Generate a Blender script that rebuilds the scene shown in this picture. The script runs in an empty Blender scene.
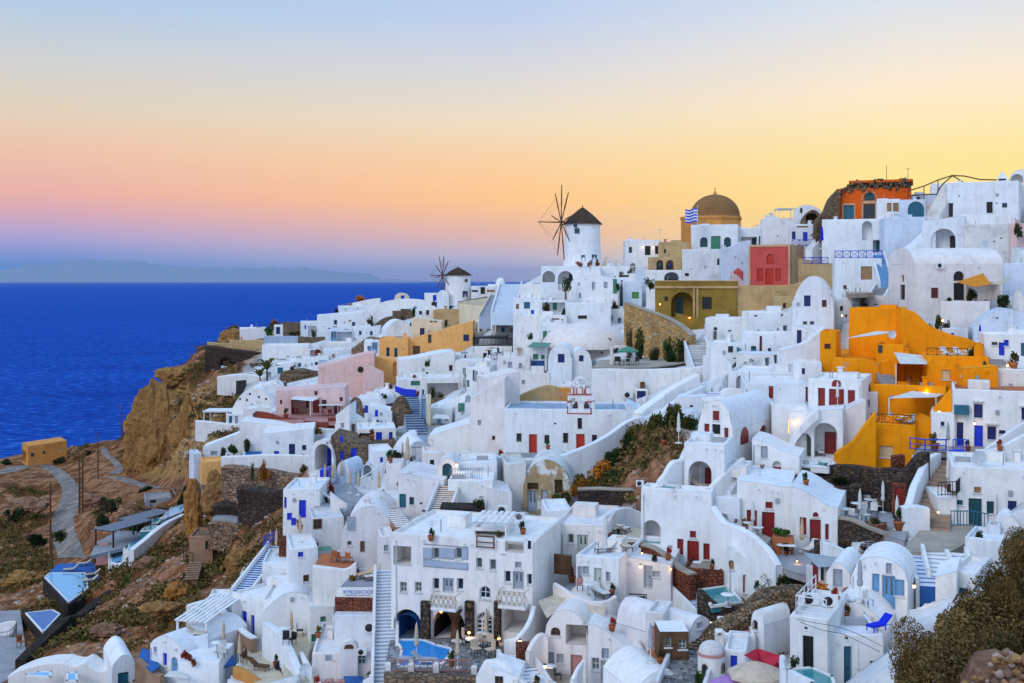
BEV=True
import bpy,math,random
import numpy as np
from mathutils import Vector,noise,Matrix
R=math.radians
random.seed(7)
SC=bpy.context.scene
COL=SC.collection
F=1100.0;CX=512.0;HY=281.0
SEA=-110.0
CP=[(-80,462,340),(0,458,335),(60,452,335),(125,440,322),(150,388,272),(172,374,272),(200,347,286),(240,336,290),(300,325,290),(350,302,300),(372,300,300),(160,468,256),(130,478,252),(190,440,236),(205,400,242),(216,375,238),(60,500,252),(0,480,285),(60,550,212),(0,560,208),(20,600,172),(10,650,138),(0,683,120),(-80,600,170),(100,575,166),(150,530,178),(186,508,184),(110,500,226),(130,585,150),(192,560,144),(130,640,118),(230,560,133),(60,662,110),(100,690,99),(230,690,91),(190,662,97),(215,462,163),(240,425,190),(310,415,166),(240,410,196),(262,440,174),(230,475,158),(300,465,148),(350,470,133),(380,440,140),(370,490,120),(300,540,113),(330,560,105),(240,545,128),(270,600,103),(250,650,93),(340,680,86),(310,640,93),(380,560,101),(400,420,154),(430,400,166),(470,395,156),(410,350,216),(440,330,226),(455,300,250),(390,310,262),(340,330,260),(310,345,250),(270,370,226),(350,375,202),(390,385,186),(470,450,130),(500,460,118),(540,510,107),(440,505,104),(400,525,103),(533,453,122),(600,450,121),(660,400,123),(602,385,142),(540,345,170),(500,330,196),(480,310,222),(560,302,184),(580,266,192),(640,262,206),(620,300,186),(660,322,166),(720,325,160),(700,342,150),(690,370,135),(770,285,178),(715,246,212),(800,247,188),(830,262,166),(870,232,174),(905,240,160),(950,237,153),(1010,190,164),(950,312,129),(850,290,148),(820,335,131),(1010,335,118),(900,345,116),(930,395,107),(880,380,111),(1004,370,108),(800,345,126),(740,372,122),(750,398,112),(780,425,104),(830,455,99),(710,455,97),(655,432,106),(640,482,98),(700,500,92),(770,545,87),(820,560,83),(695,565,87),(750,592,82),(640,562,88),(600,562,87),(600,602,83),(560,642,80),(480,655,79),(430,664,77),(580,688,75),(660,652,79),(690,688,74),(760,650,75),(720,688,70),(830,690,61),(800,612,79),(880,605,70),(920,560,78),(940,528,82),(975,538,84),(960,450,99),(1010,450,96),(900,500,89),(880,470,94),(1000,545,76),(975,700,40),(1040,690,37),(1090,560,58),(1090,440,92),(1090,330,118),(1090,200,165),(1090,760,30),(700,760,62),(400,760,66),(100,760,85),(-80,760,96)]
_c=np.array(CP,float)
_X=_c[:,:2]/100.0
_L=np.log(_c[:,2])
def _ker(a,b):
 return np.sqrt(((a[:,None,:]-b[None,:,:])**2).sum(-1)+0.0025)
_n=len(_X)
_A=np.zeros((_n+3,_n+3))
_A[:_n,:_n]=_ker(_X,_X)-np.eye(_n)*0.02
_A[:_n,_n]=1;_A[:_n,_n+1:]=_X;_A[_n,:_n]=1;_A[_n+1:,:_n]=_X.T
_w=np.linalg.solve(_A,np.concatenate([_L,[0,0,0]]))
def gd_arr(px,py):
 q=np.stack([np.asarray(px,float),np.asarray(py,float)],-1)/100.0
 return np.exp(_ker(q,_X)@_w[:_n]+_w[_n]+q@_w[_n+1:])
def gd(px,py):
 return float(gd_arr([px],[py])[0])
def P(px,py,D=None):
 if D is None:D=gd(px,py)
 return Vector(((px-CX)/F*D,D,-(py-HY)/F*D))
def onz(px,py,z):
 D=-z*F/(py-HY)
 return Vector(((px-CX)/F*D,D,z))
PADS=[]
MATS={}
def new_mat(name):
 m=bpy.data.materials.new(name);m.use_nodes=True
 nt=m.node_tree;b=nt.nodes['Principled BSDF']
 return m,nt,b
def link(nt,a,b):nt.links.new(a,b)
def ramp(nt,fac,stops):
 r=nt.nodes.new('ShaderNodeValToRGB');e=r.color_ramp.elements
 while len(e)<len(stops):e.new(0.5)
 for i,(p,c)in enumerate(stops):
  e[i].position=p;e[i].color=(c[0],c[1],c[2],1)
 link(nt,fac,r.inputs[0]);return r
def tex_noise(nt,vec,scale,detail=5,rough=0.6):
 n=nt.nodes.new('ShaderNodeTexNoise');n.inputs['Scale'].default_value=scale
 n.inputs['Detail'].default_value=detail;n.inputs['Roughness'].default_value=rough
 if vec is not None:link(nt,vec,n.inputs['Vector'])
 return n
def geo_pos(nt):
 g=nt.nodes.new('ShaderNodeNewGeometry');return g.outputs['Position']
def mapping(nt,vec,scale):
 m=nt.nodes.new('ShaderNodeMapping');m.inputs['Scale'].default_value=scale
 link(nt,vec,m.inputs['Vector']);return m.outputs[0]
def bump(nt,b,h,strength,dist):
 n=nt.nodes.new('ShaderNodeBump');n.inputs['Strength'].default_value=strength
 n.inputs['Distance'].default_value=dist;link(nt,h,n.inputs['Height']);link(nt,n.outputs[0],b.inputs['Normal'])
def mixc(nt,fac,a,b,mode='MIX'):
 m=nt.nodes.new('ShaderNodeMix');m.data_type='RGBA';m.blend_type=mode
 for i,v in((0,fac),(6,a),(7,b)):
  if hasattr(v,'links'):link(nt,v,m.inputs[i])
  else:m.inputs[i].default_value=v if i==0 else(*v,1)
 return m.outputs[2]
def plaster(name,c,stain=0.75,rough=0.9,patch=None,pt=.5):
 m,nt,b=new_mat(name)
 pos=geo_pos(nt)
 n1=tex_noise(nt,pos,0.35,6,0.65)
 n2=tex_noise(nt,mapping(nt,pos,(1.6,1.6,0.22)),1.3,5,0.7)
 d=tuple(x*stain for x in c)
 r1=ramp(nt,n1.outputs[0],[(0.30,d),(0.52,c)])
 w=ramp(nt,n2.outputs[0],[(0.34,(0.84,0.83,0.81)),(0.50,(1,1,1))])
 oi=nt.nodes.new('ShaderNodeObjectInfo')
 tint=ramp(nt,oi.outputs['Random'],[(0.0,(0.89,0.91,0.94)),(0.4,(1,1,1)),(1.0,(1.0,0.95,0.90))])
 n5=tex_noise(nt,pos,1.1,3,.5);rp=ramp(nt,n5.outputs[0],[(.57,(1,1,1)),(.585,(.955,.95,.94))])
 col=mixc(nt,0.8,r1.outputs[0],w.outputs[0],'MULTIPLY');col=mixc(nt,1.0,col,rp.outputs[0],'MULTIPLY')
 col=mixc(nt,1.0,col,tint.outputs[0],'MULTIPLY')
 if patch:
  n4=tex_noise(nt,pos,0.5,8,0.7)
  k=ramp(nt,n4.outputs[0],[(pt,(0,0,0)),(pt+.06,(1,1,1))])
  col=mixc(nt,k.outputs[0],col,patch)
 link(nt,col,b.inputs['Base Color'])
 b.inputs['Roughness'].default_value=rough;b.inputs['Specular IOR Level'].default_value=0.2
 n3=tex_noise(nt,pos,5.0,4,0.6)
 bm=nt.nodes.new('ShaderNodeBump');bm.inputs['Strength'].default_value=.35;bm.inputs['Distance'].default_value=.05;link(nt,n3.outputs[0],bm.inputs['Height'])
 if BEV:bv=nt.nodes.new('ShaderNodeBevel');bv.samples=3;bv.inputs[0].default_value=.16;link(nt,bv.outputs[0],bm.inputs['Normal'])
 link(nt,bm.outputs[0],b.inputs['Normal'])
 MATS[name]=m;return m
def stone(name,cols,scale=2.2,mortar=(0.10,0.085,0.07)):
 m,nt,b=new_mat(name)
 pos=geo_pos(nt)
 wob=tex_noise(nt,pos,2.0,2,0.5)
 add=nt.nodes.new('ShaderNodeVectorMath');add.operation='MULTIPLY_ADD'
 link(nt,wob.outputs['Color'],add.inputs[0]);add.inputs[1].default_value=(0.25,0.25,0.25);link(nt,pos,add.inputs[2])
 vec=mapping(nt,add.outputs[0],(1,1,1.6))
 v=nt.nodes.new('ShaderNodeTexVoronoi');v.inputs['Scale'].default_value=scale;link(nt,vec,v.inputs['Vector'])
 e=nt.nodes.new('ShaderNodeTexVoronoi');e.feature='DISTANCE_TO_EDGE';e.inputs['Scale'].default_value=scale;link(nt,vec,e.inputs['Vector'])
 sep=nt.nodes.new('ShaderNodeSeparateColor');link(nt,v.outputs['Color'],sep.inputs[0])
 n=len(cols)
 r=ramp(nt,sep.outputs[0],[(i/max(1,n-1),c)for i,c in enumerate(cols)])
 k=ramp(nt,e.outputs['Distance'],[(0.02,(0,0,0)),(0.09,(1,1,1))])
 n2=tex_noise(nt,pos,0.4,5,0.6)
 sh=ramp(nt,n2.outputs[0],[(0.3,(0.72,0.70,0.68)),(0.6,(1.1,1.08,1.05))])
 col=mixc(nt,k.outputs[0],mortar,r.outputs[0])
 col=mixc(nt,1.0,col,sh.outputs[0],'MULTIPLY')
 link(nt,col,b.inputs['Base Color']);b.inputs['Roughness'].default_value=0.95;b.inputs['Specular IOR Level'].default_value=0.15
 bump(nt,b,k.outputs[0],0.9,0.12)
 MATS[name]=m;return m
def plain(name,c,rough=0.6,spec=0.3,vary=0.12,metal=0.0,trans=0.0):
 m,nt,b=new_mat(name)
 pos=geo_pos(nt)
 n=tex_noise(nt,pos,1.7,5,0.65)
 lo=tuple(x*(1-vary*1.6)for x in c);hi=tuple(min(1,x*(1+vary))for x in c)
 r=ramp(nt,n.outputs[0],[(0.3,lo),(0.68,hi)])
 link(nt,r.outputs[0],b.inputs['Base Color'])
 b.inputs['Roughness'].default_value=rough;b.inputs['Specular IOR Level'].default_value=spec;b.inputs['Metallic'].default_value=metal
 MATS[name]=m;return m
def glow(name,c,s):
 m,nt,b=new_mat(name)
 b.inputs['Base Color'].default_value=(*c,1);b.inputs['Emission Color'].default_value=(*c,1);b.inputs['Emission Strength'].default_value=s
 MATS[name]=m;return m
plaster('wh',(0.87,0.87,0.87),0.89);plaster('wb',(0.70,0.77,0.86),0.86);plaster('wg',(0.74,0.74,0.75),0.7)
plaster('wp',(0.84,0.79,0.77),0.86);plaster('old',(0.76,0.75,0.73),0.6,patch=(0.68,0.66,0.62))
plaster('ruin',(0.46,0.32,0.17),0.7,patch=(0.74,0.72,0.69),pt=.52);plaster('navyf',(.05,.09,.17),.8)
plaster('cream',(0.80,0.70,0.52),0.8);plaster('yel',(1.0,0.345,0.004),0.86);plaster('ora',(0.96,0.49,0.16),0.86)
plaster('rust',(0.78,0.12,0.012),0.75);plaster('red',(0.62,0.10,0.09),0.85);plaster('peach',(0.66,0.42,0.24),0.75)
plaster('pink',(0.80,0.55,0.51),0.85);plaster('pinkd',(0.74,0.44,0.36),0.8);plaster('olive',(0.30,0.19,0.035),0.6)
plaster('tan',(0.60,0.40,0.19),0.65);plaster('tand',(0.46,0.33,0.13),0.6);plaster('dome',(0.30,0.15,0.055),0.75);plaster('drum',(0.66,0.29,0.075),0.7)
plaster('mar',(0.24,0.05,0.03),0.7);plaster('brick',(0.40,0.24,0.15),0.6);plaster('gblue',(0.40,0.48,0.60),0.92);plaster('greyf',(0.36,0.36,0.38),0.7)
plaster('terra',(0.50,0.17,0.07),0.75);plaster('blueroof',(0.32,0.42,0.56),0.85);plaster('pave',(0.42,0.36,0.29),0.7);plaster('beigef',(0.62,0.54,0.40),0.8)
plaster('bluef',(0.035,0.14,0.42),0.75);plaster('pinkf',(0.50,0.25,0.23),0.8);plaster('dirt',(0.34,0.22,0.15),0.6)
stone('st',[(0.20,0.13,0.08),(0.30,0.20,0.12),(0.15,0.10,0.07),(0.25,0.18,0.13)])
stone('sdk',[(0.055,0.04,0.032),(0.12,0.075,0.05),(0.05,0.045,0.05),(0.16,0.11,0.075)],2.6,(0.03,0.025,0.02))
stone('sbk',[(0.045,0.035,0.03),(0.07,0.05,0.04),(0.03,0.03,0.035)],3.2,(0.02,0.017,0.015))
stone('sor',[(0.55,0.30,0.10),(0.62,0.38,0.14),(0.42,0.25,0.10),(0.55,0.42,0.25)],1.6,(0.40,0.26,0.11))
stone('spk',[(0.40,0.24,0.16),(0.30,0.18,0.12),(0.46,0.32,0.22),(0.16,0.10,0.07)],1.8,(0.14,0.09,0.06))
stone('srb',[(0.16,0.10,0.06),(0.32,0.20,0.11),(0.10,0.07,0.045),(0.42,0.30,0.19)],3.4,(0.05,0.035,0.025))
def rockmat(name,cols):
 m,nt,b=new_mat(name);pos=geo_pos(nt)
 n1=tex_noise(nt,mapping(nt,pos,(1,1,1.8)),.35,9,.7);n2=tex_noise(nt,pos,1.6,8,.75)
 r=ramp(nt,n1.outputs[0],[(.3+.4*i/(len(cols)-1),c)for i,c in enumerate(cols)]);k=ramp(nt,n2.outputs[0],[(.34,(.35,.33,.3)),(.5,(.9,.9,.9)),(.66,(1.2,1.18,1.12))])
 link(nt,mixc(nt,1.0,r.outputs[0],k.outputs[0],'MULTIPLY'),b.inputs['Base Color']);b.inputs['Roughness'].default_value=1;b.inputs['Specular IOR Level'].default_value=.1
 bump(nt,b,n2.outputs[0],1.0,.5);MATS[name]=m
rockmat('rko',[(.30,.13,.035),(.62,.27,.06),(.48,.22,.07),(.66,.36,.12)]);rockmat('rkp',[(.20,.10,.06),(.42,.24,.15),(.30,.15,.09),(.55,.36,.25)]);rockmat('rkt',[(.20,.10,.04),(.50,.275,.09),(.38,.19,.07),(.58,.36,.15)])
stone('srd',[(0.20,0.06,0.035),(0.28,0.09,0.05),(0.14,0.05,0.03)],3.0,(0.07,0.03,0.02))
stone('spv',[(0.20,0.21,0.22),(0.11,0.12,0.13),(0.28,0.28,0.27)],2.4,(0.5,0.5,0.5))
for nm,c in dict(rd=(0.26,0.016,0.012),rr=(0.52,0.035,0.012),bl=(0.012,0.04,0.62),nv=(0.012,0.025,0.14),tl=(0.02,0.13,0.20),dt=(0.012,0.07,0.09),gn=(0.05,0.22,0.13),lb=(0.16,0.36,0.60),gy=(0.36,0.40,0.46),br=(0.16,0.08,0.035),wd=(0.36,0.20,0.08),wt=(0.80,0.80,0.78),bk=(0.015,0.013,0.012),cr=(0.66,0.52,0.30),lg=(0.55,0.60,0.55),gr=(0.10,0.30,0.06),pk=(0.55,0.26,0.22),mar=(0.12,0.015,0.015),tand=(0.2,0.13,0.05)).items():
 plain('c_'+nm,c,0.45,0.4)
plain('glassg',(0.10,0.12,0.11),0.1,0.5,0.1);plain('glass',(0.025,0.03,0.04),0.08,0.6,0.05)
plain('iron',(0.02,0.02,0.022),0.5,0.4);plain('bluei',(0.02,0.07,0.55),0.45,0.4);plain('whitei',(0.8,0.8,0.8),0.45,0.4);plain('wood',(0.13,0.065,0.03),0.75,0.2,0.3)
plain('thatch',(0.075,0.05,0.035),0.95,0.1,0.4);plain('clothw',(0.70,0.68,0.64),0.9,0.1);plain('clothc',(0.62,0.45,0.29),0.9,0.1);plain('cloth_o',(0.80,0.13,0.015),0.9,0.1)
plain('clothg',(0.40,0.42,0.45),0.9,0.1);plain('cloths',(0.66,0.25,0.03),0.9,0.1);plain('clothb',(0.60,0.49,0.37),0.9,0.1);plain('clothr',(0.58,0.04,0.07),0.9,0.1)
plain('clothp',(0.42,0.22,0.52),0.9,0.1);plain('clothn',(0.012,0.03,0.60),0.85,0.1);plain('pot',(0.42,0.13,0.05),0.8,0.2);plain('metal',(0.35,0.36,0.38),0.4,0.5,0.1)
plain('dish',(0.62,0.66,0.70),0.5,0.3);plain('canopyk',(0.19,0.20,0.25),0.8,0.2);plain('mural',(0.03,0.10,0.30),0.6,0.3,0.7)
plain('trunk',(0.12,0.08,0.05),0.95,0.1,0.3)
for nm,c in dict(l_dk=(0.018,0.045,0.012),l_gn=(0.045,0.10,0.02),l_ol=(0.085,0.085,0.02),l_rs=(0.30,0.11,0.015),l_dr=(0.17,0.105,0.045),l_br=(0.075,0.05,0.022),l_fl=(0.45,0.03,0.02),l_or=(0.60,0.18,0.02),l_pl=(0.06,0.16,0.05)).items():
 plain(nm,c,0.85,0.1,0.35)
glow('lampw',(1.0,0.62,0.22),9.0);glow('lampo',(1.0,0.42,0.10),8.0);glow('litwin',(1.0,0.58,0.16),1.6)
def water(name,c,rough=0.06,sc=1.2,st=0.25):
 m,nt,b=new_mat(name)
 n=tex_noise(nt,geo_pos(nt),sc,3,0.5)
 b.inputs['Base Color'].default_value=(*c,1);b.inputs['Roughness'].default_value=rough;b.inputs['Specular IOR Level'].default_value=0.35
 bump(nt,b,n.outputs[0],st,0.1);MATS[name]=m
water('pool',(0.05,0.30,0.72));water('poolt',(0.04,0.26,0.28));water('pools',(0.22,0.50,0.75));water('poold',(0.02,0.12,0.40))
class MB:
 def __init__(s):s.v=[];s.f=[];s.s=[];s.m=[];s.mi=0
 def q(s,*ps):
  i=len(s.v);s.v+=[tuple(p)for p in ps];s.f.append(tuple(range(i,i+len(ps))));s.s.append(False);s.m.append(s.mi)
 def grid(s,rows,smooth=True,closed=False):
  n=len(rows[0]);b=len(s.v)
  for r in rows:s.v+=[tuple(p)for p in r]
  for i in range(len(rows)-1):
   for j in range(n if closed else n-1):
    j2=(j+1)%n
    s.f.append((b+i*n+j,b+i*n+j2,b+(i+1)*n+j2,b+(i+1)*n+j));s.s.append(smooth);s.m.append(s.mi)
 def box(s,lo,hi,fn=None,taper=0.0):
  x0,y0,z0=lo;x1,y1,z1=hi;t=taper
  c=[(x0,y0,z0),(x1,y0,z0),(x1,y1,z0),(x0,y1,z0),(x0+t,y0+t,z1),(x1-t,y0+t,z1),(x1-t,y1-t,z1),(x0+t,y1-t,z1)]
  if fn:c=[fn(*p)for p in c]
  i=len(s.v);s.v+=[tuple(p)for p in c]
  for f in((0,3,2,1),(4,5,6,7),(0,1,5,4),(1,2,6,5),(2,3,7,6),(3,0,4,7)):
   s.f.append(tuple(i+k for k in f));s.s.append(False);s.m.append(s.mi)
 def tube(s,a,b,r,n=6,r2=None):
  a=Vector(a);b=Vector(b);d=(b-a)
  if d.length<1e-5:return
  d.normalize();u=d.orthogonal().normalized();w=d.cross(u);r2=r if r2 is None else r2
  r0=[a+(u*math.cos(t)+w*math.sin(t))*r for t in[2*math.pi*k/n for k in range(n)]]
  r1=[b+(u*math.cos(t)+w*math.sin(t))*r2 for t in[2*math.pi*k/n for k in range(n)]]
  s.grid([r0,r1],True,True);s.q(*r0[::-1]);s.q(*r1)
 def lathe(s,prof,n=16,c=(0,0,0),smooth=True,a0=0.0):
  rows=[[(c[0]+r*math.cos(a0+2*math.pi*k/n),c[1]+r*math.sin(a0+2*math.pi*k/n),c[2]+z)for k in range(n)]for r,z in prof]
  s.grid(rows,smooth,True)
 def build(s,name,mat,parent=None,loc=None):
  me=bpy.data.meshes.new(name);me.from_pydata(s.v,[],s.f)
  me.polygons.foreach_set('use_smooth',s.s)
  mats=mat if isinstance(mat,(list,tuple))else[mat]
  for m in mats:me.materials.append(MATS[m])
  if len(mats)>1:me.polygons.foreach_set('material_index',s.m)
  me.update()
  o=bpy.data.objects.new(name,me);COL.objects.link(o)
  if parent:o.parent=parent
  if loc is not None:o.location=loc
  return o
LABELS={}
def tag(o,label,cat,group=None,kind=None):
 if kind:o['kind']=kind
 else:
  o['label']=label;o['category']=cat;o['kind']='thing'
  if group:o['group']=group
 return o
def thing(name,label,cat,loc=(0,0,0),rz=0.0,group=None):
 o=bpy.data.objects.new(name,None);o.empty_display_size=0.2;COL.objects.link(o)
 o.location=loc;o.rotation_euler=(0,0,rz)
 return tag(o,label,cat,group)
def dup(o,loc,rz=0.0,label=None,scale=1.0,parent=None):
 c=o.copy();COL.objects.link(c)
 if parent is None:
  c.location=loc;c.rotation_euler=(0,0,rz);c.scale=(scale,)*3
  if label:c['label']=label
 else:c.parent=parent
 for ch in list(o.children):dup(ch,None,parent=c)
 return c
def wob(p,amp,sc=0.35):
 n=noise.noise_vector(Vector((p[0]*sc,p[1]*sc,p[2]*sc)));return(p[0]+n.x*amp,p[1]+n.y*amp,p[2]+n.z*amp)
SOLID=set('rd rr bl gn tl dt lb gy wd nv cr gr pk mar tand'.split())
def window(root,M,u0,v0,u1,v1,r,col,arch,near,door=False,proud=False):
 """window or door set in its opening; M maps wall coordinates (along, up, inward) into the house's own space"""
 w=u1-u0;h=v1-v0;uc=(u0+u1)/2
 solid=door or col in SOLID
 a=min(w/2,h*0.55)if arch else 0
 cm='c_'+col
 f=MB();t=min(0.09,w*0.12);d0,d1=(-0.05,0.03)if proud else(r-0.07,r+0.02)
 f.box((u0,v0,d0),(u0+t,v1-a,d1),M);f.box((u1-t,v0,d0),(u1,v1-a,d1),M)
 if not door:f.box((u0+t,v0,d0),(u1-t,v0+t,d1),M)
 if arch:
  N=8
  for k in range(N):
   p=[]
   for kk in(k,k+1):
    an=math.pi*kk/N
    for rr in(1.0,1-2*t/w):
     p.append((uc-math.cos(an)*w/2*rr,v1-a+math.sin(an)*a*rr))
   f.q(*[M(*p[i],d0)for i in(0,1,3,2)]);f.q(*[M(*x)for x in((*p[1],d0),(*p[3],d0),(*p[3],d1),(*p[1],d1))])
 else:f.box((u0+t,v1-t,d0),(u1-t,v1,d1),M)
 name='door' if door else 'window'
 sl=None
 if near and not door and not proud:sl=MB();sl.box((u0-.08,v0-.09,-.10),(u1+.08,v0,.02),M)
 p=MB();dp=d0+0.03
 if arch:
  pts=[(u0+t*.5,v0),(u1-t*.5,v0)]+[(uc+math.cos(math.pi*k/8)*(w/2-t*.5),v1-a+math.sin(math.pi*k/8)*(a-t*.5))for k in range(9)]
  p.q(*[M(x,y,dp)for x,y in pts])
 else:p.box((u0+t*.5,v0+(0 if door else t*.5),dp),(u1-t*.5,v1-t*.5,d1),M)
 if solid:
  n=2 if w>0.7 else 1;pw=(w-2*t)/n
  for k in range(n):
   for j in range(3 if door else 2):
    hh=(v1-a-v0-t)/(3 if door else 2)
    p.box((u0+t+k*pw+0.06,v0+t+j*hh+0.04,dp-0.025),(u0+t+(k+1)*pw-0.06,v0+t+(j+1)*hh-0.06,dp),M)
  leaf=p.build(name,cm,root);f.build('frame',cm,leaf)
  if sl:sl.build('sill','wh',leaf)
  if door and col in('lg','gy','lb')and w>.7:
   gb=MB()
   for k in range(n):gb.box((u0+t+k*pw+.1,v0+h*.42,dp-.035),(u0+t+(k+1)*pw-.1,v1-a-t-.1,dp-.026),M)
   gb.build('glazing','glassg',leaf)
  if door and near:
   hb=MB();hb.box((u1-t-0.16,v0+h*.45,dp-0.08),(u1-t-0.10,v0+h*.52,dp-0.02),M);hb.build('handle','iron',leaf)
 else:
  if near and w>0.5:
   f.box((uc-0.03,v0+t,d0+0.012),(uc+0.03,v1-t,dp-0.003),M)
   nn=2 if h<1.3 else 3
   for j in range(1,nn):f.box((u0+t,v0+h*j/nn-0.025,d0+0.014),(u1-t,v0+h*j/nn+0.025,dp-0.003),M)
  fr=f.build(name,cm if col!='bk' else 'c_br',root);p.build('pane','glass' if col not in('bk','lg')else 'c_bk' if col=='bk' else 'glassg',fr)
  if sl:sl.build('sill','wh',fr)
def facade(mb,M,W,zb,top,holes,sub=2.2):
 us={0.0,W}
 k=max(1,int(W/sub))
 for i in range(1,k):us.add(W*i/k)
 for h in holes:us.add(h[0]);us.add(h[2])
 us=sorted(us);us=[u for i,u in enumerate(us)if i==0 or u-us[i-1]>1e-4]
 if top.__name__!='flat':
  N=max(10,int(W/0.6));us=sorted(set(us)|{W*i/N for i in range(N+1)});us=[u for i,u in enumerate(us)if i==0 or u-us[i-1]>1e-4]
 for a,b in zip(us[:-1],us[1:]):
  ta,tb=top(a),top(b);tm=min(ta,tb)
  vs={zb}
  z=zb
  mine=[h for h in holes if h[0]<(a+b)/2<h[2]]
  for h in mine:vs.add(h[1]);vs.add(h[3])
  nz=int((tm-zb)/2.6)
  for i in range(1,nz+1):vs.add(zb+(tm-zb)*i/(nz+1))
  vs=sorted(v for v in vs if v<tm-0.02)
  for i,v in enumerate(vs):
   last=i==len(vs)-1
   n=None if last else vs[i+1]
   mid=(v+(tm if last else n))/2
   if any(h[1]<mid<h[3]for h in mine):continue
   if last:mb.q(M(a,v,0),M(b,v,0),M(b,tb,0),M(a,ta,0))
   else:mb.q(M(a,v,0),M(b,v,0),M(b,n,0),M(a,n,0))
 for(u0,v0,u1,v1,arch,dep,back)in holes:
  w=u1-u0;h=v1-v0;uc=(u0+u1)/2
  out=[(u0,v0)]
  if arch:
   a=min(w/2,h*0.55);N=10
   out+=[(uc-math.cos(math.pi*k/N)*w/2,v1-a+math.sin(math.pi*k/N)*a)for k in range(N+1)]
   arc=out[1:]
   for p,q in zip(arc[:-1],arc[1:]):mb.q(M(*p,0),M(*q,0),M(q[0],v1,0),M(p[0],v1,0))
  else:out+=[(u0,v1),(u1,v1)]
  out.append((u1,v0));loop=out+[out[0]]
  for p,q in zip(loop[:-1],loop[1:]):mb.q(M(*p,0),M(*q,0),M(*q,dep),M(*p,dep))
  if back:mb.q(*[M(*p,dep)for p in out])
HOUSES=[]
def H(label,x0,x1,yt,yb,dd=6,yaw=None,roof='f',mat='wh',ft='',D=None,k=1.0,cat='house',name=None,yt2=None,rm=None,rise=None,amp=0.05,back=0,fd=None):
 i=len(HOUSES)
 rnd=random.Random(i*13+5)
 if yaw is None:yaw=rnd.uniform(-7,7)
 if abs(yaw)<15 and '<' not in ft and '>' not in ft:yaw-=math.degrees(math.atan(((x0+x1)/2-CX)/F))
 ya=R(yaw);cs,sn=math.cos(ya),math.sin(ya)
 if D is None:D=gd((x0+x1)/2,yb)*k
 D+=back
 a0,a1=(x0-CX)/F,(x1-CX)/F
 t=(a1-a0)*D/(cs-(a1+a0)*sn/2)
 W=t;s=t*sn/2
 A=Vector((a0*(D-s),D-s));B=Vector((a1*(D+s),D+s));C=(A+B)/2
 zb=-(yb-HY)/F*D
 scale=D/F
 Hh=(yb-yt)*scale
 if name is None:
  name={'v':'vaulted_house','x':'vaulted_house','d':'domed_house'}.get(roof,'house')
 root=thing(name,label,cat,(C.x,C.y,zb),ya)
 near=D<112
 def loc(px,py,plane,off=0.0):
  d=Vector(((px-CX)/F,1.0,-(py-HY)/F))
  dl=Vector((d.x*cs+d.y*sn,-d.x*sn+d.y*cs,d.z));o=Vector((-C.x*cs-C.y*sn,C.x*sn-C.y*cs,-zb))
  if plane=='f':tt=(off-o.y)/dl.y
  elif plane=='r':tt=(W/2-off-o.x)/dl.x
  else:tt=(-W/2+off-o.x)/dl.x
  return o+dl*tt
 so=i*7.31
 def wv(p):
  q=wob((p[0]+so,p[1],p[2]),amp);return(q[0]-so,q[1],q[2])
 MF=lambda u,v,w:wv((u-W/2,w,v))
 MR=lambda u,v,w:wv((W/2-w,u,v))
 ML=lambda u,v,w:wv((-W/2+w,dd-u,v))
 MBk=lambda u,v,w:wv((W/2-u,dd-w,v))
 holes={'f':[],'r':[],'l':[]};items=[]
 dep_prev=0.18
 for fs in[q.strip()for q in ft.split(';')if q.strip()]:
  tk=fs.split();kind=tk[0]
  face='r' if '>' in kind else 'l' if '<' in kind else 'f'
  at='@' in kind;kind=kind.strip('<>@')
  if kind=='k':items.append(('k',tk));continue
  px0,py0,px1,py1=map(float,tk[1:5]);col=tk[5]if len(tk)>5 else 'dk'
  if col=='dk':col='br' if rnd.random()<.5 else 'bk'
  M={'f':MF,'r':MR,'l':ML}[face]
  off=dep_prev-0.12 if at else 0.0
  pm=((px0+px1)/2)
  q0=loc(px0,(py0+py1)/2,face,off);q1=loc(px1,(py0+py1)/2,face,off);qa=loc(pm,py1,face,off);qb=loc(pm,py0,face,off)
  if face=='f':u0,u1,L=q0.x+W/2,q1.x+W/2,W
  elif face=='r':u0,u1,L=q0.y,q1.y,dd
  else:u0,u1,L=dd-q0.y,dd-q1.y,dd
  if u0>u1:u0,u1=u1,u0
  v0,v1=qa.z,qb.z
  if u1-u0<0.25:u0-=0.15;u1+=0.15
  u0=max(0.12,u0);u1=min(L-0.12,u1)
  if u1-u0<0.2 or v1-v0<0.15:continue
  arch=kind in('D','W','n')
  door=kind in('d','D')
  if kind in('n','N'):
   dep=float(tk[6])if len(tk)>6 else min(2.2,dd*.6)
   if len(tk)>5 and tk[5].replace('.','').isdigit():dep=float(tk[5])
   dep_prev=dep
   holes[face].append((u0,v0,u1,v1,arch,dep,True));continue
  if at:items.append(('o',M,u0,v0,u1,v1,dep_prev,col,arch,door,False));continue
  items.append(('o',M,u0,v0,u1,v1,0.24,col,arch,door,None,face))
 fl=rnd.uniform(-.05,.05)
 if roof=='v':
  rs=(rise if rise else min(W*0.34,Hh*.6));spring=Hh-rs
  def top(u):
   q=max(-1,min(1,2*u/W-1));return spring+rs*math.sqrt(max(0,1-q*q))
 elif roof=='s':
  h2=(yb-(yt if yt2 is None else yt2))*scale
  def top(u):return Hh+(h2-Hh)*u/W
 elif roof=='c':
  h2=(yb-(yt if yt2 is None else yt2))*scale
  def top(u):return Hh+(h2-Hh)*(1-math.cos(math.pi*u/W))/2
 elif roof=='g':
  rs=rise or W*.2
  def top(u):return Hh-rs*abs(2*u/W-1)
 elif roof=='b':
  rs=rise or Hh*.25
  def top(u):return Hh-rs+rs*max(0.0,math.sin(math.pi*u/W))**0.8
 else:
  e_=.1 if roof in('f','d')else 0.0
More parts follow.
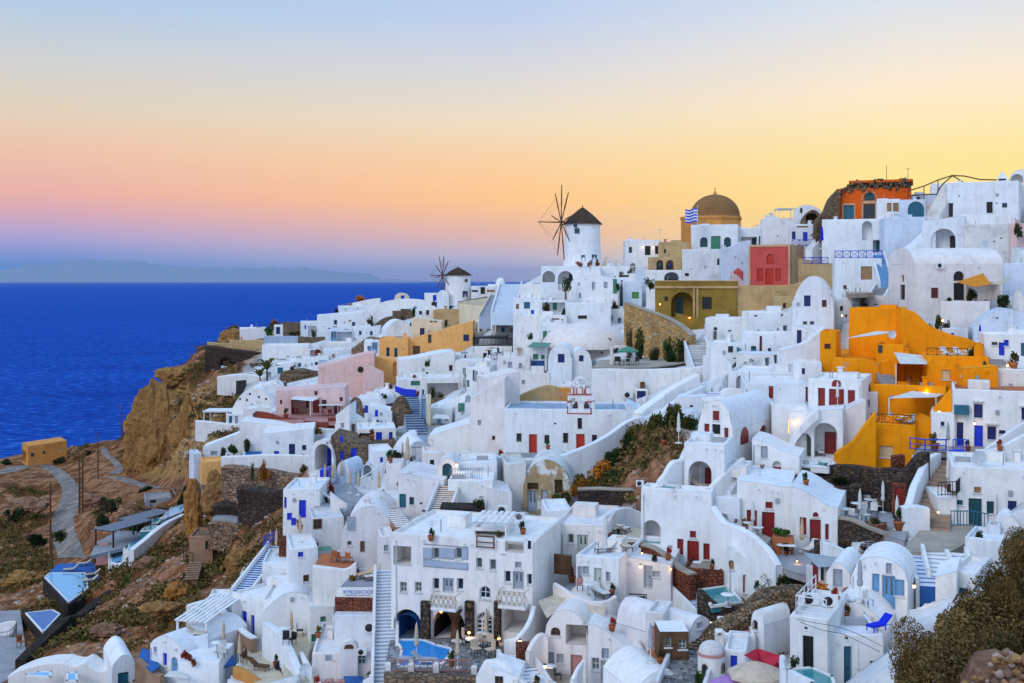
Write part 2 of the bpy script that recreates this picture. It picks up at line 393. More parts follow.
  def flat(u):return Hh-e_
  top=flat
 fin=[]
 for it in items:
  if it[0]=='o' and it[10]is None:
   _,M,u0,v0,u1,v1,r,col,arch,door,_,face=it
   lim=min(top(u0),top(u1))if face=='f' else min(top(0),top(W))
   ok=v1<lim-0.12 and v0>-2.0 and not any(h[0]<u1 and u0<h[2]and h[1]<v1 and v0<h[3]for h in holes[face])
   if ok:holes[face].append((u0,v0,u1,v1,arch,r,False))
   fin.append((M,u0,v0,u1,v1,r,col,arch,door,not ok))
  elif it[0]=='o':fin.append((it[1],it[2],it[3],it[4],it[5],it[6],it[7],it[8],it[9],False))
 mb=MB();fnd=-(fd or max(2.5,0.05*D))
 facade(mb,MF,W,fnd,top,holes['f'])
 def fr(u):return top(W)
 def flft(u):return top(0)
 fr.__name__=flft.__name__='flat'
 facade(mb,MR,dd,fnd,fr,holes['r']);facade(mb,ML,dd,fnd,flft,holes['l'])
 facade(mb,MBk,W,fnd,(lambda u:top(W-u)),[])
 rmat=rm or mat
 if roof in('f','d'):
  th=0.24;pd=0.32 if Hh>1 else 0.1
  loopo=[(0,0),(W,0),(W,dd),(0,dd)];loopi=[(th,th),(W-th,th),(W-th,dd-th),(th,dd-th)]
  def seg(a,b,n):return[(a[0]+(b[0]-a[0])*j/n,a[1]+(b[1]-a[1])*j/n)for j in range(n)]
  n1=max(1,int(W/2.2));n2=max(1,int(dd/2.2));ns=(n1,n2,n1,n2)
  O=sum([seg(loopo[j],loopo[(j+1)%4],ns[j])for j in range(4)],[]);I=sum([seg(loopi[j],loopi[(j+1)%4],ns[j])for j in range(4)],[])
  T=lambda p,z:MF(p[0],z,p[1])
  ins=lambda p,d:(min(max(p[0],d),W-d),min(max(p[1],d),dd-d))
  mb.grid([[T(p,Hh-.1)for p in O],[T(ins(p,.03),Hh-.03)for p in O],[T(ins(p,.09),Hh)for p in O],[T(p,Hh-.02)for p in I]],True,True)
  mb.grid([[T(p,Hh-.02)for p in I],[T(p,Hh-pd)for p in I]],False,True)
  rb=MB();rows=[[T((th*.5+(W-th)*a/6,th*.5+(dd-th)*b/6),Hh-pd+0.06+0.04*noise.noise(Vector((a+so,b,0))))for a in range(7)]for b in range(7)]
  rb.grid(rows,True);rb.build('roof',rmat,root)
  if roof=='d':
   rr=min(W,dd)*.5*0.92;rs=rise or rr*.8
   db=MB();prof=[(rr*1.03,Hh-pd),(rr*1.03,Hh-pd+0.35)]+[(rr*math.cos(k*math.pi/20),Hh-pd+0.35+rs*math.sin(k*math.pi/20))for k in range(11)]
   db.lathe(prof,24,(0,dd/2,0));db.build('dome',rmat,root)
 elif roof=='x':
  rs=rise or dd*.30;N=12;nx=max(2,int(W/2))
  rb=MB();rows=[]
  for k in range(N+1):
   an=math.pi*k/N;y=dd/2-math.cos(an)*dd/2;z=Hh+math.sin(an)*rs
   rows.append([MF(W*a/nx,z,y)for a in range(nx+1)])
  rb.grid(rows,True);rb.q(*[r[0]for r in rows]);rb.q(*[r[-1]for r in rows]);rb.build('roof',rmat,root)
 else:
  N=max(14,int(W/.5));nd=max(2,int(dd/2));rb=MB()
  rows=[[MF(W*a/N,top(W*a/N)+0.015,dd*b/nd)for a in range(N+1)]for b in range(nd+1)]
  rb.grid(rows,True);rb.build('roof',rmat,root)
 mb.build('wall',mat,root)
 for(M,u0,v0,u1,v1,r,col,arch,door,proud)in fin:
  window(root,M,u0,v0,u1,v1,r,col,arch,near,door,proud)
 for it in items:
  if it[0]=='k':
   px,y0=float(it[1][1]),float(it[1][2]);q=loc(px,y0,'f',min(1.2,dd*.3));h=q.z
   cb=MB();zt=min(top(max(0,min(W,q.x+W/2))),h-.2)-.4
   cb.box((q.x-.28,q.y-.28,zt),(q.x+.28,q.y+.28,h));cb.box((q.x-.36,q.y-.36,h),(q.x+.36,q.y+.36,h+.14))
   cb.box((q.x-.18,q.y-.18,h+.14),(q.x+.18,q.y+.18,h+.36),None,.05);cb.build('chimney',mat,root)
 def part(nm,mt,*bxs):
  b=MB()
  for lo_,hi_ in bxs:b.box(lo_,hi_)
  b.build(nm,mt,root)
 big=W>3.2 and Hh>1.6 and cat in('house','hotel','chapel')
 if big and roof=='f' and dd>=4:
  zr=Hh-.3;U=lambda a,b:rnd.uniform(a,b)
  if U(0,1)<.55:x,y=U(-.35,.35)*W,U(.35,.8)*dd;part('chimney',mat,((x-.25,y-.25,zr),(x+.25,y+.25,zr+.9)),((x-.33,y-.33,zr+.9),(x+.33,y+.33,zr+1.02)))
  if U(0,1)<.5:x,y,w_,h_=U(-.3,.3)*W,U(.45,.7)*dd,U(.6,1.1),U(.5,1.1);part('roof_hatch',mat,((x-w_,y-.7,zr),(x+w_,y+.8,zr+h_)))
  for q_ in range(rnd.randrange(3)):x,y=U(-.42,.42)*W,U(.2,.9)*dd;b_=MB();b_.tube((x,y,zr),(x,y,zr+U(.5,1.3)),.05,6);b_.build('vent_pipe','metal',root)
  if U(0,1)<.3:x,y=U(-.35,.35)*W,U(.3,.7)*dd;part('water_heater','metal',((x-.6,y-.2,zr),(x+.6,y+.2,zr+.45)))
 if big:
  for q_ in range(rnd.randrange(1,4)):
   x=rnd.uniform(-.45,.45)*W;z_=top(x+W/2)-rnd.uniform(.32,.5)
   if not any(h[0]-.2<x+W/2<h[2]+.2 and h[1]-.2<z_<h[3]+.2 for h in holes['f']):b_=MB();b_.tube((x,.05,z_),(x,-.28,z_-.04),.05,6);b_.build('drain_spout',mat,root)
  for q_ in range(rnd.randrange(0,3)):
   x,z_=rnd.uniform(-.42,.42)*W,rnd.uniform(.3,.75)*Hh
   if z_<top(x+W/2)-.4 and not any(h[0]-.35<x+W/2<h[2]+.35 and h[1]-.35<z_<h[3]+.35 for h in holes['f']):
    if rnd.random()<.6:part('vent_slot','c_bk',((x-.13,-.012,z_),(x+.13,.02,z_+.16)))
    else:part('meter_box','metal',((x-.16,-.14,z_),(x+.16,.0,z_+.4)))
  if near and rnd.random()<.4 and W>4:a_=rnd.uniform(-.45,0)*W;part('bench',mat,((a_,-.42,-.6),(a_+W*.35,-.01,.42)))
  if near and rnd.random()<.45 and Hh>2.4:
   x=rnd.choice((-.46,.46))*W;b_=MB();b_.tube((x,-.06,-.5),(x,-.06,top(x+W/2)-.5),.04,6);b_.build('downpipe','metal' if rnd.random()<.5 else mat,root)
 PADS.append((C.x,C.y,cs,sn,W/2,dd,zb))
 hh=dict(root=root,W=W,dd=dd,H=Hh,C=C,z=zb,D=D,loc=loc,cs=cs,sn=sn,MF=MF,MR=MR,ML=ML,roofz=zb+Hh)
 HOUSES.append(hh)
 return hh
def seg_pts(pts,step=1.0):
 out=[]
 for(a,b)in zip(pts[:-1],pts[1:]):
  n=max(1,int((Vector(b)-Vector(a)).length/step))
  out+=[Vector(a).lerp(Vector(b),j/n)for j in range(n)]
 return out+[Vector(pts[-1])]
def smooth_line(pts,n=6):
 """Catmull-Rom through tuples"""
 p=[Vector(q)for q in pts];p=[2*p[0]-p[1]]+p+[2*p[-1]-p[-2]];out=[]
 for i in range(1,len(p)-2):
  for j in range(n):
   t=j/n;a,b,c,d=p[i-1],p[i],p[i+1],p[i+2]
   out.append(0.5*((2*b)+(c-a)*t+(2*a-5*b+4*c-d)*t*t+(3*b-a-3*c+d)*t**3))
 return out+[p[-2]]
def WALL(label,pts,mat='wh',th=0.4,cat='wall',name='retaining_wall',k=1.0,D=None,sm=True,cap=None,amp=0.05,Ds=None,back=0,fd=2.2,zt=None):
 """free-standing or retaining wall: (pixel x, pixel y of top, pixel y of foot) along its run"""
 q=[]
 for j,(x,yt,yb)in enumerate(pts):
  d=-zt*F/(yt-HY)if zt else(Ds[j]if Ds else(D if D else gd(x,yb)*k))+back
  q.append((*P(x,yb,d)[:2],-(yb-HY)/F*d,-(yt-HY)/F*d))
 q=smooth_line(q,6)if sm and len(q)>2 else smooth_line(q,4)
 o=Vector((q[0][0],q[0][1],q[0][2]))
 mb=MB();rows=[]
 for i,p in enumerate(q):
  a=q[max(0,i-1)];b=q[min(len(q)-1,i+1)]
  t=Vector((b[0]-a[0],b[1]-a[1]));t=t.normalized()if t.length>1e-6 else Vector((1,0));nrm=Vector((-t.y,t.x))
  if nrm.y<0:nrm=-nrm
  x,y=p[0]-o.x,p[1]-o.y;zb,zt=p[2]-o.z-fd,p[3]-o.z
  X,Y=x+nrm.x*th,y+nrm.y*th;c=min(.08,th*.25)
  zm=(p[2]-o.z+zt)/2
  rows.append([wob(r,amp)for r in((x,y,zb),(x,y,p[2]-o.z),(x,y,zm),(x,y,zt-c),(x+nrm.x*c,y+nrm.y*c,zt),(X-nrm.x*c,Y-nrm.y*c,zt),(X,Y,zt-c),(X,Y,zb))])
 mb.grid(rows,False);mb.q(*rows[0]);mb.q(*rows[-1][::-1])
 if cap:
  root=thing(name,label,cat,o);mb.build('wall',mat,root);cb=MB()
  rw=[]
  for r in rows:
   a,b=Vector(r[3]),Vector(r[6]);d=(b-a);d.z=0;d=d.normalized()*.07;z=Vector(r[4]).z
   a2=a-d;b2=b+d
   rw.append([(a2.x,a2.y,z+.01),(a2.x,a2.y,z+.16),(b2.x,b2.y,z+.16),(b2.x,b2.y,z+.01),(a2.x,a2.y,z+.01)])
  cb.grid(rw,False);cb.q(*rw[0][:4]);cb.q(*rw[-1][:4]);cb.build('coping',cap,root);return root
 return tag(mb.build(name,mat,None,o),label,cat)
def STAIR(label,lo,hi,w,n,tread='wh',riser=None,side=None,Dlo=None,Dhi=None,sh=0.5,wvec=None):
 """flight of steps from its lowest to its highest pixel, w metres wide; optional side walls"""
 a=P(*lo,Dlo);b=P(*hi,Dhi);d=b-a
 h=Vector((d.x,d.y,0));L=h.length;h.normalize()
 s=Vector((-h.y,h.x,0))if wvec is None else Vector(wvec).normalized()
 root=thing('staircase',label,'stairs',a)
 mb=MB();tb=MB()
 for i in range(n):
  p0=Vector((d.x,d.y,0))*(i/n);p1=Vector((d.x,d.y,0))*((i+1)/n);z=d.z*(i+1)/n;zl=min(0,z)-1.5-abs(d.z)/n
  A,B,Cc,Dd=p0-s*w/2,p0+s*w/2,p1+s*w/2,p1-s*w/2
  t=Vector((0,0,z));zz=Vector((0,0,zl))
  tb.q(A+t,B+t,Cc+t,Dd+t)
  mb.q(A+zz,B+zz,B+t,A+t);mb.q(A+zz,A+t,Dd+t,Dd+zz);mb.q(B+zz,Cc+zz,Cc+t,B+t);mb.q(Dd+zz,Dd+t,Cc+t,Cc+zz)
 mb.build('risers',riser or tread,root);tb.build('treads',tread,root)
 if side:
  for sg in(-1,1):
   wb=MB();rows=[]
   for i in range(7):
    p=Vector((d.x,d.y,0))*(i/6)+s*sg*(w/2+.14);z=d.z*i/6+sh
    e=s*.13
    rows.append([wob(r,.03)for r in((p-e)+Vector((0,0,z-sh-2.5)),(p-e)+Vector((0,0,z)),(p+e)+Vector((0,0,z)),(p+e)+Vector((0,0,z-sh-2.5)))])
   wb.grid(rows,False);wb.q(*rows[0]);wb.q(*rows[-1]);wb.build('side_wall',side,root)
 return root
def SLAB(pts,mat,ref=None,z=None,th=0.5,name='terrace_paving',label=None,cat=None,pad=True,D=None):
 """level terrace: polygon of pixels on the horizontal plane through the ground at ref"""
 if z is None:z=P(*ref,D).z
 w=[onz(x,y,z)for x,y in pts]
 c=sum(w,Vector())/len(w);mb=MB()
 l=[p-c for p in w];mb.q(*l)
 for a,b in zip(l,l[1:]+l[:1]):mb.q(a,b,b-Vector((0,0,th)),a-Vector((0,0,th)))
 o=mb.build(name,mat,None,c)
 if label:tag(o,label,cat)
 else:tag(o,None,None,kind='structure')
 if cat=='pool':
  rb=MB();n=len(l)
  for i in range(n):
   a,b=l[i],l[(i+1)%n];d=(b-a).normalized();e=Vector((-d.y,d.x,0))*.10;A=a-d*.10;B=b+d*.10
   top_=[q+Vector((0,0,.07))for q in(A-e,B-e,B+e,A+e)];bot=[q-Vector((0,0,.12))for q in(A-e,B-e,B+e,A+e)]
   rb.q(*top_)
   for j in range(4):rb.q(bot[j],bot[(j+1)%4],top_[(j+1)%4],top_[j])
  rb.build('rim','wh',o)
 if pad:
  r=min(max(abs(p.x)for p in l),max(abs(p.y)for p in l))
  xs=[p.x for p in w];ys=[p.y for p in w]
  PADS.append(((min(xs)+max(xs))/2,min(ys),1,0,(max(xs)-min(xs))/2,max(ys)-min(ys),z-0.15))
 return z
_BUSH={}
KINDS=dict(green=('l_dk','l_gn','l_br'),olive=('l_ol','l_dk','l_br'),rust=('l_rs','l_or','l_ol'),dry=('l_dr','l_br','l_ol'),dark=('l_dk','l_br','l_dk'),red=('l_fl','l_gn','l_fl'),bright=('l_gn','l_gr','l_dk'),blue=('l_pl','l_gn','l_dk'),white=('l_wh','l_gn','l_wh'),big=('l_b1','l_b2','l_b3'),bigr=('l_b1','l_b3','l_b4'),oran=('l_or','l_rs','l_gn'))
plain('l_b1',(.15,.10,.035),.9,.1,.35);plain('l_b2',(.10,.085,.03),.9,.1,.35);plain('l_b3',(.23,.145,.05),.9,.1,.35);plain('l_b4',(.24,.115,.025),.9,.1,.35);plain('l_wh',(.6,.58,.52),.8,.1,.2);plain('l_gr',(0.06,0.16,0.03),0.85,0.1,0.3)
def leaf_mesh(kind,n,seed,leaf=0.13,clumps=9,thin=1.0):
 """leaf-sized faces in loose clumps filling a unit dome"""
 rnd=random.Random(seed);mb=MB();cl=[]
 for _ in range(clumps):
  a=rnd.uniform(0,6.28);r=rnd.uniform(0,.62);z=rnd.uniform(.12,.72)
  cl.append((math.cos(a)*r,math.sin(a)*r,z,rnd.uniform(.22,.42),rnd.choice((0,0,1,1,2))))
 for i in range(n):
  c=rnd.choice(cl)
  d=Vector((rnd.gauss(0,1),rnd.gauss(0,1),rnd.gauss(0,1))).normalized()*(rnd.random()**.4)*c[3]
  p=Vector((c[0],c[1],c[2]))+d
  if p.z<0.0:p.z=rnd.uniform(0,.1)
  u=Vector((rnd.gauss(0,1),rnd.gauss(0,1),rnd.gauss(0,.7))).normalized();v=u.orthogonal().normalized()
  s=leaf*rnd.uniform(.5,1.25);mb.mi=c[4]if rnd.random()<.75 else rnd.choice((0,1,2))
  mb.q(p-u*s,p-v*s*.55*thin,p+u*s,p+v*s*.55*thin)
 return mb
def BUSH(label,px,yb,wpx,hpx,kind='green',D=None,k=1.0,n=420,cat='bush',name='bush',leaf=0.085,group=None,sink=0.15,at=None):
 if n<400:leaf=.12
 if n<1000:n=int(n*2.2)
 if at is None:
  d=D if D else gd(px,yb)*k;o=P(px,yb,d)
 else:o=at;d=o.y
 seed=len(_BUSH)%5;key=(kind,seed,n,leaf)
 w=wpx*d/F/2;h=hpx*d/F
 root=thing(name,label,cat,o,random.uniform(0,6),group)
 if key not in _BUSH:
  mb=leaf_mesh(kind,n,seed+hash(kind)%1+n,leaf);f=mb.build('foliage',KINDS[kind],root);_BUSH[key]=f.data
  sb=MB();rnd=random.Random(seed)
  for q in range(6):
   a=rnd.uniform(0,6.28);sb.tube((0,0,-.2),(math.cos(a)*.5,math.sin(a)*.5,.6),.035,4,.012)
  _BUSH[(key,'s')]=sb.build('stem','trunk',root).data
 else:
  for nm,kk in(('foliage',key),('stem',(key,'s'))):
   f=bpy.data.objects.new(nm,_BUSH[kk]);COL.objects.link(f);f.parent=root
 for ch in root.children:ch.scale=(w*1.15,w*1.15,h*1.1);ch.location.z=-sink*h*.4
 return root
def TREE(label,px,yb,hpx,cw,kind='green',D=None,k=1.0,cat='tree',name='small_tree',cone=False,n=700):
 d=D if D else gd(px,yb)*k;o=P(px,yb,d);h=hpx*d/F;w=cw*d/F
 root=thing(name,label,cat,o,random.uniform(0,6));tb=MB()
 tb.tube((0,0,-.5),(0.02*h,0,h*.55),.05*h,7,.025*h)
 for q in range(5):
  a=q*1.3;tb.tube((0.01*h,0,h*.4),(math.cos(a)*w*.3,math.sin(a)*w*.3,h*.78),.02*h,5,.006*h)
 tb.build('trunk','trunk',root)
 mb=leaf_mesh(kind,n,n+len(label),.10,12);c=mb.build('crown',KINDS[kind],root)
 if cone:c.scale=(w*.55,w*.55,h*1.05)
 else:c.scale=(w*.62,w*.62,h*.72);c.location.z=h*.36
 return root
def PALM(label,px,yb,hpx,D=None,k=1.0,spread=1.0,lean=0.0):
 d=D if D else gd(px,yb)*k;o=P(px,yb,d);h=hpx*d/F
 root=thing('palm_tree',label,'palm',o);tb=MB();tb.tube((0,0,-.4),(lean*h,0,h*.62),.05*h,7,.035*h);tb.build('trunk','trunk',root)
 mb=MB()
 for q in range(13):
  a=q*2.4;L=h*.5*spread;up=.25+.12*(q%4);prev=None
  for t in range(6):
   s=t/5;p=Vector((lean*h+math.cos(a)*L*s,math.sin(a)*L*s,h*.62+h*up*math.sin(s*2.3)*.8))
   wd=.075*h*math.sin(.25+s*2.7);e=Vector((-math.sin(a),math.cos(a),0))*max(wd,.004)
   if prev:mb.q(prev[0],prev[1],p+e,p-e)
   prev=(p-e,p+e)
 mb.mi=0;mb.build('crown','l_ol',root);return root
def ROCK(label,px,yb,wpx,hpx,mat='rko',D=None,dep=1.0,seed=0,rag=.42,name='rock',cat='rock'):
 d=D if D else gd(px,yb);o=P(px,yb,d);w=wpx*d/F/2;h=hpx*d/F;rows=[]
 for i in range(19):
  a=math.pi*(i/18-.5);row=[]
  for j in range(36):
   t=2*math.pi*j/36;u=Vector((math.cos(a)*math.cos(t),math.cos(a)*math.sin(t),math.sin(a)))
   n=noise.fractal(u*1.4+Vector((seed*9.1,0,0)),.8,2.1,5)*rag+noise.ridged_multi_fractal(u*2.2+Vector((0,seed*5.3,0)),.9,2,3,1,2)*rag*.3-.1
   q=u*(1+n);row.append((q.x*w,q.y*w*dep+w*dep*.6,h*.45+q.z*h*.62))
  rows.append(row)
 b=MB();b.grid(rows,False,True);q=b.build(name,mat,None,o);return tag(q,label,cat)
_PROTO={}
def copyof(key,make,loc,rz,label,scale=1.0,group=None):
 if key not in _PROTO:
  o=make();_PROTO[key]=o;o.location=loc;o.rotation_euler=(0,0,rz);o.scale=(scale,)*3;o['label']=label
 else:o=dup(_PROTO[key],loc,rz,label,scale)
 if group:o['group']=group
 return o
def mk_parasol_closed(cloth):
 def f():
  r=thing('closed_parasol','','parasol')
  b=MB();b.tube((0,0,0),(0,0,2.75),.028,8);b.build('pole','whitei',r)
  c=MB();N=16;prof=[(.04,.95),(.13,1.0),(.15,1.25),(.11,1.45),(.125,1.75),(.10,2.2),(.06,2.55),(.02,2.68)]
  c.grid([[((rr*(1+.28*(k%2)))*math.cos(6.283*k/N),(rr*(1+.28*(k%2)))*math.sin(6.283*k/N),z)for k in range(N)]for rr,z in prof],True,True);c.build('canopy',cloth,r)
  s=MB();s.lathe([(.115,1.44),(.15,1.47),(.15,1.51),(.115,1.54)],10);s.build('strap',cloth,r)
  g=MB();g.lathe([(.0,.10),(.10,.09),(.30,.07),(.32,0)],14);g.build('base','clothw',r);return r
 return f
def PC(label,loc,cloth='clothc',scale=1.0,group='closed parasols on the terraces'):
 scale=min(scale,1.05)*.92 if scale<1.75 else 1.3
 return copyof('pc'+cloth,mk_parasol_closed(cloth),loc,random.uniform(0,6),label,scale,group)
def mk_parasol_open(cloth):
 def f():
  r=thing('open_parasol','','parasol')
  b=MB();b.tube((0,0,0),(0,0,2.55),.03,8);b.build('pole','wood',r)
  c=MB();N=8;R0=1.55
  c.grid([[(rr*math.cos(6.283*(k+.5)/N),rr*math.sin(6.283*(k+.5)/N),z)for k in range(N)]for rr,z in((.03,2.6),(.8,2.33),(R0,1.98),(R0,1.8))],False,True);c.build('canopy',cloth,r)
  s=MB()
  for k in range(N):a=6.283*(k+.5)/N;s.tube((0,0,2.5),(math.cos(a)*1.5,math.sin(a)*1.5,1.97),.012,4)
  s.build('rib','wood',r);g=MB();g.lathe([(.0,.10),(.25,.08),(.27,0)],12);g.build('base','metal',r);return r
 return f
def PO(label,loc,cloth='clothw',scale=1.0,rz=0.0):
 return copyof('po'+cloth,mk_parasol_open(cloth),loc,rz,label,scale)
def mk_chair(mat):
 def f():
  r=thing('chair','','chair')
  s=MB();s.box((-.24,-.24,.42),(.24,.24,.47));s.build('seat',mat,r)
  b=MB();b.box((-.24,.20,.47),(.24,.25,.92));b.build('backrest',mat,r)
  for sx in(-1,1):
   for sy in(-1,1):l=MB();l.tube((sx*.21,sy*.21,0),(sx*.21,sy*.2,.42),.022,5);l.build('leg','iron' if mat!='wood' else 'wood',r)
  return r
 return f
def mk_table(mat):
 def f():
  r=thing('table','','table')
  t=MB();t.lathe([(0,.76),(.42,.76),(.44,.74),(.42,.72),(0,.72)],18);t.build('tabletop',mat,r)
  l=MB();l.tube((0,0,0),(0,0,.72),.04,8);l.build('leg','metal',r);g=MB();g.lathe([(0,.05),(.2,.04),(.24,0)],12);g.build('base','metal',r);return r
 return f
def mk_lounger(cush,frame):
 def f():
  r=thing('sun_lounger','','sun lounger');a=R(38)
  b=MB();b.box((-.32,-.7,.30),(.32,.55,.36));b.build('frame',frame,r)
  c=MB();c.box((-.30,-.68,.36),(.30,.5,.44));c.build('cushion',cush,r)
  k=MB();k.box((-.30,0,0),(.30,.8,.08),lambda x,y,z:(x,.5+y*math.cos(a)-z*math.sin(a),.36+y*math.sin(a)+z*math.cos(a)));k.build('backrest',cush,r)
  for sx in(-1,1):
   for y in(-.6,.45):l=MB();l.box((sx*.29-.025,y-.03,0),(sx*.29+.025,y+.03,.30));l.build('leg',frame,r)
   s=MB();s.tube((sx*.28,.5,.33),(sx*.28,1.1,.30),.02,5);s.build('brace',frame,r)
  return r
 return f
def CHAIR(label,loc,rz=0,mat='wood',s=1.0,group='chairs on the terraces'):return copyof('ch'+mat,mk_chair(mat),loc,R(rz),label,s,group)
def TABLE(label,loc,mat='c_wt',s=1.0,group='round tables on the terraces'):return copyof('tb'+mat,mk_table(mat),loc,0,label,s,group)
def LOUNGER(label,loc,rz=0,cush='clothw',frame='wood',s=1.0,group='sun loungers on the terraces'):return copyof('lg'+cush+frame,mk_lounger(cush,frame),loc,R(rz),label,s,group)
def mk_pot(kind):
 def f():
  r=thing('potted_plant','','potted plant');b=MB();b.lathe([(0,0),(.17,0),(.24,.34),(.27,.36),(.27,.42),(.22,.42),(.2,.36),(0,.36)],14);b.build('pot','pot',r)
  m=leaf_mesh(kind,150,3,.16,6);o=m.build('foliage',KINDS[kind],r);o.scale=(.42,.42,.75);o.location.z=.32;return r
 return f
def POT(label,loc,kind='bright',s=1.0):return copyof('pt'+kind,mk_pot(kind),loc,random.uniform(0,6),label,s,'potted plants on the terraces')
def mk_ac():
 r=thing('air_conditioner','','air conditioner');b=MB();b.box((-.42,-.15,0),(.42,.15,.6));b.build('casing','c_wt',r)
 g=MB();g.mi=0;g.lathe([(.22,0),(.24,.02),(.05,.03),(0,.03)],16);o=g.build('fan_grille','iron',r);o.location=(-.1,-.15,.3);o.rotation_euler=(R(90),0,0);return r
def AC(label,loc,rz=0,s=1.0):return copyof('ac',mk_ac,loc,R(rz),label,s,'air conditioners on the roofs and walls')
def mk_dish():
 r=thing('satellite_dish','','satellite dish');d=MB();d.grid([[(rr*math.cos(6.283*k/20),-.18+rr*rr*-.35,rr*math.sin(6.283*k/20)+.75)for k in range(20)]for rr in(.02,.25,.5,.66)],True,True);d.build('reflector','dish',r)
 p=MB();p.tube((0,0,0),(0,0,.75),.035,8);p.tube((0,0,.75),(0,-.15,.75),.03,6);p.build('mast','metal',r)
 a=MB();a.tube((0,-.3,.2),(0,-.85,.62),.018,5);a.box((-.05,-.9,.58),(.05,-.78,.68));a.build('feed_arm','metal',r);return r
def DISH(label,loc,rz=0,s=1.0):return copyof('dish',mk_dish,loc,R(rz),label,s*.72,'satellite dishes on the roofs')
def mk_lamp(m):
 def f():
  r=thing('wall_lamp','','lamp');b=MB();b.lathe([(0,.0),(.07,.02),(.10,.10),(.07,.20),(0,.22)],12);b.build('bulb',m,r)
  p=MB();p.lathe([(.11,.2),(.08,.27),(.0,.30)],8);p.tube((0,0,.28),(0,.18,.30),.015,5);p.build('bracket','iron',r);return r
 return f
def LAMP(label,px,py,D,W=18,col=(1,.62,.25),m='lampw',s=1.0):
 o=P(px,py,D-.25)
 copyof('lamp'+m,mk_lamp(m),o,0,label,s,'lit lamps on the walls')
 if W:
  l=bpy.data.lights.new('lamp_light','POINT');l.energy=W*.6;l.color=col;l.shadow_soft_size=.12
  q=bpy.data.objects.new('lamp_light',l);COL.objects.link(q);q.location=o+Vector((0,-.25,.05))
def POLE(label,px,yb,hpx,r=.09,mat='wood',D=None,k=1.0,cross=False,cat='pole',name='utility_pole',arms=0):
 d=D if D else gd(px,yb)*k;o=P(px,yb,d);h=hpx*d/F
 root=thing(name,label,cat,o);b=MB();b.tube((0,0,-1),(0,0,h),r,7,r*.7);b.build('post',mat,root)
 if cross:c=MB();c.box((-.5,-.05,h*.93),(.5,.05,h*.93+.1));c.build('crossarm',mat,root)
 if arms:
  c=MB()
  for q in range(arms):c.tube((-.45+.1*q,0,h-.15*q-.1),(.45-.1*q,0,h-.15*q-.1),.02,4)
  c.build('element',mat,root)
 return root
def RAIL(label,pts,h=0.95,mat='iron',style='bars',cat='railing',name='railing',th=.02):
 """railing along world points"""
 o=Vector(pts[0]);root=thing(name,label,cat,o);L=[Vector(p)-o for p in pts]
 up=Vector((0,0,1));t=MB();v=MB()
 for a,b in zip(L[:-1],L[1:]):
  t.tube(a+up*h,b+up*h,th*1.3,5);t.tube(a+up*.1,b+up*.1,th,5)
  n=max(1,int((b-a).length/(.22 if style=='bars' else .9)))
  for j in range(n+1):
   p=a.lerp(b,j/n);v.tube(p,p+up*h,th*(1 if style=='bars' else 1.2),5)
   if style=='cross' and j<n:
    q=a.lerp(b,(j+1)/n);v.tube(p+up*.12,q+up*(h-.05),th*.8,4);v.tube(q+up*.12,p+up*(h-.05),th*.8,4)
   if style=='wave' and j<n:
    q=a.lerp(b,(j+1)/n);m=(p+q)/2+up*h/2;rr=min(h*.34,(q-p).length*.42);e=(q-p).normalized()
    for c in range(8):
     a0,a1=c*math.pi/4,(c+1)*math.pi/4
     v.tube(m+(e*math.cos(a0)+up*math.sin(a0))*rr,m+(e*math.cos(a1)+up*math.sin(a1))*rr,th,4)
   if style=='two' and j<n:
    q=a.lerp(b,(j+1)/n);v.tube(p+up*h*.5,q+up*h*.5,th,4)
 t.build('top_rail',mat,root);v.build('balusters',mat,root);return root
def SAIL(label,pts,mat,sag=.25,cat='awning',name='shade_sail',posts=()):
 """stretched cloth over 3 or 4 world corners, with thickness"""
 c=sum((Vector(p)for p in pts),Vector())/len(pts);p=[Vector(q)-c for q in pts]
 if len(p)==3:p.append(p[2])
 root=thing(name,label,cat,c);mb=MB();N=8
 for th in(0,.035):
  rows=[]
  for i in range(N+1):
   u=i/N;rows.append([])
   for j in range(N+1):
    v=j/N;q=(p[0]*(1-u)+p[1]*u)*(1-v)+(p[3]*(1-u)+p[2]*u)*v
    rows[-1].append(q-Vector((0,0,sag*16*u*(1-u)*v*(1-v)*.5+th)))
  mb.grid(rows,True)
  edge=rows[0]+[r[-1]for r in rows[1:]]+rows[-1][-2::-1]+[r[0]for r in rows[-2:0:-1]]
  if th==0:e0=edge
 mb.grid([e0,edge],False,True)
 mb.build('canopy',mat,root)
 for q,h in posts:
  b=MB();q=Vector(q)-c;b.tube(q-Vector((0,0,h)),q,.05,7);b.build('post','whitei',root)
 return root
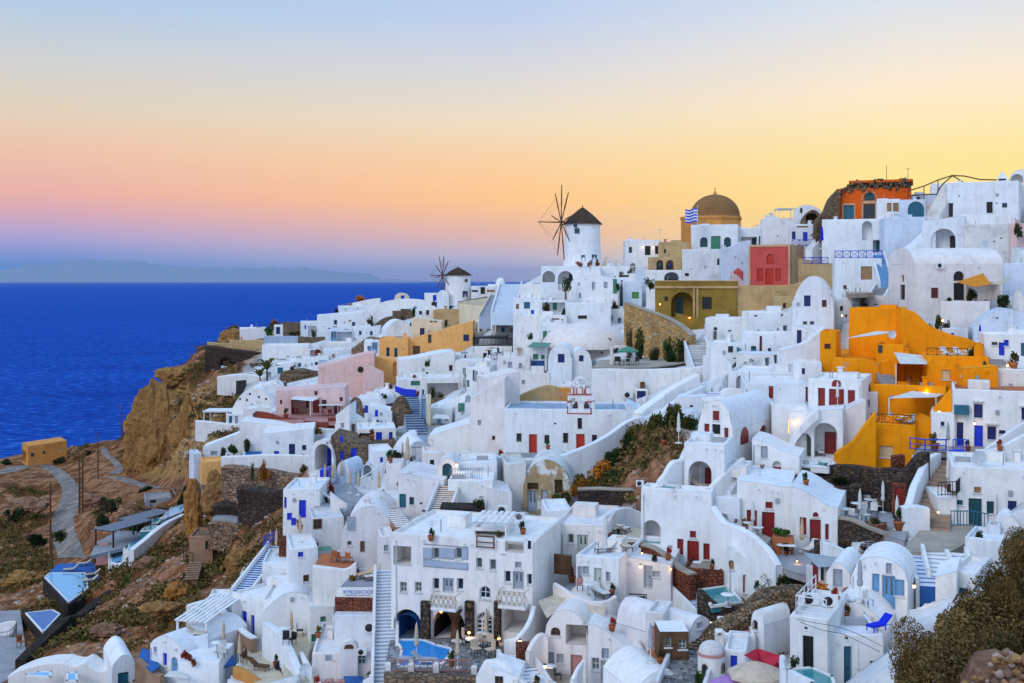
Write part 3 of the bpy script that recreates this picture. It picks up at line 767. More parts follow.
def PERGOLA(label,px0,px1,yt,yb,dd,mat='whitei',roofm='c_wt',D=None,k=1.0,slats=True,yaw=0,post=.07,cat='pergola',tilt=0.0,nx=2):
 D=D if D else gd((px0+px1)/2,yb)*k;o=P((px0+px1)/2,yb,D);w=(px1-px0)*D/F;h=(yb-yt)*D/F
 root=thing('pergola',label,cat,o,R(yaw))
 for i in range(nx):
  x=-w/2+w*i/(nx-1)
  for y in(0,dd):b=MB();b.box((x-post,y-post,-.6),(x+post,y+post,h+(tilt if y else 0)));b.build('post',mat,root)
 b=MB()
 fn=lambda x,y,z:(x,y,z+tilt*y/dd)
 for y in(-.02,dd+.02):b.box((-w/2-.2,y-.06,h),(w/2+.2,y+.06,h+.16),fn)
 b.build('beam',mat,root)
 r=MB()
 if slats:
  n=max(4,int(w/.42))
  for j in range(n+1):
   x=-w/2+w*j/n;r.box((x-.15,-.3,h+.165),(x+.15,dd+.3,h+.22),fn)
 else:r.box((-w/2-.2,-.25,h+.165),(w/2+.2,dd+.25,h+.28),fn)
 r.build('roof',roofm,root);return root
def BOXW(label,x0,x1,yt,yb,dd,mat,D=None,k=1.0,yaw=0,cat='wall',name='wall',back=0,fd=2.5):
 D=(D if D else gd((x0+x1)/2,yb)*k)+back;o=P((x0+x1)/2,yb,D);w=(x1-x0)*D/F;h=(yb-yt)*D/F;mb=MB()
 n=max(2,int(w/1.2));c=.06
 sec=lambda x:[wob(p,.05,.5)for p in((x,0,-fd),(x,0,h*.4),(x,0,h-c),(x,c,h),(x,dd-c,h),(x,dd,h-c),(x,dd,-fd))]
 rows=[sec(-w/2+w*j/n)for j in range(n+1)]
 mb.grid(rows,False);mb.q(*rows[0]);mb.q(*rows[-1][::-1]);q=mb.build(name,mat,None,o);q.rotation_euler=(0,0,R(yaw));PADS.append((o.x,o.y,math.cos(R(yaw)),math.sin(R(yaw)),w/2,dd,o.z));return tag(q,label,cat)
def WINDMILL(label,px,yb,yt,w,yapex,hub,R_,yaw,D,feats,spokes=10,flare=1.0):
 o=P(px,yb,D);s=D/F;r=w*s/2;h=(yb-yt)*s;ha=(yb-yapex)*s
 root=thing('windmill',label,'windmill',o)
 b=MB();b.lathe([(r*1.07,-1.5),(r*1.05,0),(r,h*.6),(r*.98,h)],36);b.build('tower','wh',root)
 c=MB();c.lathe([(r*1.10,h-.12),(r*1.08,h+.05),(r*.6,h+(ha-h)*.52),(r*.2,h+(ha-h)*.86),(0.02,ha)],32);rf=c.build('roof','thatch',root)
 f=MB();f.lathe([(.08,ha-.1),(.05,ha+.35)],6);f.build('finial','wood',rf)
 hx=Vector(((hub[0]-px)*s,0,(yb-hub[1])*s));ax=Vector((math.sin(yaw),-math.cos(yaw),0))
 root_pt=Vector((0,0,hx.z))+ax*r*.6;tip=root_pt+ax*((hx.x-root_pt.x)/ax.x if abs(ax.x)>.2 else r)
 wl=MB();wl.tube(root_pt,tip+ax*R_*s*.62,.16,8,.07);wl.lathe([(.0,-.1),(.3,-.1),(.3,.15),(0,.15)],10,tuple(tip));wheel=wl.build('sail_wheel','wood',root)
 e=Vector((-ax.y,ax.x,0));up=Vector((0,0,1));rnd=random.Random(3)
 for k in range(spokes):
  a=2*math.pi*k/spokes+.12;d=e*math.cos(a)+up*math.sin(a);L=R_*s*rnd.uniform(.9,1.03)
  sp=MB();sp.tube(tip,tip+d*L,.10,5,.08);sp.tube(tip+d*L*.45,tip+d*L,.13,5,.09);sp.build('spoke','wood',wheel)
 st=MB()
 for k in range(spokes):
  a=2*math.pi*k/spokes+.12;d=e*math.cos(a)+up*math.sin(a);st.tube(tip+ax*R_*s*.6,tip+d*R_*s*.8,.012,3)
 st.build('stay','iron',wheel)
 for(x,y0,y1,ww,col,door)in feats:
  dx=(x-px)*s;dx=max(-r*.97,min(r*.97,dx));an=math.asin(dx/(r*1.01))
  M=lambda u,v,wv_:((r*1.02-wv_)*math.sin(an)+u*math.cos(an),-(r*1.02-wv_)*math.cos(an)+u*math.sin(an),v)
  window(root,M,-ww*s/2/max(.5,math.cos(an)),(yb-y1)*s,ww*s/2/max(.5,math.cos(an)),(yb-y0)*s,.12,col,False,False,door,True)
 return root
WINDMILL('large white windmill with dark conical roof and bare wooden sails on the skyline',582.5,264.5,224,36,207,(561,222.5),39,R(-77),192,[(576,229,234,4.5,'dt',False),(574.5,225,228,3,'dt',False),(582,255.5,263,4,'dt',False),(593,255,264.5,5,'dt',True)],9)
WINDMILL('small white windmill above the sea with blue door and grey sails',458,299,275,25,267,(443,275.5),21,R(-64),250,[(466.5,279,282,2.5,'br',False),(465.5,291,297.5,4.5,'nv',True)],10)
H('white terrace house below the large windmill with two deep arches',541,601,266,291,14,0,'f','wh','n 542.5 271 555 282 2.5; n 558 271 573 290 2.5; @w 569 274 572.5 281 dt',D=183)
H('small brown tent-roofed house peeking out right of the large windmill',597,616,257,266,6,0,'g','cream','',D=206,rise=3.2,rm='thatch')
o=P(711,262,214);s=214/F;root=thing('domed_church','ochre church with big brown dome and octagonal drum against the sky','church',o)
b=MB();b.lathe([(31*s,-3),(31*s,43*s),(30*s,45*s)],8,(0,0,0),False,R(8));b.q(*[(30*s*math.cos(R(8)+k*math.pi/4),30*s*math.sin(R(8)+k*math.pi/4),45*s)for k in range(8)]);b.build('drum','drum',root)
b=MB();b.lathe([(32*s,42.2*s),(32*s,44.4*s),(30.5*s,44.8*s)],8,(0,0,0),False,R(8));b.build('cornice','drum',root)
b=MB();b.lathe([(25.5*s,44*s),(25.5*s,45.5*s)]+[(24.6*s*math.cos(k*math.pi/24),45.5*s+22*s*math.sin(k*math.pi/24))for k in range(13)],40,(4*s,0,0));dm=b.build('dome','dome',root)
b=MB();b.lathe([(2.6*s,66.5*s),(2.2*s,68*s),(1.2*s,69*s),(1.3*s,70*s),(.3*s,71*s),(.3*s,75*s),(.0,75*s)],10,(4*s,0,0));b.box((2.6*s,-.2*s,73*s),(5.4*s,.2*s,73.5*s));b.build('finial','drum',dm)
H('white arcade building with three arched openings in front of the brown dome',691,738,224.5,252,6,-4,'f','wh','W 700 237 707.5 247 dt; d 711 236 720.5 250 gn; W 724 237 731 247 dt',D=206)
H('low white annex with shaded porch right of the arcade building',737,766,228,252,6,4,'f','wh','N 741 237 757 248 2; @d 752 238 757 248 dt; d 759 236 764 247 dt',D=207)
o=P(697.5,250,203);s=203/F;root=thing('flagpole','tall white flagpole flying a blue and white striped flag before the dome','flagpole',o)
b=MB();b.tube((0,0,-1),(0,0,45*s),.06,8,.04);b.build('pole','whitei',root)
b0,b1=MB(),MB()
for k in range(9):
 bb=b1 if k%2 else b0;rows=[]
 for i in range(13):
  u=i/12;x=-u*12.5*s;y=.35*math.sin(u*6)*u;zt=(41.5-u*1.2-k*1.5)*s+.12*math.sin(u*7);rows.append([(x,y,zt),(x,y+.02,zt-1.5*s)])
 bb.grid(rows,True)
b0.build('flag','c_bl',root);fl=b1.build('white_stripes','c_wt',root)
b=MB();b.box((-3.6*s,-.12,36.6*s),(-3.0*s,.0,41*s));b.box((-5.6*s,-.12,38.4*s),(-.8*s,.0,39.3*s));b.build('cross','c_wt',root)
H('pale grey plastered block with one small arched window beneath the arcade',682,730,249,281,8,-6,'f','wg','W 717 258 722 265 dk; w 685 273 689 276 dk',D=192)
H('tan flat-roofed cube beside the grey block',659,689,242,262,6,3,'f','tan','w 664 249 666 253 dk',D=202)
H('white cube house with two lit lamps and dark door, left on the ridge',625,661,240,268,7,4,'f','wh','d 645 246 650.5 255 bk; w 629 247 632 253 dk; w 655 246 659 254 dk',D=206)
LAMP('small lit lamp left of the dark ridge door',642.5,248,205.5,10,s=1.2);LAMP('small lit lamp right of the dark ridge door',653,248,205.5,10,s=1.2)
hb=H('tan stone wall pierced by two white arches with hanging bells',648,682,257,283,1.2,0,'f','tan','n 656.5 260 663 270 0.9; n 666 260 673.5 270 0.9',D=184,cat='bell wall',name='bell_wall')
for x,c in((659.8,'c_dt'),(669.8,'c_nv')):
 q=hb['loc'](x,265,'f',.3);b=MB();b.lathe([(.0,.5),(.2,.45),(.3,.1),(.48,-.5),(.4,-.5),(.0,-.4)],12,tuple(q));b.build('bell',c,hb['root'])
H('low white wall house with a shallow arch relief below the bells',646,682,270,283,3,0,'f','wh','W 664 272 679 281 wt',D=180)
H('white curved-top plaster block between grey block and red house',722,751,249,282,6,8,'c','wb','',D=188,yt2=240)
hr=H('red-fronted house with arched niche and ochre side wall',749,790,245,283,8,-34,'f','red','W 766.5 254 773.5 264 rr; d 765.5 268.5 773 284 rr; w 757 268.5 763 281 rr; w 775.5 268.5 781 281 rr',D=177)
b=MB();W_,H_=hr['W'],hr['H']
for bx in(((-W_/2-.05,-.10,-.3),(-W_/2+.28,-.01,H_)),((W_/2-.28,-.10,-.3),(W_/2+.1,-.01,H_)),((-W_/2+.28,-.10,H_-.3),(W_/2-.28,-.01,H_+.08))):b.box(*bx)
b.build('border','peach',hr['root'])
b=MB();b.box((W_/2+.04,.3,-2),(W_/2+.12,hr['dd'],H_-.02));b.build('side_wall','peach',hr['root'])
H('tiny red-fronted shrine on a pink wall left of the red house',733,742,268,277,1.2,-10,'g','red','',D=174,cat='shrine',name='shrine',rise=.6)
WALL('pinkish sloping wall in front of the red house',[(731,272,287),(738,276,288),(744,282,290)],'pink',.5,D=173)
H('olive-plastered house with arched porch, green door and one window',655,737,281,321,9,-3,'f','olive','n 671 292 693.5 317 2.4; @d 676 297 683 314 dt; w 702 297 712 309.5 dk; w 664.5 296.5 668 301 dk',D=164,rm='tan')
b=MB();h_=HOUSES[-1];b.box((-h_['W']/2-.12,-.22,h_['H']-1.1),(h_['W']/2+.12,-.02,h_['H']-.75));b.box((-h_['W']/2-.12,-.14,h_['H']-.08),(h_['W']/2+.12,-.01,h_['H']+.1));b.build('cornice','tan',h_['root'])
b=MB()
for fx in(694,697.5):
 q=h_['loc'](fx,300,'f');b.box((q.x-.16,-.16,-.2),(q.x+.16,-.02,h_['H']-1.1))
b.build('pilaster','tan',h_['root'])
LAMP('lit orange lamp at the left corner of the olive house',660,305,163.5,14,m='lampo');LAMP('lit orange lamp on the low parapet before the olive porch',689.5,318.5,161,14,m='lampo')
WALL('low olive parapet curving before the arched porch',[(676,313,326),(690,316,330),(704,318,333)],'olive',.5,D=161)
WALL('long weathered tan wall under the red house',[(737,285,330),(764,285.5,332),(796,284,330),(812,276,318)],'tan',1.2,D=163,sm=False)
WALL('tan wall with stains behind the rounded white house',[(800,258,300),(818,262,300),(838,264,300)],'tan',1.0,D=166,sm=False)
H('white house with pergola frame on its left roof, on the skyline',762,797,218,250,8,3,'f','wh','k 771 214',D=190)
H('small white gabled cube with a dark slit window on the skyline',793,821,205,232,7,0,'b','wh','w 800 208 802.5 213 dk',D=188,rise=1.0)
PERGOLA('white terrace pergola on the skyline left of the gabled cube',779,795,209.5,219,3,'whitei','c_wt',D=189,post=.06)
H('white house front with blue shutters and balcony behind the blue parasol',789,822,224,247,6,2,'f','wh','w 792 231.5 795.5 239 nv; d 803 232 807.5 241 bl; w 797 226 808 227.5 wd',D=180)
H('broken brown rock-cut vault beside the orange house',803,823,210,222,5,6,'b','srb','n 806 213 818 221 2',D=183,name='cave_ruin',cat='cave ruin',rise=1.6)
h_=H('orange-red house with tall arched window, blue door, flat red roof',836,911,188,220,8,-2,'f','rust','W 864.5 192 874.5 200.5 dt; w 863 204.5 875.5 219.5 dk; d 843.5 205.5 854 219.5 tl',D=176)
b=MB()
for(a0,b0,a1,b1)in((862,201,877,203.6),(861.5,201,863.4,219.8),(875,201,877,219.8),(842,203.6,855.5,205.2),(842,205,843.6,219.8),(854,205,855.6,219.8)):
 p=h_['loc'](a0,b0,'f');q=h_['loc'](a1,b1,'f');b.box((p.x,-.10,q.z),(q.x,.02,p.z))
for k in range(9):
 p0=h_['loc'](869.5,199,'f');a=math.pi*k/8
 b.box((p0.x+math.cos(a)*1.15-.14,-.10,p0.z+math.sin(a)*1.15-.14),(p0.x+math.cos(a)*1.15+.14,.0,p0.z+math.sin(a)*1.15+.14))
b.build('window_surround','peach',h_['root'])
b=MB();b.box((-h_['W']/2+2,-.3,h_['H']+.85),(h_['W']/2+.3,8,h_['H']+1.25));b.build('roof_slab','rust',h_['root'])
b=MB();rr=random.Random(4)
for k in range(420):
 x=rr.uniform(-h_['W']/2+.6,h_['W']/2);z=h_['H']+rr.uniform(-.35,1.0)-max(0,(-x-2.6))*.30+.35*math.sin(x*1.7);r_=rr.uniform(.12,.3);b.lathe([(.02,-r_),(r_,-.2),(r_*.9,.2),(.02,r_)],6,(x,rr.uniform(-.25,1.5),z),False,rr.uniform(0,3))
b.build('rubble_cap','srb',h_['root'])
WALL('rough brown rubble bank sloping down left of the orange house',[(817,222,232),(823,214,230),(829,205,226),(835,196,224),(840,190,222)],'srb',2.5,D=176.5,cat='rubble bank',name='rubble_bank',amp=.7)
POLE('thin mast with a dark lantern on the orange house roof',886.5,182,17,.05,'iron',177,name='roof_mast',cat='mast');POLE('short antenna mast with crossbars right of the orange roof',908,190,22,.05,'iron',174,name='antenna',cat='antenna',arms=2)
H('white wall house with wood-framed window beside the orange house',877,900,199,222,5,2,'f','wh','w 887 203 891.5 211.5 wd; w 893 203 898.5 211.5 wd',D=168)
H('pale blue house front with a big teal arched door',899,926,199.5,228,6,3,'f','wb','D 908 201.5 924 217 tl',D=166)
H('plain pale blue block under the teal arched door',884,926,217,262,7,6,'f','wb','',D=159)
H('long white wall house under the orange house with teal recess',822,886,219,262,8,-3,'f','wh','n 862 221 872 240 1.5; N 873 240 886 252 1.5; @d 876 241 881 252 tl; @d 882 241 885 252 tl',D=168)
o=P(950,199,171);s=171/F;root=thing('pole_frame','arched frame of bare wooden poles on the roof terrace by the antenna','pole frame',o)
for nm,pts in(('ridge_pole',((-42,8),(-26,13),(-12,19),(2,23.5),(14,23),(30,19.5),(52,19))),('lower_pole',((-42,3),(-26,4.5),(-10,5),(6,7),(20,9),(40,17))),('front_brace',((-14,0),(-12,9),(-6,16),(2,23))),('rear_brace',((2,23.5),(10,19),(16,14),(20,8)))):
 b=MB()
 for p,q in zip(pts[:-1],pts[1:]):b.tube((p[0]*s,0,p[1]*s),(q[0]*s,0,q[1]*s),.10,5)
 b.build(nm,'wood',root)
for x,h2 in((-42,8),(-26,13),(-12,19)):b=MB();b.tube((x*s,0,-1),(x*s,0,h2*s),.07,5);b.build('post','wood',root)
H('distant white roof block behind the pole frame',931,966,183,205,7,2,'f','wh','',D=182)
H('second distant white roof block nearer the bare wooden pole frame',908,938,194,206,6,-3,'f','wb','w 915 197 920 201 dk',D=178)
H('upper white house with two dark doorways below the pole frame',947,997,182,226,8,3,'f','wh','d 986.5 202 992.5 213 bk; d 948 203 953 217 bk; w 938 203 941 209 dk',D=158)
STAIR('worn stone stair climbing to the upper white house',(932,218),(946,193),2.2,11,'old','old',None,158,161)
H('white tower house at the right end of the ridge with one small window',994,1019,181,232,8,-4,'f','wh','w 1002 203 1007 207.5 dt',D=156)
H('little pointed white chimney house on the right ridge',997,1008,171,183,2,0,'g','wh','w 998.5 178.5 1006 180.5 dk',D=160,name='chimney_house',rise=1.1)
H('white arched belfry wall at the picture edge on the ridge',1009,1040,169,185,2,0,'v','wh','n 1011 174 1023 183 1.6',D=161,name='belfry',cat='belfry',rise=1.4)
WALL('long white ledge wall under the upper white house',[(962,214,232),(985,214.5,232),(1012,215,232)],'wh',1.0,D=153,sm=False)
H('flaking white wall house with a satellite dish below the ledge',963,1009,224,268,7,2,'f','old','',D=149)
DISH('grey satellite dish on the flaking white wall',P(985,249,147.5),R(0),1.1)
H('house with a deep arched porch and sweeping curved roofline',922,965,220,257,6,-4,'c','wh','n 931 228.5 955.5 252 2.4; @d 950 236 955.3 251 bk',D=152,yt2=217)
WALL('white roofline sweeping down left from the arched porch',[(898,252,268),(912,247,266),(926,236,262),(936,226,258)],'wh',3.5,D=153)
H('pink-plastered house at the right edge under the ridge',1008,1050,223,268,7,0,'f','pink','w 1022 248 1027 259 gn',D=147)
BUSH('dark creeper hanging down the pink house wall',1018,236,9,13,'dark',D=146.3,n=260,name='creeper',cat='creeper')
H('plain white cube below the pink house at the right edge',1003,1045,263,305,6,4,'f','wb','',D=136)
h_=H('white house with blue terrace railings and a wooden-framed window',835,882,258,292,7,4,'f','wh','w 861 266.5 872 279.5 wd',D=152)
e=[h_['root'].matrix_basis@Vector((x,-.02,h_['H']))for x in(-h_['W']/2,h_['W']/2)]
RAIL('bright blue lattice railing on the roof terrace of the white house',e,1.0,'bluei','cross',th=.045)
RAIL('blue balcony railing beside the red house on the tan wall',[P(803,264,166),P(812,264,166),P(828,264,166)],1.0,'bluei','cross',th=.045)
RAIL('blue balcony railing before the blue shutters',[P(792,246,179),P(806,246,179),P(816,246,179)],1.0,'bluei','cross',th=.045)
PC('tall cobalt blue folded parasol on the skyline terrace',P(822,249,164.5),'clothn',2.2)
STAIR('blue-painted stair descending right of the railed terrace',(886,284),(878,255),1.4,12,'bluef','c_lb','wh',149,153)
STAIR('cobalt stair climbing behind the railed terrace',(809,250),(818,239),1.2,9,'bluef','wh',None,175,178)
SLAB([(843,289),(866,289),(874,293),(848,294)],'pave',(855,292),D=148)
WALL('white terrace front with dark doorway under the two terrace chairs',[(842,292,308),(858,293,308),(876,294,308)],'wh',2.0,D=147,sm=False)
CHAIR('left dark chair on the terrace below the wood-framed window',P(846,291.5,147.6),20,'wood');CHAIR('chair with white back on the terrace below the wood-framed window',P(858,291.5,147.6),-10,'clothw',1.3)
H('dark doorway block under the two-chair terrace',849,872,293,309,3,2,'f','wg','d 851 295 857 305 bk; w 862 296 869 301 dk',D=146.5)
STAIR('pale curved stair between the chair terrace and the vaulted house',(872,306),(884,286),1.8,10,'greyf','greyf','wh',143,150)
H('rounded white house with two dark windows above the yellow house',792,834,276,336,10,-18,'b','wh','w 804 295.5 810.5 306 nv; w 822 300 826.5 307 mar; w 804 321 806 325 wt; w 811 321 813 325 wt',D=132,rise=3.2)
LAMP('lit lamp on the right corner of the rounded white house',842,316.5,131,16);BUSH('small dark plant beside the lamp of the rounded house',846,318,4,4,'dark',D=131,n=150)
H('large barrel-vaulted house with arched doorway and orange sail',914,1003,264,330,8,2,'x','wp','W 953.5 271 964 281 bk; d 953.5 283 964.5 300 bk; w 931 287.5 938 298 mar; N 966 282 1000 300 2; d< 900 284.5 905 299.5 bk; w< 901.5 275 904 281.5 bk',D=129,rise=2.0)
WALL('curved white terrace front below the orange sail',[(940,302,337),(957,301,338),(976,301,337),(990,301,334)],'wp',.5,D=125)
SAIL('orange and cream triangular shade sail over the vaulted house terrace',[P(957,282,126.5),P(983,273,127.5),P(991,284,125),P(975,287,123.5)],'cloths',.3)
SAIL('beige triangular shade sail right of the orange one',[P(986,284,126),P(1011,278,127),P(1002,284,124)],'clothb',.2)
for i,(x,y,w_,h2,kd,lb)in enumerate([(971,300,14,12,'dark','dark leafy plant on the terrace under the orange sail'),(985,300,13,11,'dark','dark leafy plant right of the sail doorway'),(1003,302,14,14,'dark','dark bush beneath the beige sail'),(949,301,7,4,'green','low green planting at the left end of the sail terrace'),(930,330,10,12,'dark','dark bush above the yellow house roof'),(938,328,10,14,'green','green bush with a lit lamp above the yellow house'),(946,331,8,10,'dark','right dark bush above the yellow house')]):
 BUSH(lb,x,y,w_,h2,kd,D=127 if y<310 else 122,n=300)
LAMP('red-orange lit lamp among the bushes above the yellow house',942.5,321.5,121.5,14,(1,.4,.15),'lampo')
H('white pod-shaped oven block at the right end of the sail terrace',1012,1024,290,303,3,0,'b','wp','',D=127,rise=1.0)
H('low white vault right of the bushes with thin antennas',973,1045,309,345,9,8,'b','wb','',D=120,rise=2.2)
POLE('thin white antenna pole on the low white vault',1014,322,15,.03,'metal',119,name='antenna',cat='antenna',arms=3);POLE('short antenna on the left shoulder of the low white vault',1007,330,9,.03,'metal',117.5,name='antenna',cat='antenna',arms=2)
PC('folded blue parasol beside the low white vault',P(980,332,117),'clothn',.9)
H('white house with blue door and teal window at the right edge beside the yellow house',984,1040,334,372,6,6,'f','wh','d 999 342.5 1004.5 355.5 bl; w 1004.5 340 1009 346 bl; d 1021 343 1028 356 tl; w 993.5 342 996 345 dk',D=109)
BUSH('round dark green bush left of the blue door at the right edge',973,344,10,10,'dark',D=111,n=260);BUSH('pale potted shrub left of the blue and teal doors',983,346,9,12,'olive',D=110,n=200);POT('potted plant between the blue door and teal window',P(1013,352,107),'green',1.8)
H('white low parapet house beside the stone stair right of the yellow house',990,1045,369,396,5,4,'f','wh','',D=105)
LAMP('lit lamp beside the stone stair right of the yellow house',1007.5,366.5,106.5,16)
STAIR('grey stone stair between yellow house and blue door house',(1002,370),(985,352),2.0,10,'greyf','greyf',None,106,112)
H('tall back block of the yellow house with a long curved shoulder',849,904,308,350,6,-4,'f','yel','',D=119)
WALL('curved yellow wall sweeping down from the back block to the right',[(900,308,350),(915,312,352),(930,325,358),(950,334,364),(970,339,366),(988,349,370)],'yel',1.5,D=117)
H('left cube of the yellow house with a tiny two-pane window',820,836,331,374,5,-6,'f','yel','w 824.5 344 830.5 349 mar',D=115.5)
WALL('low yellow parapet curving round the left terrace',[(834,357.5,375),(850,358.5,376),(868,359,377),(877,363,381),(881,372,388)],'yel',.5,D=112)
SLAB([(836,359),(882,359),(884,349),(838,349)],'yel',(860,359),D=115,name='terrace_paving')
SAIL('white shade sail over the left terrace of the yellow house',[P(846,338,114),P(877,331,116),P(896,332,116),P(878,334.5,113)],'clothw',.2)
h_=H('central cube of the yellow house with small window and round chimney',876,904,344,378,5,-6,'f','yel','w 878 345 882.5 353 br',D=113.5)
DISH('satellite dish on the central yellow cube',P(891.5,339,113.5)+Vector((0,0,.0)),0,.9)
STAIR('dark stair climbing between the yellow terrace walls',(889,385),(880,364),1.6,10,'greyf','greyf',None,109.5,114)
WALL('arched yellow stair wall right of the dark stair',[(881,362,380),(889,360,386),(894,370,388)],'yel',.4,D=111.5)
H('shaded yellow porch block with dining table behind',893,929,357,390,5,0,'f','yel','N 897 363.5 927 386 3.2',D=110.5)
SAIL('white fabric canopy sloping over the yellow dining porch',[P(894,352,110.5),P(928,356,111.5),P(927,364,107.5),P(900,363.5,107.5)],'clothw',.15,posts=[(P(896,364,107.5),3.0)])
TABLE('round table under the white canopy of the yellow porch',P(908,385,109.5),'wood');BUSH('planter of green shrubs on the yellow porch',922,386,10,5,'dark',D=109.5,n=200);CHAIR('chair at the table on the yellow porch',P(914,386,109.2),60,'wood')
h_=H('right block of the yellow house with roof terrace and shuttered window',927,989,356,396,7,10,'f','yel','w 941.5 370 950.5 380 cr; w 957.5 365.5 959.5 367.5 dk',D=108)
z_=h_['roofz']
RAIL('wooden criss-cross railing around the yellow roof terrace',[h_['root'].matrix_basis@Vector((x,.15,h_['H']))for x in(-h_['W']/2,-h_['W']/6,h_['W']/6)],.75,'wood','cross',th=.03)
for x,lb in((948.5,'left white lounger on the yellow roof terrace'),(961,'right white lounger on the yellow roof terrace')):
 q=P(x,353,109.5);q.z=z_-.25;LOUNGER(lb,q,8,'clothw','c_wt',1.1)
H('round yellow chimney stub at the right end of the yellow roof terrace',974,984,343,360,1.2,0,'b','yel','',D=108.5,name='chimney_stub',cat='chimney',rise=.5)
BUSH('grey-blue agave pot on the right corner of the yellow roof',985,360,6,4,'blue',D=107,n=130)
H('lower right yellow terrace block with sloping wall',962,998,369,398,5,14,'s','yel','',D=105,yt2=366)
SAIL('pale grey flat canopy on white posts over the lower yellow terrace',[P(889,398,103),P(912,391,106),P(946,393,106),P(936,397,103)],'clothw',.1,posts=[(P(889,398,103),3),(P(936,397,103),3)])
H('lower wall block of the yellow house behind the patterned railing',870,946,385,428,4,-3,'f','yel','',D=106.5)
WALL('yellow stair wall slanting down on the right of the lower terrace',[(932,412,430),(942,401,424),(952,389,416)],'yel',.6,D=102)
LAMP('lit lamp on the lower yellow terrace wall',925.5,391,106.2,12);LAMP('lit lamp at the foot of the slanting yellow wall',939,413,101,12)
h_=H('lowest yellow cube with cream shuttered window and patterned balcony above',871,915,424,466,6,-4,'f','yel','w 880 446 893.5 457.5 cr',D=100)
RAIL('wooden patterned railing on the lowest yellow cube',[h_['root'].matrix_basis@Vector((x,.12,h_['H']))for x in(-h_['W']/2,0,h_['W']/2)],.85,'wood','wave',th=.028)
for x,rz_,lb in((899,30,'grey sofa lounger on the lowest yellow balcony'),(910,-30,'second lounger on the lowest yellow balcony beside the canopy post')):
 q=P(x,420,102.5);q.z=h_['roofz']-.25;LOUNGER(lb,q,rz_,'clothg','wood')
q=P(903,421,101.5);q.z=h_['roofz']-.25;TABLE('low table among the loungers on the lowest yellow balcony',q)
q=P(893,420,103);q.z=h_['roofz']-.25;BUSH('planted pot on the lowest yellow balcony',0,0,7,6,'olive',at=q,n=160)
H('narrow yellow side wall with dark door beside the blue railings',914,931,430,462,5,12,'s','yel','d 914.5 434 917.5 443 br',D=101,yt2=418)
WALL('long yellow garden wall sloping down to the stone wall',[(876,412,462),(866,424,463),(854,440,464),(843,448,465),(835,454,466)],'yel',.5,D=99)
SLAB([(838,466),(876,466),(878,452),(842,452)],'bluef',(855,464),D=100.5)
PC('orange folded parasol in the corner of the yellow garden',P(855,463,100.5),'cloth_o',1.05)
TABLE('blue round table under the orange parasol',P(856,464.5,99.8),'c_lb',1.1);CHAIR('dark chair beside the blue table',P(865,465.5,99.5),60,'wood');CHAIR('chair by the lowest yellow cube wall',P(869,464,100),-60,'iron')
h_=H('white house with cobalt door, navy shutters and reddish flat roof edge',953,1040,390,452,8,3,'f','wh','w 974 404.5 982.5 418 nv; w 1021.5 408 1030 420 nv; d 957 422.5 963.5 450 nv; d 974.5 425.5 983 449 bl; w 987.5 426.5 996 439.5 nv; w 1001 430 1003.5 434 nv',D=99,rm='terra')
b=MB();p=h_['loc'](954,404.5,'f');q=h_['loc'](969,414,'f');b.box((p.x,-.7,q.z),(q.x,-.02,p.z));b.build('shutter_box','c_tl',h_['root'])
b=MB()
for(a0,b0,a1)in((972.5,401,983.5),(1019.5,406,1031),(985.5,423.5,997.5)):
 p=h_['loc'](a0,b0,'f');q=h_['loc'](a1,b0,'f');b.box((p.x,-.3,p.z-.08),(q.x,-.01,p.z+.06))
b.build('drip_mould','wp',h_['root'])
LAMP('bright lamp above the cobalt door',974.5,424.5,98.6,26,(1,.55,.2));
H('small white annex with tiny window left of the cobalt door house',931,955,412,452,6,0,'f','wh','w 941 421.5 944.5 426 nv',D=100)
PC('tall grey folded parasol before the cobalt door house',P(948,447,97),'clothg',1.6)
SLAB([(914,452),(990,452),(992,444),(925,443)],'pave',(950,450),D=97.5)
RAIL('cobalt blue pipe railing stepping down beside the cobalt door terrace',[P(910,449,98),P(925,451,96.5),P(946,451,96)],1.0,'bluei','two',th=.05)
RAIL('short cobalt railing in front of the navy door',[P(953,451,96),P(966,451,96)],1.0,'bluei','bars',th=.04)
POT('big yellow-green plant pot on the cobalt terrace',P(934.5,449,97),'oran',1.6)
WALL('cobalt blue painted parapet below the folded grey parasol',[(950,450.5,461),(957,450.5,462),(964,450,461)],'c_bl',.4,D=95.5)
BUSH('cobalt blue flowering pot plant before the navy door',950,452,6,9,'blue',D=96,n=160)
WALL('curved white stair parapet at the right edge',[(985,449,462),(996,442,458),(1006,434,452),(1016,427,446),(1032,418,440)],'wh',.4,D=94)
STAIR('broad stone stair behind the curved white parapet at the right edge',(1001,448),(1030,432),2.0,9,'brick','brick',None,93.5,96,wvec=(.2,1,0))
WALL('long white parapet under the broad stone stair',[(984,451,470),(1000,448,470),(1014,440,470),(1034,430,470)],'wh',.5,D=91.5)
h_=H('low white house with green door, dark windows and thin chimney pipe',952,1045,468,541,8,5,'f','wh','w 974.5 487 981 493 wd; d 969 498.5 982 527 dt; w 987 501.5 994 514 dt; w 1008 501 1016.5 512 nv; w 959 500 961 505 tl',D=86)
POLE('thin grey vent pipe on the low white house',997,506,12,.05,'metal',85.6,name='vent_pipe',cat='pipe')
DISH('large pale satellite dish on the roof of the low white house',P(978,467,88),R(-8),1.35)
H('white terrace block with black railing above the stone path',938,957,496,540,4,14,'f','wh','',D=86.5)
RAIL('black iron railing round the small white terrace',[P(938,496,86),P(956,495,85.6),P(967,484,89)],1.05,'iron','bars',th=.03)
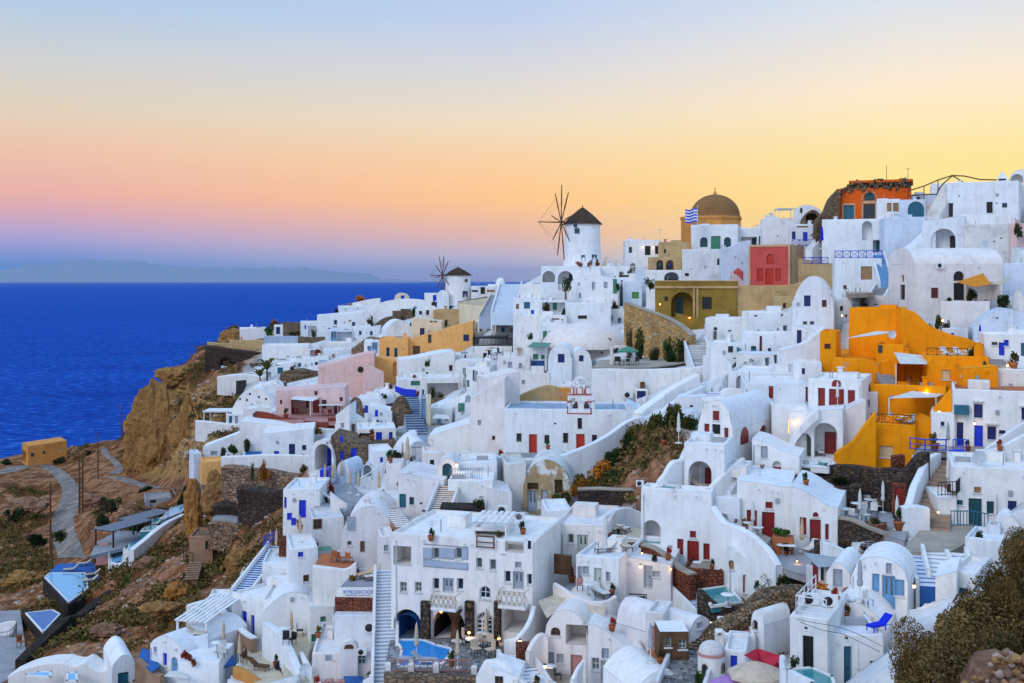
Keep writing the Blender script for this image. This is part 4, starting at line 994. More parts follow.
CHAIR('brown wicker chair on the black-railed terrace',P(952,491,88),40,'wood',1.2);PC('pinkish folded parasol above the black-railed terrace',P(948,471,90.5),'clothw',1.35)
RAIL('dark teal iron railing in front of the green door',[P(951,526,84),P(970,526,83.5),P(988,529,83)],1.15,'c_tl','bars',th=.035)
WALL('tall white wall curving down along the left of the stone path',[(903,520,541),(912,505,540),(917,487,522),(924,472,508),(931,458,490),(941,453,474)],'wh',.6,Ds=[85,86,88,90.5,93,95])
WALL('white rounded wall end between the restaurant terrace and the path',[(902,508,541),(916,506,541),(930,508,541)],'wh',.8,D=84.6)
STAIR('ochre stepped stone path climbing between white walls',(934,532),(938,460),2.3,16,'brick','pave',None,84.5,96)
LAMP('lit lamp low on the wall beside the ochre path',938,513,84.5,16,(1,.5,.15),'lampo',.6);LAMP('small lit lamp at the restaurant corner of the path',918.5,539,83,10,s=.7)
SLAB([(900,552),(950,552),(990,530),(955,518),(928,522)],'pave',(935,540),D=81.5)
BUSH('green shrub under the dark windows of the low white house',994,530,18,13,'green',D=82.5,n=420)
H('white parapet block with a brown potted plant beside the bush',965,1012,539,590,4,-8,'f','wh','',D=76)
BUSH('brown dry plant on the white parapet block',978,538,10,9,'dark',D=77,n=220)
H('small white bread-oven shaped block by the dark window',999,1022,516,545,3,6,'b','wh','',D=79,rise=1.0,name='oven',cat='outdoor oven')
H('squat white chimney block left of the oven',988,1001,525,548,1.5,0,'f','wg','',D=78.5,name='chimney_block',cat='chimney')
STAIR('dark blue steps with white nosings between white walls',(941,588),(925,555),2.6,8,'wb','bluef','wh',71.5,78)
STAIR('white steps right of the dark blue steps',(952,578),(944,552),2.6,6,'wh','gblue','wh',73,78)
H('white wall block with teal door below the white steps',950,975,572,625,5,-12,'f','wh','d 961.5 588 965.5 612 tl',D=70)
H('plain white slope-topped block beside the dark blue steps',935,957,578,622,4,-4,'s','wh','',D=69,yt2=570)
WALL('dark stone garden wall under the arched loggia',[(796,464,486),(815,467,490),(835,465,492),(858,466,494),(880,470,498)],'sdk',.8,Ds=[98,97,96,95,94],sm=False)
WALL('second dark stone wall stepping down by the white parasols',[(812,488,505),(835,487,506),(862,485,508)],'sdk',1.2,D=92.5,sm=False)
STAIR('rough dark stone stair beside the small red-door niche',(786,487),(800,464),2.2,9,'spk','sdk',None,93,98)
WALL('dark stone wall with red door left of the curved white wall',[(872,470,505),(890,468,507),(906,470,508),(922,456,502),(930,452,500)],'sdk',.8,Ds=[92,91.5,91,91.5,92.5],sm=False)
H('dark red wooden gate block in the stone wall',892,906,483,508,1.0,0,'f','srd','d 895 487 903 506 rd',D=90.6,name='gate_block',cat='gate')
WALL('dark red stone planter wall below the blue railing terrace',[(893,456,468),(905,455,469)],'srd',.6,D=94.5)
zt=SLAB([(832,519),(905,541),(916,505),(868,490),(850,500)],'greyf',(870,520),D=88.5)
WALL('low curved stone wall fronting the restaurant terrace',[(829,519,550),(850,521,552),(872,531,556),(892,538,558),(906,541,560)],'sdk',.7,Ds=[86,85,84,83,82.5],cap='pave')
PC('tall white folded parasol at the left of the restaurant terrace',onz(860,522,zt),'clothw',1.3);PC('white folded parasol before the dark stone wall',onz(883,509,zt),'clothw',1.35);PC('white folded parasol beside the curved white wall',onz(897,523,zt),'clothw',1.3)
for x,y in((846,520),(857,514),(870,510)):TABLE('white round table on the dark restaurant terrace',onz(x,y,zt),'c_wt',1.2,'tables of the dark restaurant terrace')
for x,y,r_ in((866,521,20),(863,514,200),(874,516,-20),(877,508,30),(853,521,140),(867,507,160)):CHAIR('white-cushioned dark chair on the restaurant terrace',onz(x,y,zt),r_,'clothw',1.15,'chairs of the dark restaurant terrace')
H('stone planter box on the restaurant terrace with lit lamp',865,887,525,537,1.5,0,'f','srd','',D=84.6,name='planter',cat='planter',rm='dirt')
BUSH('green and brown shrubs in the stone planter',876,526,16,7,'olive',D=85.3,n=240);LAMP('small orange lamp on the stone planter',882.5,533.5,84.4,8,(1,.5,.15),'lampo',.6)
POT('large red plant pot by the curved white wall',onz(899,528,zt),'dark',1.7)
BUSH('dark green hedge below the curved stone wall',846,545,24,14,'dark',D=85.5,n=420);BUSH('brown ivy on the stone wall right of the hedge',868,557,22,12,'dry',D=82.5,n=320);BUSH('dark planting under the red planter wall',900,560,24,11,'dark',D=80,n=320)
BUSH('green plants along the foot of the dark stone garden wall',842,489,26,8,'dark',D=93.6,n=300)
h_=H('white house with red shutters and red fanlight under the yellow house',808,862,379,422,8,-8,'f','wh','w 818 388 825 406 rd; d 829 389 844 411 rd; W 832 379.5 841 386.5 rd; w 848 390 855 408 rd',D=104)
PC('white folded parasol before the red double door',P(837.5,410,102.6),'clothw',.95)
H('pale white wing with two narrow red shutters left of the red fanlight',744,809,383,424,9,4,'f','wh','w 769 386 773.5 398.5 rd; w 805.5 387 808.5 402 rd',D=107)
h_=H('white arched loggia with red door and two deck chairs',789,843,413,460,7,-4,'s','wh','n 814 423 837 458 2.6; @d 824.5 432 836 456.5 rd; n 796 433 811 458 2.6',D=101,yt2=408)
for x,lb in((803.5,'deck chair in the left arch of the loggia'),(820,'deck chair in the right arch of the loggia')):LOUNGER(lb,P(x,457.5,102),0,'clothw','wood',.9)
H('plain white side wall right of the arched loggia',842,866,412,460,6,12,'s','wp','',D=101.5,yt2=400)
WALL('white ramp parapet rising over the loggia arch',[(789,446,453),(797,431,440),(808,417,427),(819,407,418)],'wh',.5,D=100.3,fd=.05)
SLAB([(800,466),(829,468),(842,458),(806,456)],'wh',(815,462),D=99);SLAB([(815,465.5),(828,467.5),(830,462.5),(819,461.5)],'poolt',(815,462),D=98.9,name='plunge_pool',label='small teal plunge pool before the arched loggia',cat='pool',pad=False)
H('white block with a glowing yellow doorway',772,807,405,452,6,4,'f','wh','N 788 418.5 796 434 .5',D=102.5)
b=MB();h_=HOUSES[-1];p=h_['loc'](788.5,419,'f',.35);q=h_['loc'](795.5,433.5,'f',.35);b.box((p.x,.30,q.z),(q.x,.44,p.z));b.build('lit_door','litwin',h_['root'])
LAMP('bright lamp beside the glowing yellow doorway',795,423,101.6,12,(1,.5,.12))
h_=H('vaulted white house with tall red shutters and two red arched windows',698,733,400,452,11,-32,'v','wh','w 713 411 719.5 420.5 rd; w 704.5 424 709.5 440 rd; d 712.5 424.5 720.5 449 bk; w 724.5 428 728.5 444 rd; W> 740.5 427 748 443.5 rd; W> 760 425 767 442 rd',D=97,rise=2.6)
H('white lean-to wall with grey window and small red niche door',752,800,440,486,5,-6,'c','wh','w 761 446 767.5 458 gy; n 772.5 461 781 480 .4; @d 774 467 780.5 478.5 rd',D=96,yt2=455)
BUSH('rusty hanging planter beside the grey window',762,468,5,5,'rust',D=94.6,n=140)
h_=H('white terrace block with a large open arch and plunge pool',684,725,443,497,6,-10,'f','wh','n 688.5 461 711.5 491 3; @d 705 468 711 484 rd',D=91.6)
PC('white folded parasol on the terrace in front of the tall red shutters',h_['root'].matrix_basis@Vector((-2.4,1.2,h_['H']-.3)),'clothw',1.25)
WALL('rounded white parapet stepping down left of the large open arch',[(659,482,500),(666,474,498),(674,462,494),(684,459,490),(690,448,486),(700,432,470)],'wh',.6,Ds=[91.4,91.6,92,92.6,93.5,95])
WALL('diagonal white stair wall right of the large open arch',[(711,489,520),(722,477,512),(735,466,504),(745,458,498)],'wh',.5,Ds=[89.5,90.5,92,93])
STAIR('white stair behind the diagonal stair wall',(722,492),(744,460),1.6,12,'wh','wb',None,91,94.5)
H('white slab wall with an oval opening beneath the stair',720,747,474,510,3,-20,'s','wh','n 723 477 741 494 .5',D=91.6,yt2=466)
h_=H('big white lower house with teal arched niche and red double door',641,712,489,578,2.2,-10,'f','wh','n 643 520 660.5 543 1.8; w 677.5 539 683.5 555 rd; d 687.5 541 699 567 rd; w 690 531 696 538 rd; w 703.5 543.5 709.5 560 rd',D=89)
q=h_['loc'](652,541,'f',.9);b=MB();b.box((q.x-1.0,.05,q.z-.1),(q.x+.95,1.7,q.z+.1));b.build('pool','poolt',h_['root'])
p=h_['root'].matrix_basis;zz=h_['H']-.2
SLAB([(657,488),(674,490),(680,487),(664,485.5)],'poolt',th=.05,z=(p@Vector((0,0,zz+.1))).z,name='plunge_pool',label='small teal pool on the white terrace before the large open arch',cat='pool',pad=False)
LOUNGER('wicker seat inside the large open arch',P(699,488,92.6),30,'clothb','wood')
WALL('tall white front wall sloping down from the red double door to the right',[(710,506,580),(722,522,586),(738,528,594),(752,536,600),(766,549,606),(776,566,612)],'wh',.6,Ds=[86.5,85,83.5,82,81,80])
H('lower white front with small red doors behind the flowering tree',727,770,548,606,5,-6,'s','wh','W 727 560 733.5 569.5 wd; w 743 575 746.5 593 rd; d 748 577 755.5 602 rd; w 757.5 581 761 595 rd; w 750 567 753.5 574 rd',D=82.5,yt2=575)
h_=H('white house with broad red door and red shutter beside the folded parasol',737,791,482,545,8,-4,'c','wh','w 747 510 757 527.5 rd; d 762 512 774.5 540 rd; w 765.5 502 772.5 508.5 rd',D=88,yt2=486)
H('white wing with second broad red door and arched red fanlight',790,838,488,552,8,-6,'c','wh','w 800 517 806.5 535 rd; d 810 519.5 821 548 rd; w 825.5 524 829 540 rd; W 813 512 818.5 517 rd',D=86,yt2=506)
H('white wall with small arched niche and teal hot tub',711,740,497,545,4,-10,'f','wh','n 719 513.5 728 525 .8; n 734 519 738 526 .5',D=88.5)
SLAB([(720,526),(738,528),(741,525),(724,523.5)],'poolt',(730,526),D=87,name='hot_tub',label='teal hot tub beside the small arched niche',cat='pool',pad=False)
zt=SLAB([(728,530),(766,545),(772,538),(740,524)],'pave',(750,534),D=86.5)
PC('white folded parasol before the red shutter',onz(753,533,zt),'clothw',1.2)
TABLE('pale table on the small terrace by the hot tub',onz(748,532,zt),'clothw');TABLE('second pale table between folded parasol and broad red door',onz(758,537,zt),'clothw')
CHAIR('white chair at the pale tables by the hot tub',onz(742,529,zt),40,'clothw');CHAIR('white chair beneath the folded parasol by the red shutter',onz(753,536,zt),120,'clothw')
zt=SLAB([(762,562),(806,576),(832,556),(808,543),(780,545)],'greyf',(795,556),D=84)
for x,y in((783,547),(790,552)):TABLE('white table on the terrace behind the flowering tree',onz(x,y,zt),'c_wt',1.1,'tables behind the flowering tree')
CHAIR('dark chair beside the white tables behind the flowering tree',onz(787,556,zt),20,'iron');LOUNGER('cream deck chair before the second broad red door',onz(810,553,zt),-40,'clothw','wood')
PC('tall folded parasol on a long white pole before the second red door',onz(802,552,zt),'clothc',1.65)
BUSH('green shrubs in a long red planter between the two broad red doors',782,539,20,8,'bright',D=84.8,n=320);H('long terracotta planter between the two broad red doors',772,793,537,545,1.0,-4,'f','terra','',D=84.5,name='planter',cat='planter',rm='dirt')
WALL('white parapet wall right of the second red door',[(822,541,560),(838,547,562),(854,554,566)],'wh',.5,D=80.5);WALL('brown stone pillar wall at the end of the white parapet',[(817,542,556),(822,542,557)],'sdk',.8,D=81)
h_=SAIL('flat grey canopy over the dark passage',[P(803,552,79),P(850,559,79),P(838,566,76),P(818,567,75)],'clothg',.12,posts=[(P(820,567,75.5),2.6)])
H('dark doorway house beneath the grey canopy with red panels',806,828,566,592,4,-14,'f','wg','d 813 565 818 585 rd; w 820 567 824 580 bk',D=77.5)
LAMP('small orange lamp on the terrace behind the flowering tree',797,562,82,8,(1,.5,.2),'lampo',.6)
TREE('small white-flowering tree in front of the sloping white wall',771,612,52,34,'white',D=77.5,n=900);BUSH('dark red-brown shrub right of the flowering tree',783,600,18,26,'dark',D=78,n=380);BUSH('white oleander blossoms beside the flowering tree',757,590,10,10,'blue',D=79.5,n=200)
H('stone counter terrace with dark masonry front before the red double door',683,722,569,592,4,-8,'f','srd','',D=85,name='stone_terrace',cat='terrace',rm='pave')
POT('dark pot plant on the stone counter terrace',P(712,568.5,86),'dark',.8);TABLE('white low table on the stone counter terrace',P(697,570,85.8),'c_wt',.8)
WALL('dark stone parapet curving down left of the stone counter terrace',[(641,546,566),(654,550,574),(665,558,584),(676,569,594),(690,576,600)],'srd',.6,Ds=[87,86.5,86,85,83.5],cap='pave')
for x,y,lb in((642,554,'left'),(671,570,'right')):LAMP('small orange lamp at the %s end of the curving dark parapet'%('upper' if lb=='left' else 'lower'),x,y,84.6,8,(1,.45,.15),'lampo',.6)
zt=SLAB([(700,590),(728,586),(742,602),(712,606)],'poolt',(720,595),D=81.5,name='plunge_pool',label='teal pool between stone walls under the small red doors',cat='pool')
WALL('dark stone wall around the teal pool below the counter terrace',[(697,590,612),(708,600,620),(722,606,626),(738,606,626),(750,604,620)],'sdk',.6,Ds=[80.5,79.5,79,79,79.5])
PC('pale folded parasol beside the teal pool',P(729,607,79.5),'clothw',1.1);TABLE('white table beside the teal pool and folded parasol',P(728,611,79),'c_wt',1.2)
WALL('brown rubble bank above the round chapel',[(706,646,660),(728,628,656),(748,612,654),(766,596,650),(790,588,644),(812,594,636)],'srb',1.6,Ds=[74,74.5,75,75.5,75.5,75],cat='rubble bank',name='rubble_bank',amp=.6)
BUSH('rust-orange bush on the rubble bank',822,612,34,26,'rust',D=69.2,n=900)
BUSH('dry golden grass tuft beside the rust-orange bush',846,600,20,12,'oran',D=71.5,n=420)
H('little white house with grey-blue window below the grey canopy',826,850,563,606,5,-10,'b','wh','w 833 569.5 842 587 gy',D=73,rise=.8)
H('white vaulted house with pale blue double door and upper window',851,908,557,614,4.5,-8,'v','wh','d 882.5 576 895.5 609 lb; w 886.5 563.5 892 574.5 gy; w 872.5 574 879.5 592 lb; w 898 580 902 596 lb',D=70,rise=1.5)
LAMP('lit lamp right of the pale blue double door',914,588,68.5,26)
WALL('low white wall before the pale blue double door',[(846,596,616),(862,600,620),(880,612,626)],'wh',.4,D=67.5)
PC('dark folded parasol beside the little grey-blue window house',P(860,604,69),'clothg',1.05);CHAIR('pale chair on the terrace of the pale blue door',P(868,610,68),30,'clothw')
BUSH('dark potted bush with round crown beside the pale blue door',852,603,6,6,'dark',D=69.5,n=150)
h1=H('white cube house with tall dark doorway and curved pool balcony',790,828,617,700,6,-12,'f','wh','d 803 636 813.5 671 bk',D=62.5)
h2=H('white house with teal door, small window and railed roof',826,884,634,700,8,14,'f','wh','d 844 646 851.5 690 tl; w 870 661 875.5 672 dt',D=62.8)
m1,m2=h1['root'].matrix_basis,h2['root'].matrix_basis
RAIL('white pipe railing round the roof of the two bottom right houses',[m1@Vector((-h1['W']/2+.3,5.6,h1['H'])),m1@Vector((-h1['W']/2+.2,.6,h1['H'])),m1@Vector((h1['W']/2-.2,.5,h1['H'])),m2@Vector((0,.4,h2['H']+.15)),m2@Vector((h2['W']/2,.4,h2['H']+.15))][:3],.95,'whitei','two',th=.03)
for x,y,lb in((-.6,3.2,'left air conditioner on the roof beside the white railing'),(.5,3.4,'right air conditioner on the roof beside the white railing')):AC(lb,m1@Vector((x,y,h1['H']-.2)),-10,1.1)
AC('lone air conditioner on the roof of the teal door house',m2@Vector((-2.2,1.2,h2['H']-.2)),10,1.0)
H('broad white rounded roof behind the railed bottom right houses',822,888,603,640,6,-8,'b','wh','',D=67,rise=1.4)
LOUNGER('bright blue sun lounger on the roof at the bush',P(877,637,63.5)+Vector((0,0,.2)),-60,'clothn','c_bl',.9)
LAMP('lamp over the tall dark doorway, unlit',806,632,62.2,0,m='c_wt');LAMP('lamp over the teal door, unlit',846.5,642,62.6,0,m='c_wt')
PC('pale folded parasol against the white wall of the teal door house',P(857,690,61.5),'clothw',.95)
WALL('curved white balcony wall round the green pool',[(786,655,700),(787,668,708),(796,674,712),(812,681,716),(830,690,720)],'wh',.35,Ds=[62,60.5,59.5,59,58.8])
SLAB([(791,670),(812,668),(832,677),(836,690),(812,684)],'poolt',(812,675),D=60,name='plunge_pool',label='green pool in the curved balcony at the bottom right',cat='pool',pad=False)
BUSH('black round wicker basket chair by the green pool',794,667,11,11,'dark',D=61.3,n=260,name='basket_chair',cat='chair')
o=P(711,690,70);s=70/F;root=thing('round_chapel','little round white chapel with shallow dome and arched windows','chapel',o)
b=MB();b.lathe([(13.5*s,-3),(13.2*s,36*s),(13.4*s,37*s)],28);b.build('wall','wh',root);b=MB();b.lathe([(13.9*s,36*s),(13.9*s,38*s),(12.6*s,38.6*s)],28);b.build('cornice','pinkf',root)
b=MB();b.lathe([(12.4*s*math.cos(k*math.pi/20),38*s+11.5*s*math.sin(k*math.pi/20))for k in range(11)],28);b.build('dome','wg',root)
for x in(703,721.5):
 an=math.asin(max(-.95,min(.95,(x-711)/13.4)));M=lambda u,v,w_,an=an:((13.4*s-w_)*math.sin(an)+u*math.cos(an),-(13.4*s-w_)*math.cos(an)+u*math.sin(an),v)
 window(root,M,-.2,20*s,.2,30*s,.1,'br',True,True,False,True)
H('white chimney box on top of the round chapel roof',716,724,631,645,.6,10,'f','wh','n 717.5 633 719.5 636 .3',D=71.5,name='chimney_block',cat='chimney')
H('white annex with blue shutters right of the round chapel',724,746,650,700,4,-4,'f','wh','w 730.5 655.5 737 669 bl',D=70.2)
H('low white wall block behind the blue shutters with red recess',722,756,634,660,4,6,'f','wh','N 725 644 738 652 .8',D=73.5,rm='pinkf')
H('tall narrow white vault with arched bell opening beside the rubble bank',751,764,610,664,2.8,-52,'v','wh','W 752.5 620 757.5 630 bk',D=74,rise=.9)
SAIL('red fabric canopy hanging in folds below the narrow vault',[P(744,655,67),P(757,648,68.5),P(782,656,68.5),P(772,668,66)],'clothr',.9)
SAIL('second red fabric canopy beside the first',[P(757,648,68.5),P(770,655,69),P(787,670,68),P(764,674,66)],'clothr',.8)
PO('large beige open parasol at the bottom edge',P(756,688,66.8)-Vector((0,0,1.5)),'clothb',1.1);PO('purple open parasol left of the beige one',P(735,694,66)-Vector((0,0,1.6)),'clothp',1.0)
BUSH('green potted shrub at the foot of the round chapel',700,690,12,14,'bright',D=68.3,n=260)
H('white house with two slit windows and green door below the large windmill',568,618,275,303,8,-6,'b','wh','w 592 282 595 287.5 gy; w 604 282 607.5 288 gy; d 613 279 617 293.5 gn; w 579 293 581 298 gy',D=180,rise=1.4)
H('broad white flat house with one black slot window',567,611,303,322,8,2,'f','wh','w 578 315.5 587 319 bk',D=172)
H('white house with green shutter near the orange stone wall',623,642,281,306,6,3,'f','wb','w 632 292 639 298.5 gr',D=182)
H('white flat house left of the tall green shrub, below the arches',520,566,284,303,8,-3,'f','wh','',D=184)
H('white house with teal square window beside the wide stair',513,541,298,320,7,-5,'f','wh','w 524 302 530 308.5 tl; w 516 304 519 309 wd; w 531 310 534 314 bl',D=178)
H('white loggia house with beige parasol and shrubs on its terrace',539,567,300,318,5,2,'f','wh','N 542 302.5 565 312 1.8; @w 553 303 557 310 gn',D=177)
H('white terrace wall with a row of square holes',517,567,315,336,8,-2,'f','wh','w 547 318.5 548.2 319.8 bk; w 550.5 318.5 551.8 319.8 bk; w 554 318.5 555.2 319.8 bk; w 557 318.5 558.2 319.8 bk',D=171)
PC('beige folded parasol below the teal square window',P(542,327,170),'clothc',1.15);POLE('pole with orange lamp on the mill terrace',590.5,266,5,.05,'metal',182,name='lamp_post',cat='lamp post')
TREE('small dark tree growing before the right mill arch',566,296,22,11,'dark',D=178,n=420)
for i,(x,y,w_,h2,kd,lb,D_)in enumerate([(579,265,9,5,'rust','left orange flower pot on the mill terrace',183),(589.5,265,7,6,'oran','middle orange flower pot on the mill terrace',183),(597.5,265,7,9,'rust','right orange flowering bush by the mill door',183),(546,310,10,9,'dark','round green bush on the loggia terrace',175),(564,310,6,8,'dark','small green bush at the right end of the loggia',175),(545,304,7,5,'olive','climbing plant on the left loggia post',175),(615,304,9,10,'dark','dark bush below the green door of the slit window house',176),(618,290,7,7,'green','green potted tree right of the green door',177),(622,272,8,4,'olive','left olive shrub on the upper mill wall',186),(630,272,7,4,'olive','right olive shrub on the upper mill wall',186),(650,288,11,11,'olive','small palm-like shrub left of the olive house',172)]):
 BUSH(lb,x,y,w_,h2,kd,D=D_,n=240)
RAIL('white balustrade with round openings below the tent-roofed house',[P(607,267,187),P(617,267,187),P(627,268,187)],1.3,'whitei','wave',th=.05)
H('white wall house behind the balustrade with dark round door',600,636,266,290,7,2,'f','wh','n 630 263 637 273 1; w 619 275 629 277 bk; w 621 280 623 283 dk',D=186)
STAIR('wide pale blue stair rising to the mills',(503,314),(511,284),3.6,14,'wb','wb','wh',182,196)
STAIR('greenish stair with cream parapet left of the wide pale blue stair',(487,318),(499,295),2.6,12,'gblue','gblue','cream',186,204)
WALL('cream wall under the brown rubble roof',[(459,304,320),(470,305,320),(482,306,320),(490,303,318)],'cream',.5,D=216)
H('cream house with brown rubble roof right of the small windmill',459,492,302,316,8,3,'s','cream','',D=219,yt2=297,rm='srb')
H('low white houses row with dark opening behind the rubble roof',471,500,286,297,6,-3,'f','wh','w 480.5 287 485 294 bk; w 471 290 478 292 nv; w 487 290 496 292 wd',D=246)
H('little white dome on the ridge between the two windmills',495,506,285,295,5,0,'d','wh','',D=240,rise=1.6)
POLE('thin white mast on the ridge right of the small windmill',478,286,13,.06,'metal',245,name='mast',cat='mast')
H('white cube with blue door under the small windmill',426,440,293,312,6,4,'f','wh','d 433 295 436.5 301 bl; w 432 302 438 307 nv',D=247)
H('white rounded block left of the windmill tower foot',437,449,290,308,5,0,'b','wh','',D=246,rise=1)
BUSH('small green palm-like shrub under the small windmill',433.5,307,5,7,'green',D=243,n=150)
H('small cream vault with blue door on the far crest',395,410,293,303,5,2,'v','cream','d 401 295.5 404.5 302 bl',D=268,rise=1.4)
WALL('long sloping white wall on the far crest',[(366,312,326),(378,304,322),(392,300,318),(410,299,316),(428,301,316)],'wh',4,D=262)
WALL('dark stone retaining wall below the far crest wall',[(372,326,338),(384,318,336),(398,315,333),(415,312,328)],'st',1.5,D=252,sm=False)
BUSH('dark green bush at the left end of the dark crest wall',371,330,11,15,'olive',D=251,n=400);BUSH('dark ivy at the right end of the dark crest wall',415,312,8,12,'dark',D=248,n=260)
H('tan flat-roofed block above the apricot houses',434,464,310,330,8,5,'f','tan','d 445 320 447.5 326 bk',D=216)
H('white parapet house with dark windows beside the tan block',416,436,309,322,5,2,'f','wh','w 419 311 422 314.5 nv; w 426 310 429 315 dk',D=218)
H('cream house with navy window above the apricot houses',412,442,318,342,6,-4,'c','cream','w 420 328 424.5 337 nv; w 431 321 432 322.5 bk; w 435 321 436 322.5 bk',D=209,yt2=321)
H('white vaulted roof house left of the cream house',386,414,320,342,7,8,'b','wh','w 410 322.5 411.5 326 bk',D=210,rise=2)
h_=H('long apricot house with sloping roofline and four dark windows',404,473,341,366,8,-5,'s','ora','w 428 334.5 431.5 343 br; w 463.5 334.5 469 341 nv; d 413 346 420 359.5 br; w 423 352 426.5 357.5 br',D=200,yt2=321)
H('square apricot house with two white arched windows',379,408,338,366,6,-5,'f','ora','W 386 347 390 357 wt; W 394 347.5 398 357.5 wt',D=198)
H('lower apricot wall house with arched dark niche window',376,402,357,389,5,-4,'s','ora','n 393 362 397.5 375.5 .6',D=190,yt2=361)
BUSH('rust-coloured dry shrub at the right end of the apricot wall',474,340,5,13,'dry',D=197,n=240)
H('white house with round green tree below the apricot houses',399,455,360,392,8,4,'c','wh','w 426 372 428 376 bk; w 450 365 451.5 371 bk; w 457 366 458.5 369 bk',D=178,yt2=352)
BUSH('small bright green round tree on the white roof below the apricot wall',427,366,6,7,'bright',D=176,n=300)
H('shaded white loggia house full of dark plants',424,463,377,402,6,2,'f','wh','N 427 383 461 398 3',D=168)
for a in((432,397,12,15,'green','tall dark shrub in the left of the shaded loggia'),(440,400,10,9,'dark','low shrub in the middle of the shaded loggia'),(431,408,14,10,'dark','dark hanging hedge under the shaded loggia')):BUSH(a[5],*a[:5],D=166.5,n=400)
WALL('brown retaining wall under the shaded loggia',[(428,399,411),(442,398,410),(452,397,408)],'st',.6,D=165)
PC('cream folded parasol right of the shaded loggia',P(459.5,396,166),'clothw',1.1)
H('white house with three narrow grey-green shutters',466,490,367,408,7,-8,'f','wh','w 475 371 477.5 381.5 gy; w 481.5 373 484 383 gy; w 466.5 380 469 387 gn; w 472.5 370 474.5 381 wt',D=160)
BUSH('fresh green plants on the parapet left of the grey-green shutters',467,378,11,5,'bright',D=161.5,n=240)
H('white vaulted house with a low arched recess below the dark railing',487,512,352,380,7,6,'b','wh','',D=166,rise=2.2)
h_=H('terrace house with dark iron balustrade and outdoor tables',474,512,346,362,7,-3,'f','wh','',D=184)
e=[h_['root'].matrix_basis@Vector((x,.1,h_['H']))for x in(-h_['W']/2,0,h_['W']/2)]
RAIL('long dark iron balustrade of the terrace above the vaulted house',e,1.3,'iron','bars',th=.06)
PERGOLA('dark slatted pergola on the balustrade terrace',477,507,338,345.5,4,'iron','canopyk',D=186,post=.06)
BUSH('dark umbrella-shaped pine behind the balustrade terrace',506,325,12,9,'dark',D=192,n=360);BUSH('brown bush at the foot of the greenish stair',497,316,10,4,'dry',D=184,n=200)
SLAB([(478,362),(520,365),(524,355),(492,352)],'pave',(500,360),D=177)
for i,(x,y)in enumerate(((488,358),(497,359),(506,360),(514,361),(519,357),(492,356))):TABLE('tiny dark table on the long restaurant terrace above the kiosk',P(x,y,176),'c_br',1.3,'tables of the long restaurant terrace')
for i,(x,y)in enumerate(((485,357),(491,360),(500,358),(510,359),(517,360),(503,361))):CHAIR('tiny dark chair on the long restaurant terrace above the kiosk',P(x,y,175.5),i*57,'iron',1.3,'chairs of the long restaurant terrace')
PC('tall beige folded parasol above the kiosk',P(520,352,176),'clothc',1.5);PC('yellowish folded parasol right of the dark pergola',P(518,340,180),'clothb',1.1)
h_=H('white kiosk with green awning and blue mural panel',529,547,345,372,4,-3,'f','wh','w 533 354 538 359.5 gn; w 541 355 544.5 359 gn',D=156,name='kiosk',cat='kiosk')
p=h_['loc'](531,360.5,'f');q=h_['loc'](544.5,370.5,'f');b=MB();b.box((p.x,-.08,q.z),(q.x,-.005,p.z));b.build('mural','mural',h_['root'])
SAIL('green and white striped awning over the kiosk',[P(527,347,154),P(546,347,154),P(552,343,158),P(533,342,158)],'c_gn',.05)
BUSH('round green shrub above the kiosk',531,339,7,6,'green',D=164,n=260)
H('white wall house with teal window left of the big pale dome',540,562,322,352,6,2,'f','wh','d 543 331 547 341 gn; w 549 331 552 335 wd; d 556 346 558 352 nv',D=166)
h_=H('broad pale domed house with two dark doorways',558,634,345,385,9,-4,'f','wp','w 606.5 338 611 349 bk; d 613.5 348 618.5 359.5 bk; w 601 352 603 354 bk',D=158)
s=158/F;o=h_['root']
for(cx_,r_,hgt,y0,nm)in((585,45,26,346,'dome'),(566,22,25,348,'dome')):
 b=MB();c=h_['loc'](cx_,y0,'f',4.5 if r_>30 else 2.6);b.lathe([(r_*s*math.cos(k*math.pi/24),hgt*s*math.sin(k*math.pi/24))for k in range(13)],40,(c.x,c.y,h_['H']-.6));b.build(nm,'wp',o)
H('white gabled house with navy window, left of a pair',548,572,345,393,6,-6,'v','wh','w 558 354 564.5 362.5 nv',D=149,rise=2.0)
H('white gabled house with smaller navy window, right of the pair',571,592,349,393,6,4,'v','wh','w 579 355.5 583.5 361.5 nv',D=149.5,rise=2.0)
WALL('long tall white retaining wall with navy door behind the chapel',[(591,369,416),(615,369,416),(640,369.5,418),(668,368.5,412),(690,368,408),(707,366,404)],'wh',.8,D=132,sm=False)
H('tall white pier at the end of the long retaining wall',703,713,356,402,2,0,'f','wh','',D=129,name='pier',cat='pier')
LAMP('bright lamp on the stair pier right of the retaining wall',707.5,387,127.5,30)
h_=H('navy door frame panel in the long retaining wall',635.5,648,389,411,.5,0,'f','wh','d 637 391 646 410.5 nv',D=131,name='gateway',cat='gateway')
RAIL('navy blue scroll railing beside the navy door',[P(646,412,130),P(659,411,130)],1.05,'bluei','wave',th=.04)
H('red door at the foot of the navy railing',633.5,641,409,421,.6,0,'f','wh','d 635 411 639.5 420.5 rr',D=127,name='gateway',cat='gateway')
AC('air conditioner on the long retaining wall',P(628,398,131.5),0,1.3);b=H('dark lantern box above the navy door',640,645,382,386.5,.4,0,'f','wood','',D=131.4,name='lantern_box',cat='lantern')
zt=SLAB([(592,367.5),(650,367.5),(690,362),(650,357),(600,360)],'pave',(640,366),D=137,th=.15)
for i,(x,y)in enumerate(((617,365),(622,366),(629,364),(636,366))):CHAIR('dark seat on the terrace behind the long retaining wall',P(x,y,138),i*70,'iron',1.2,'seats behind the long retaining wall')
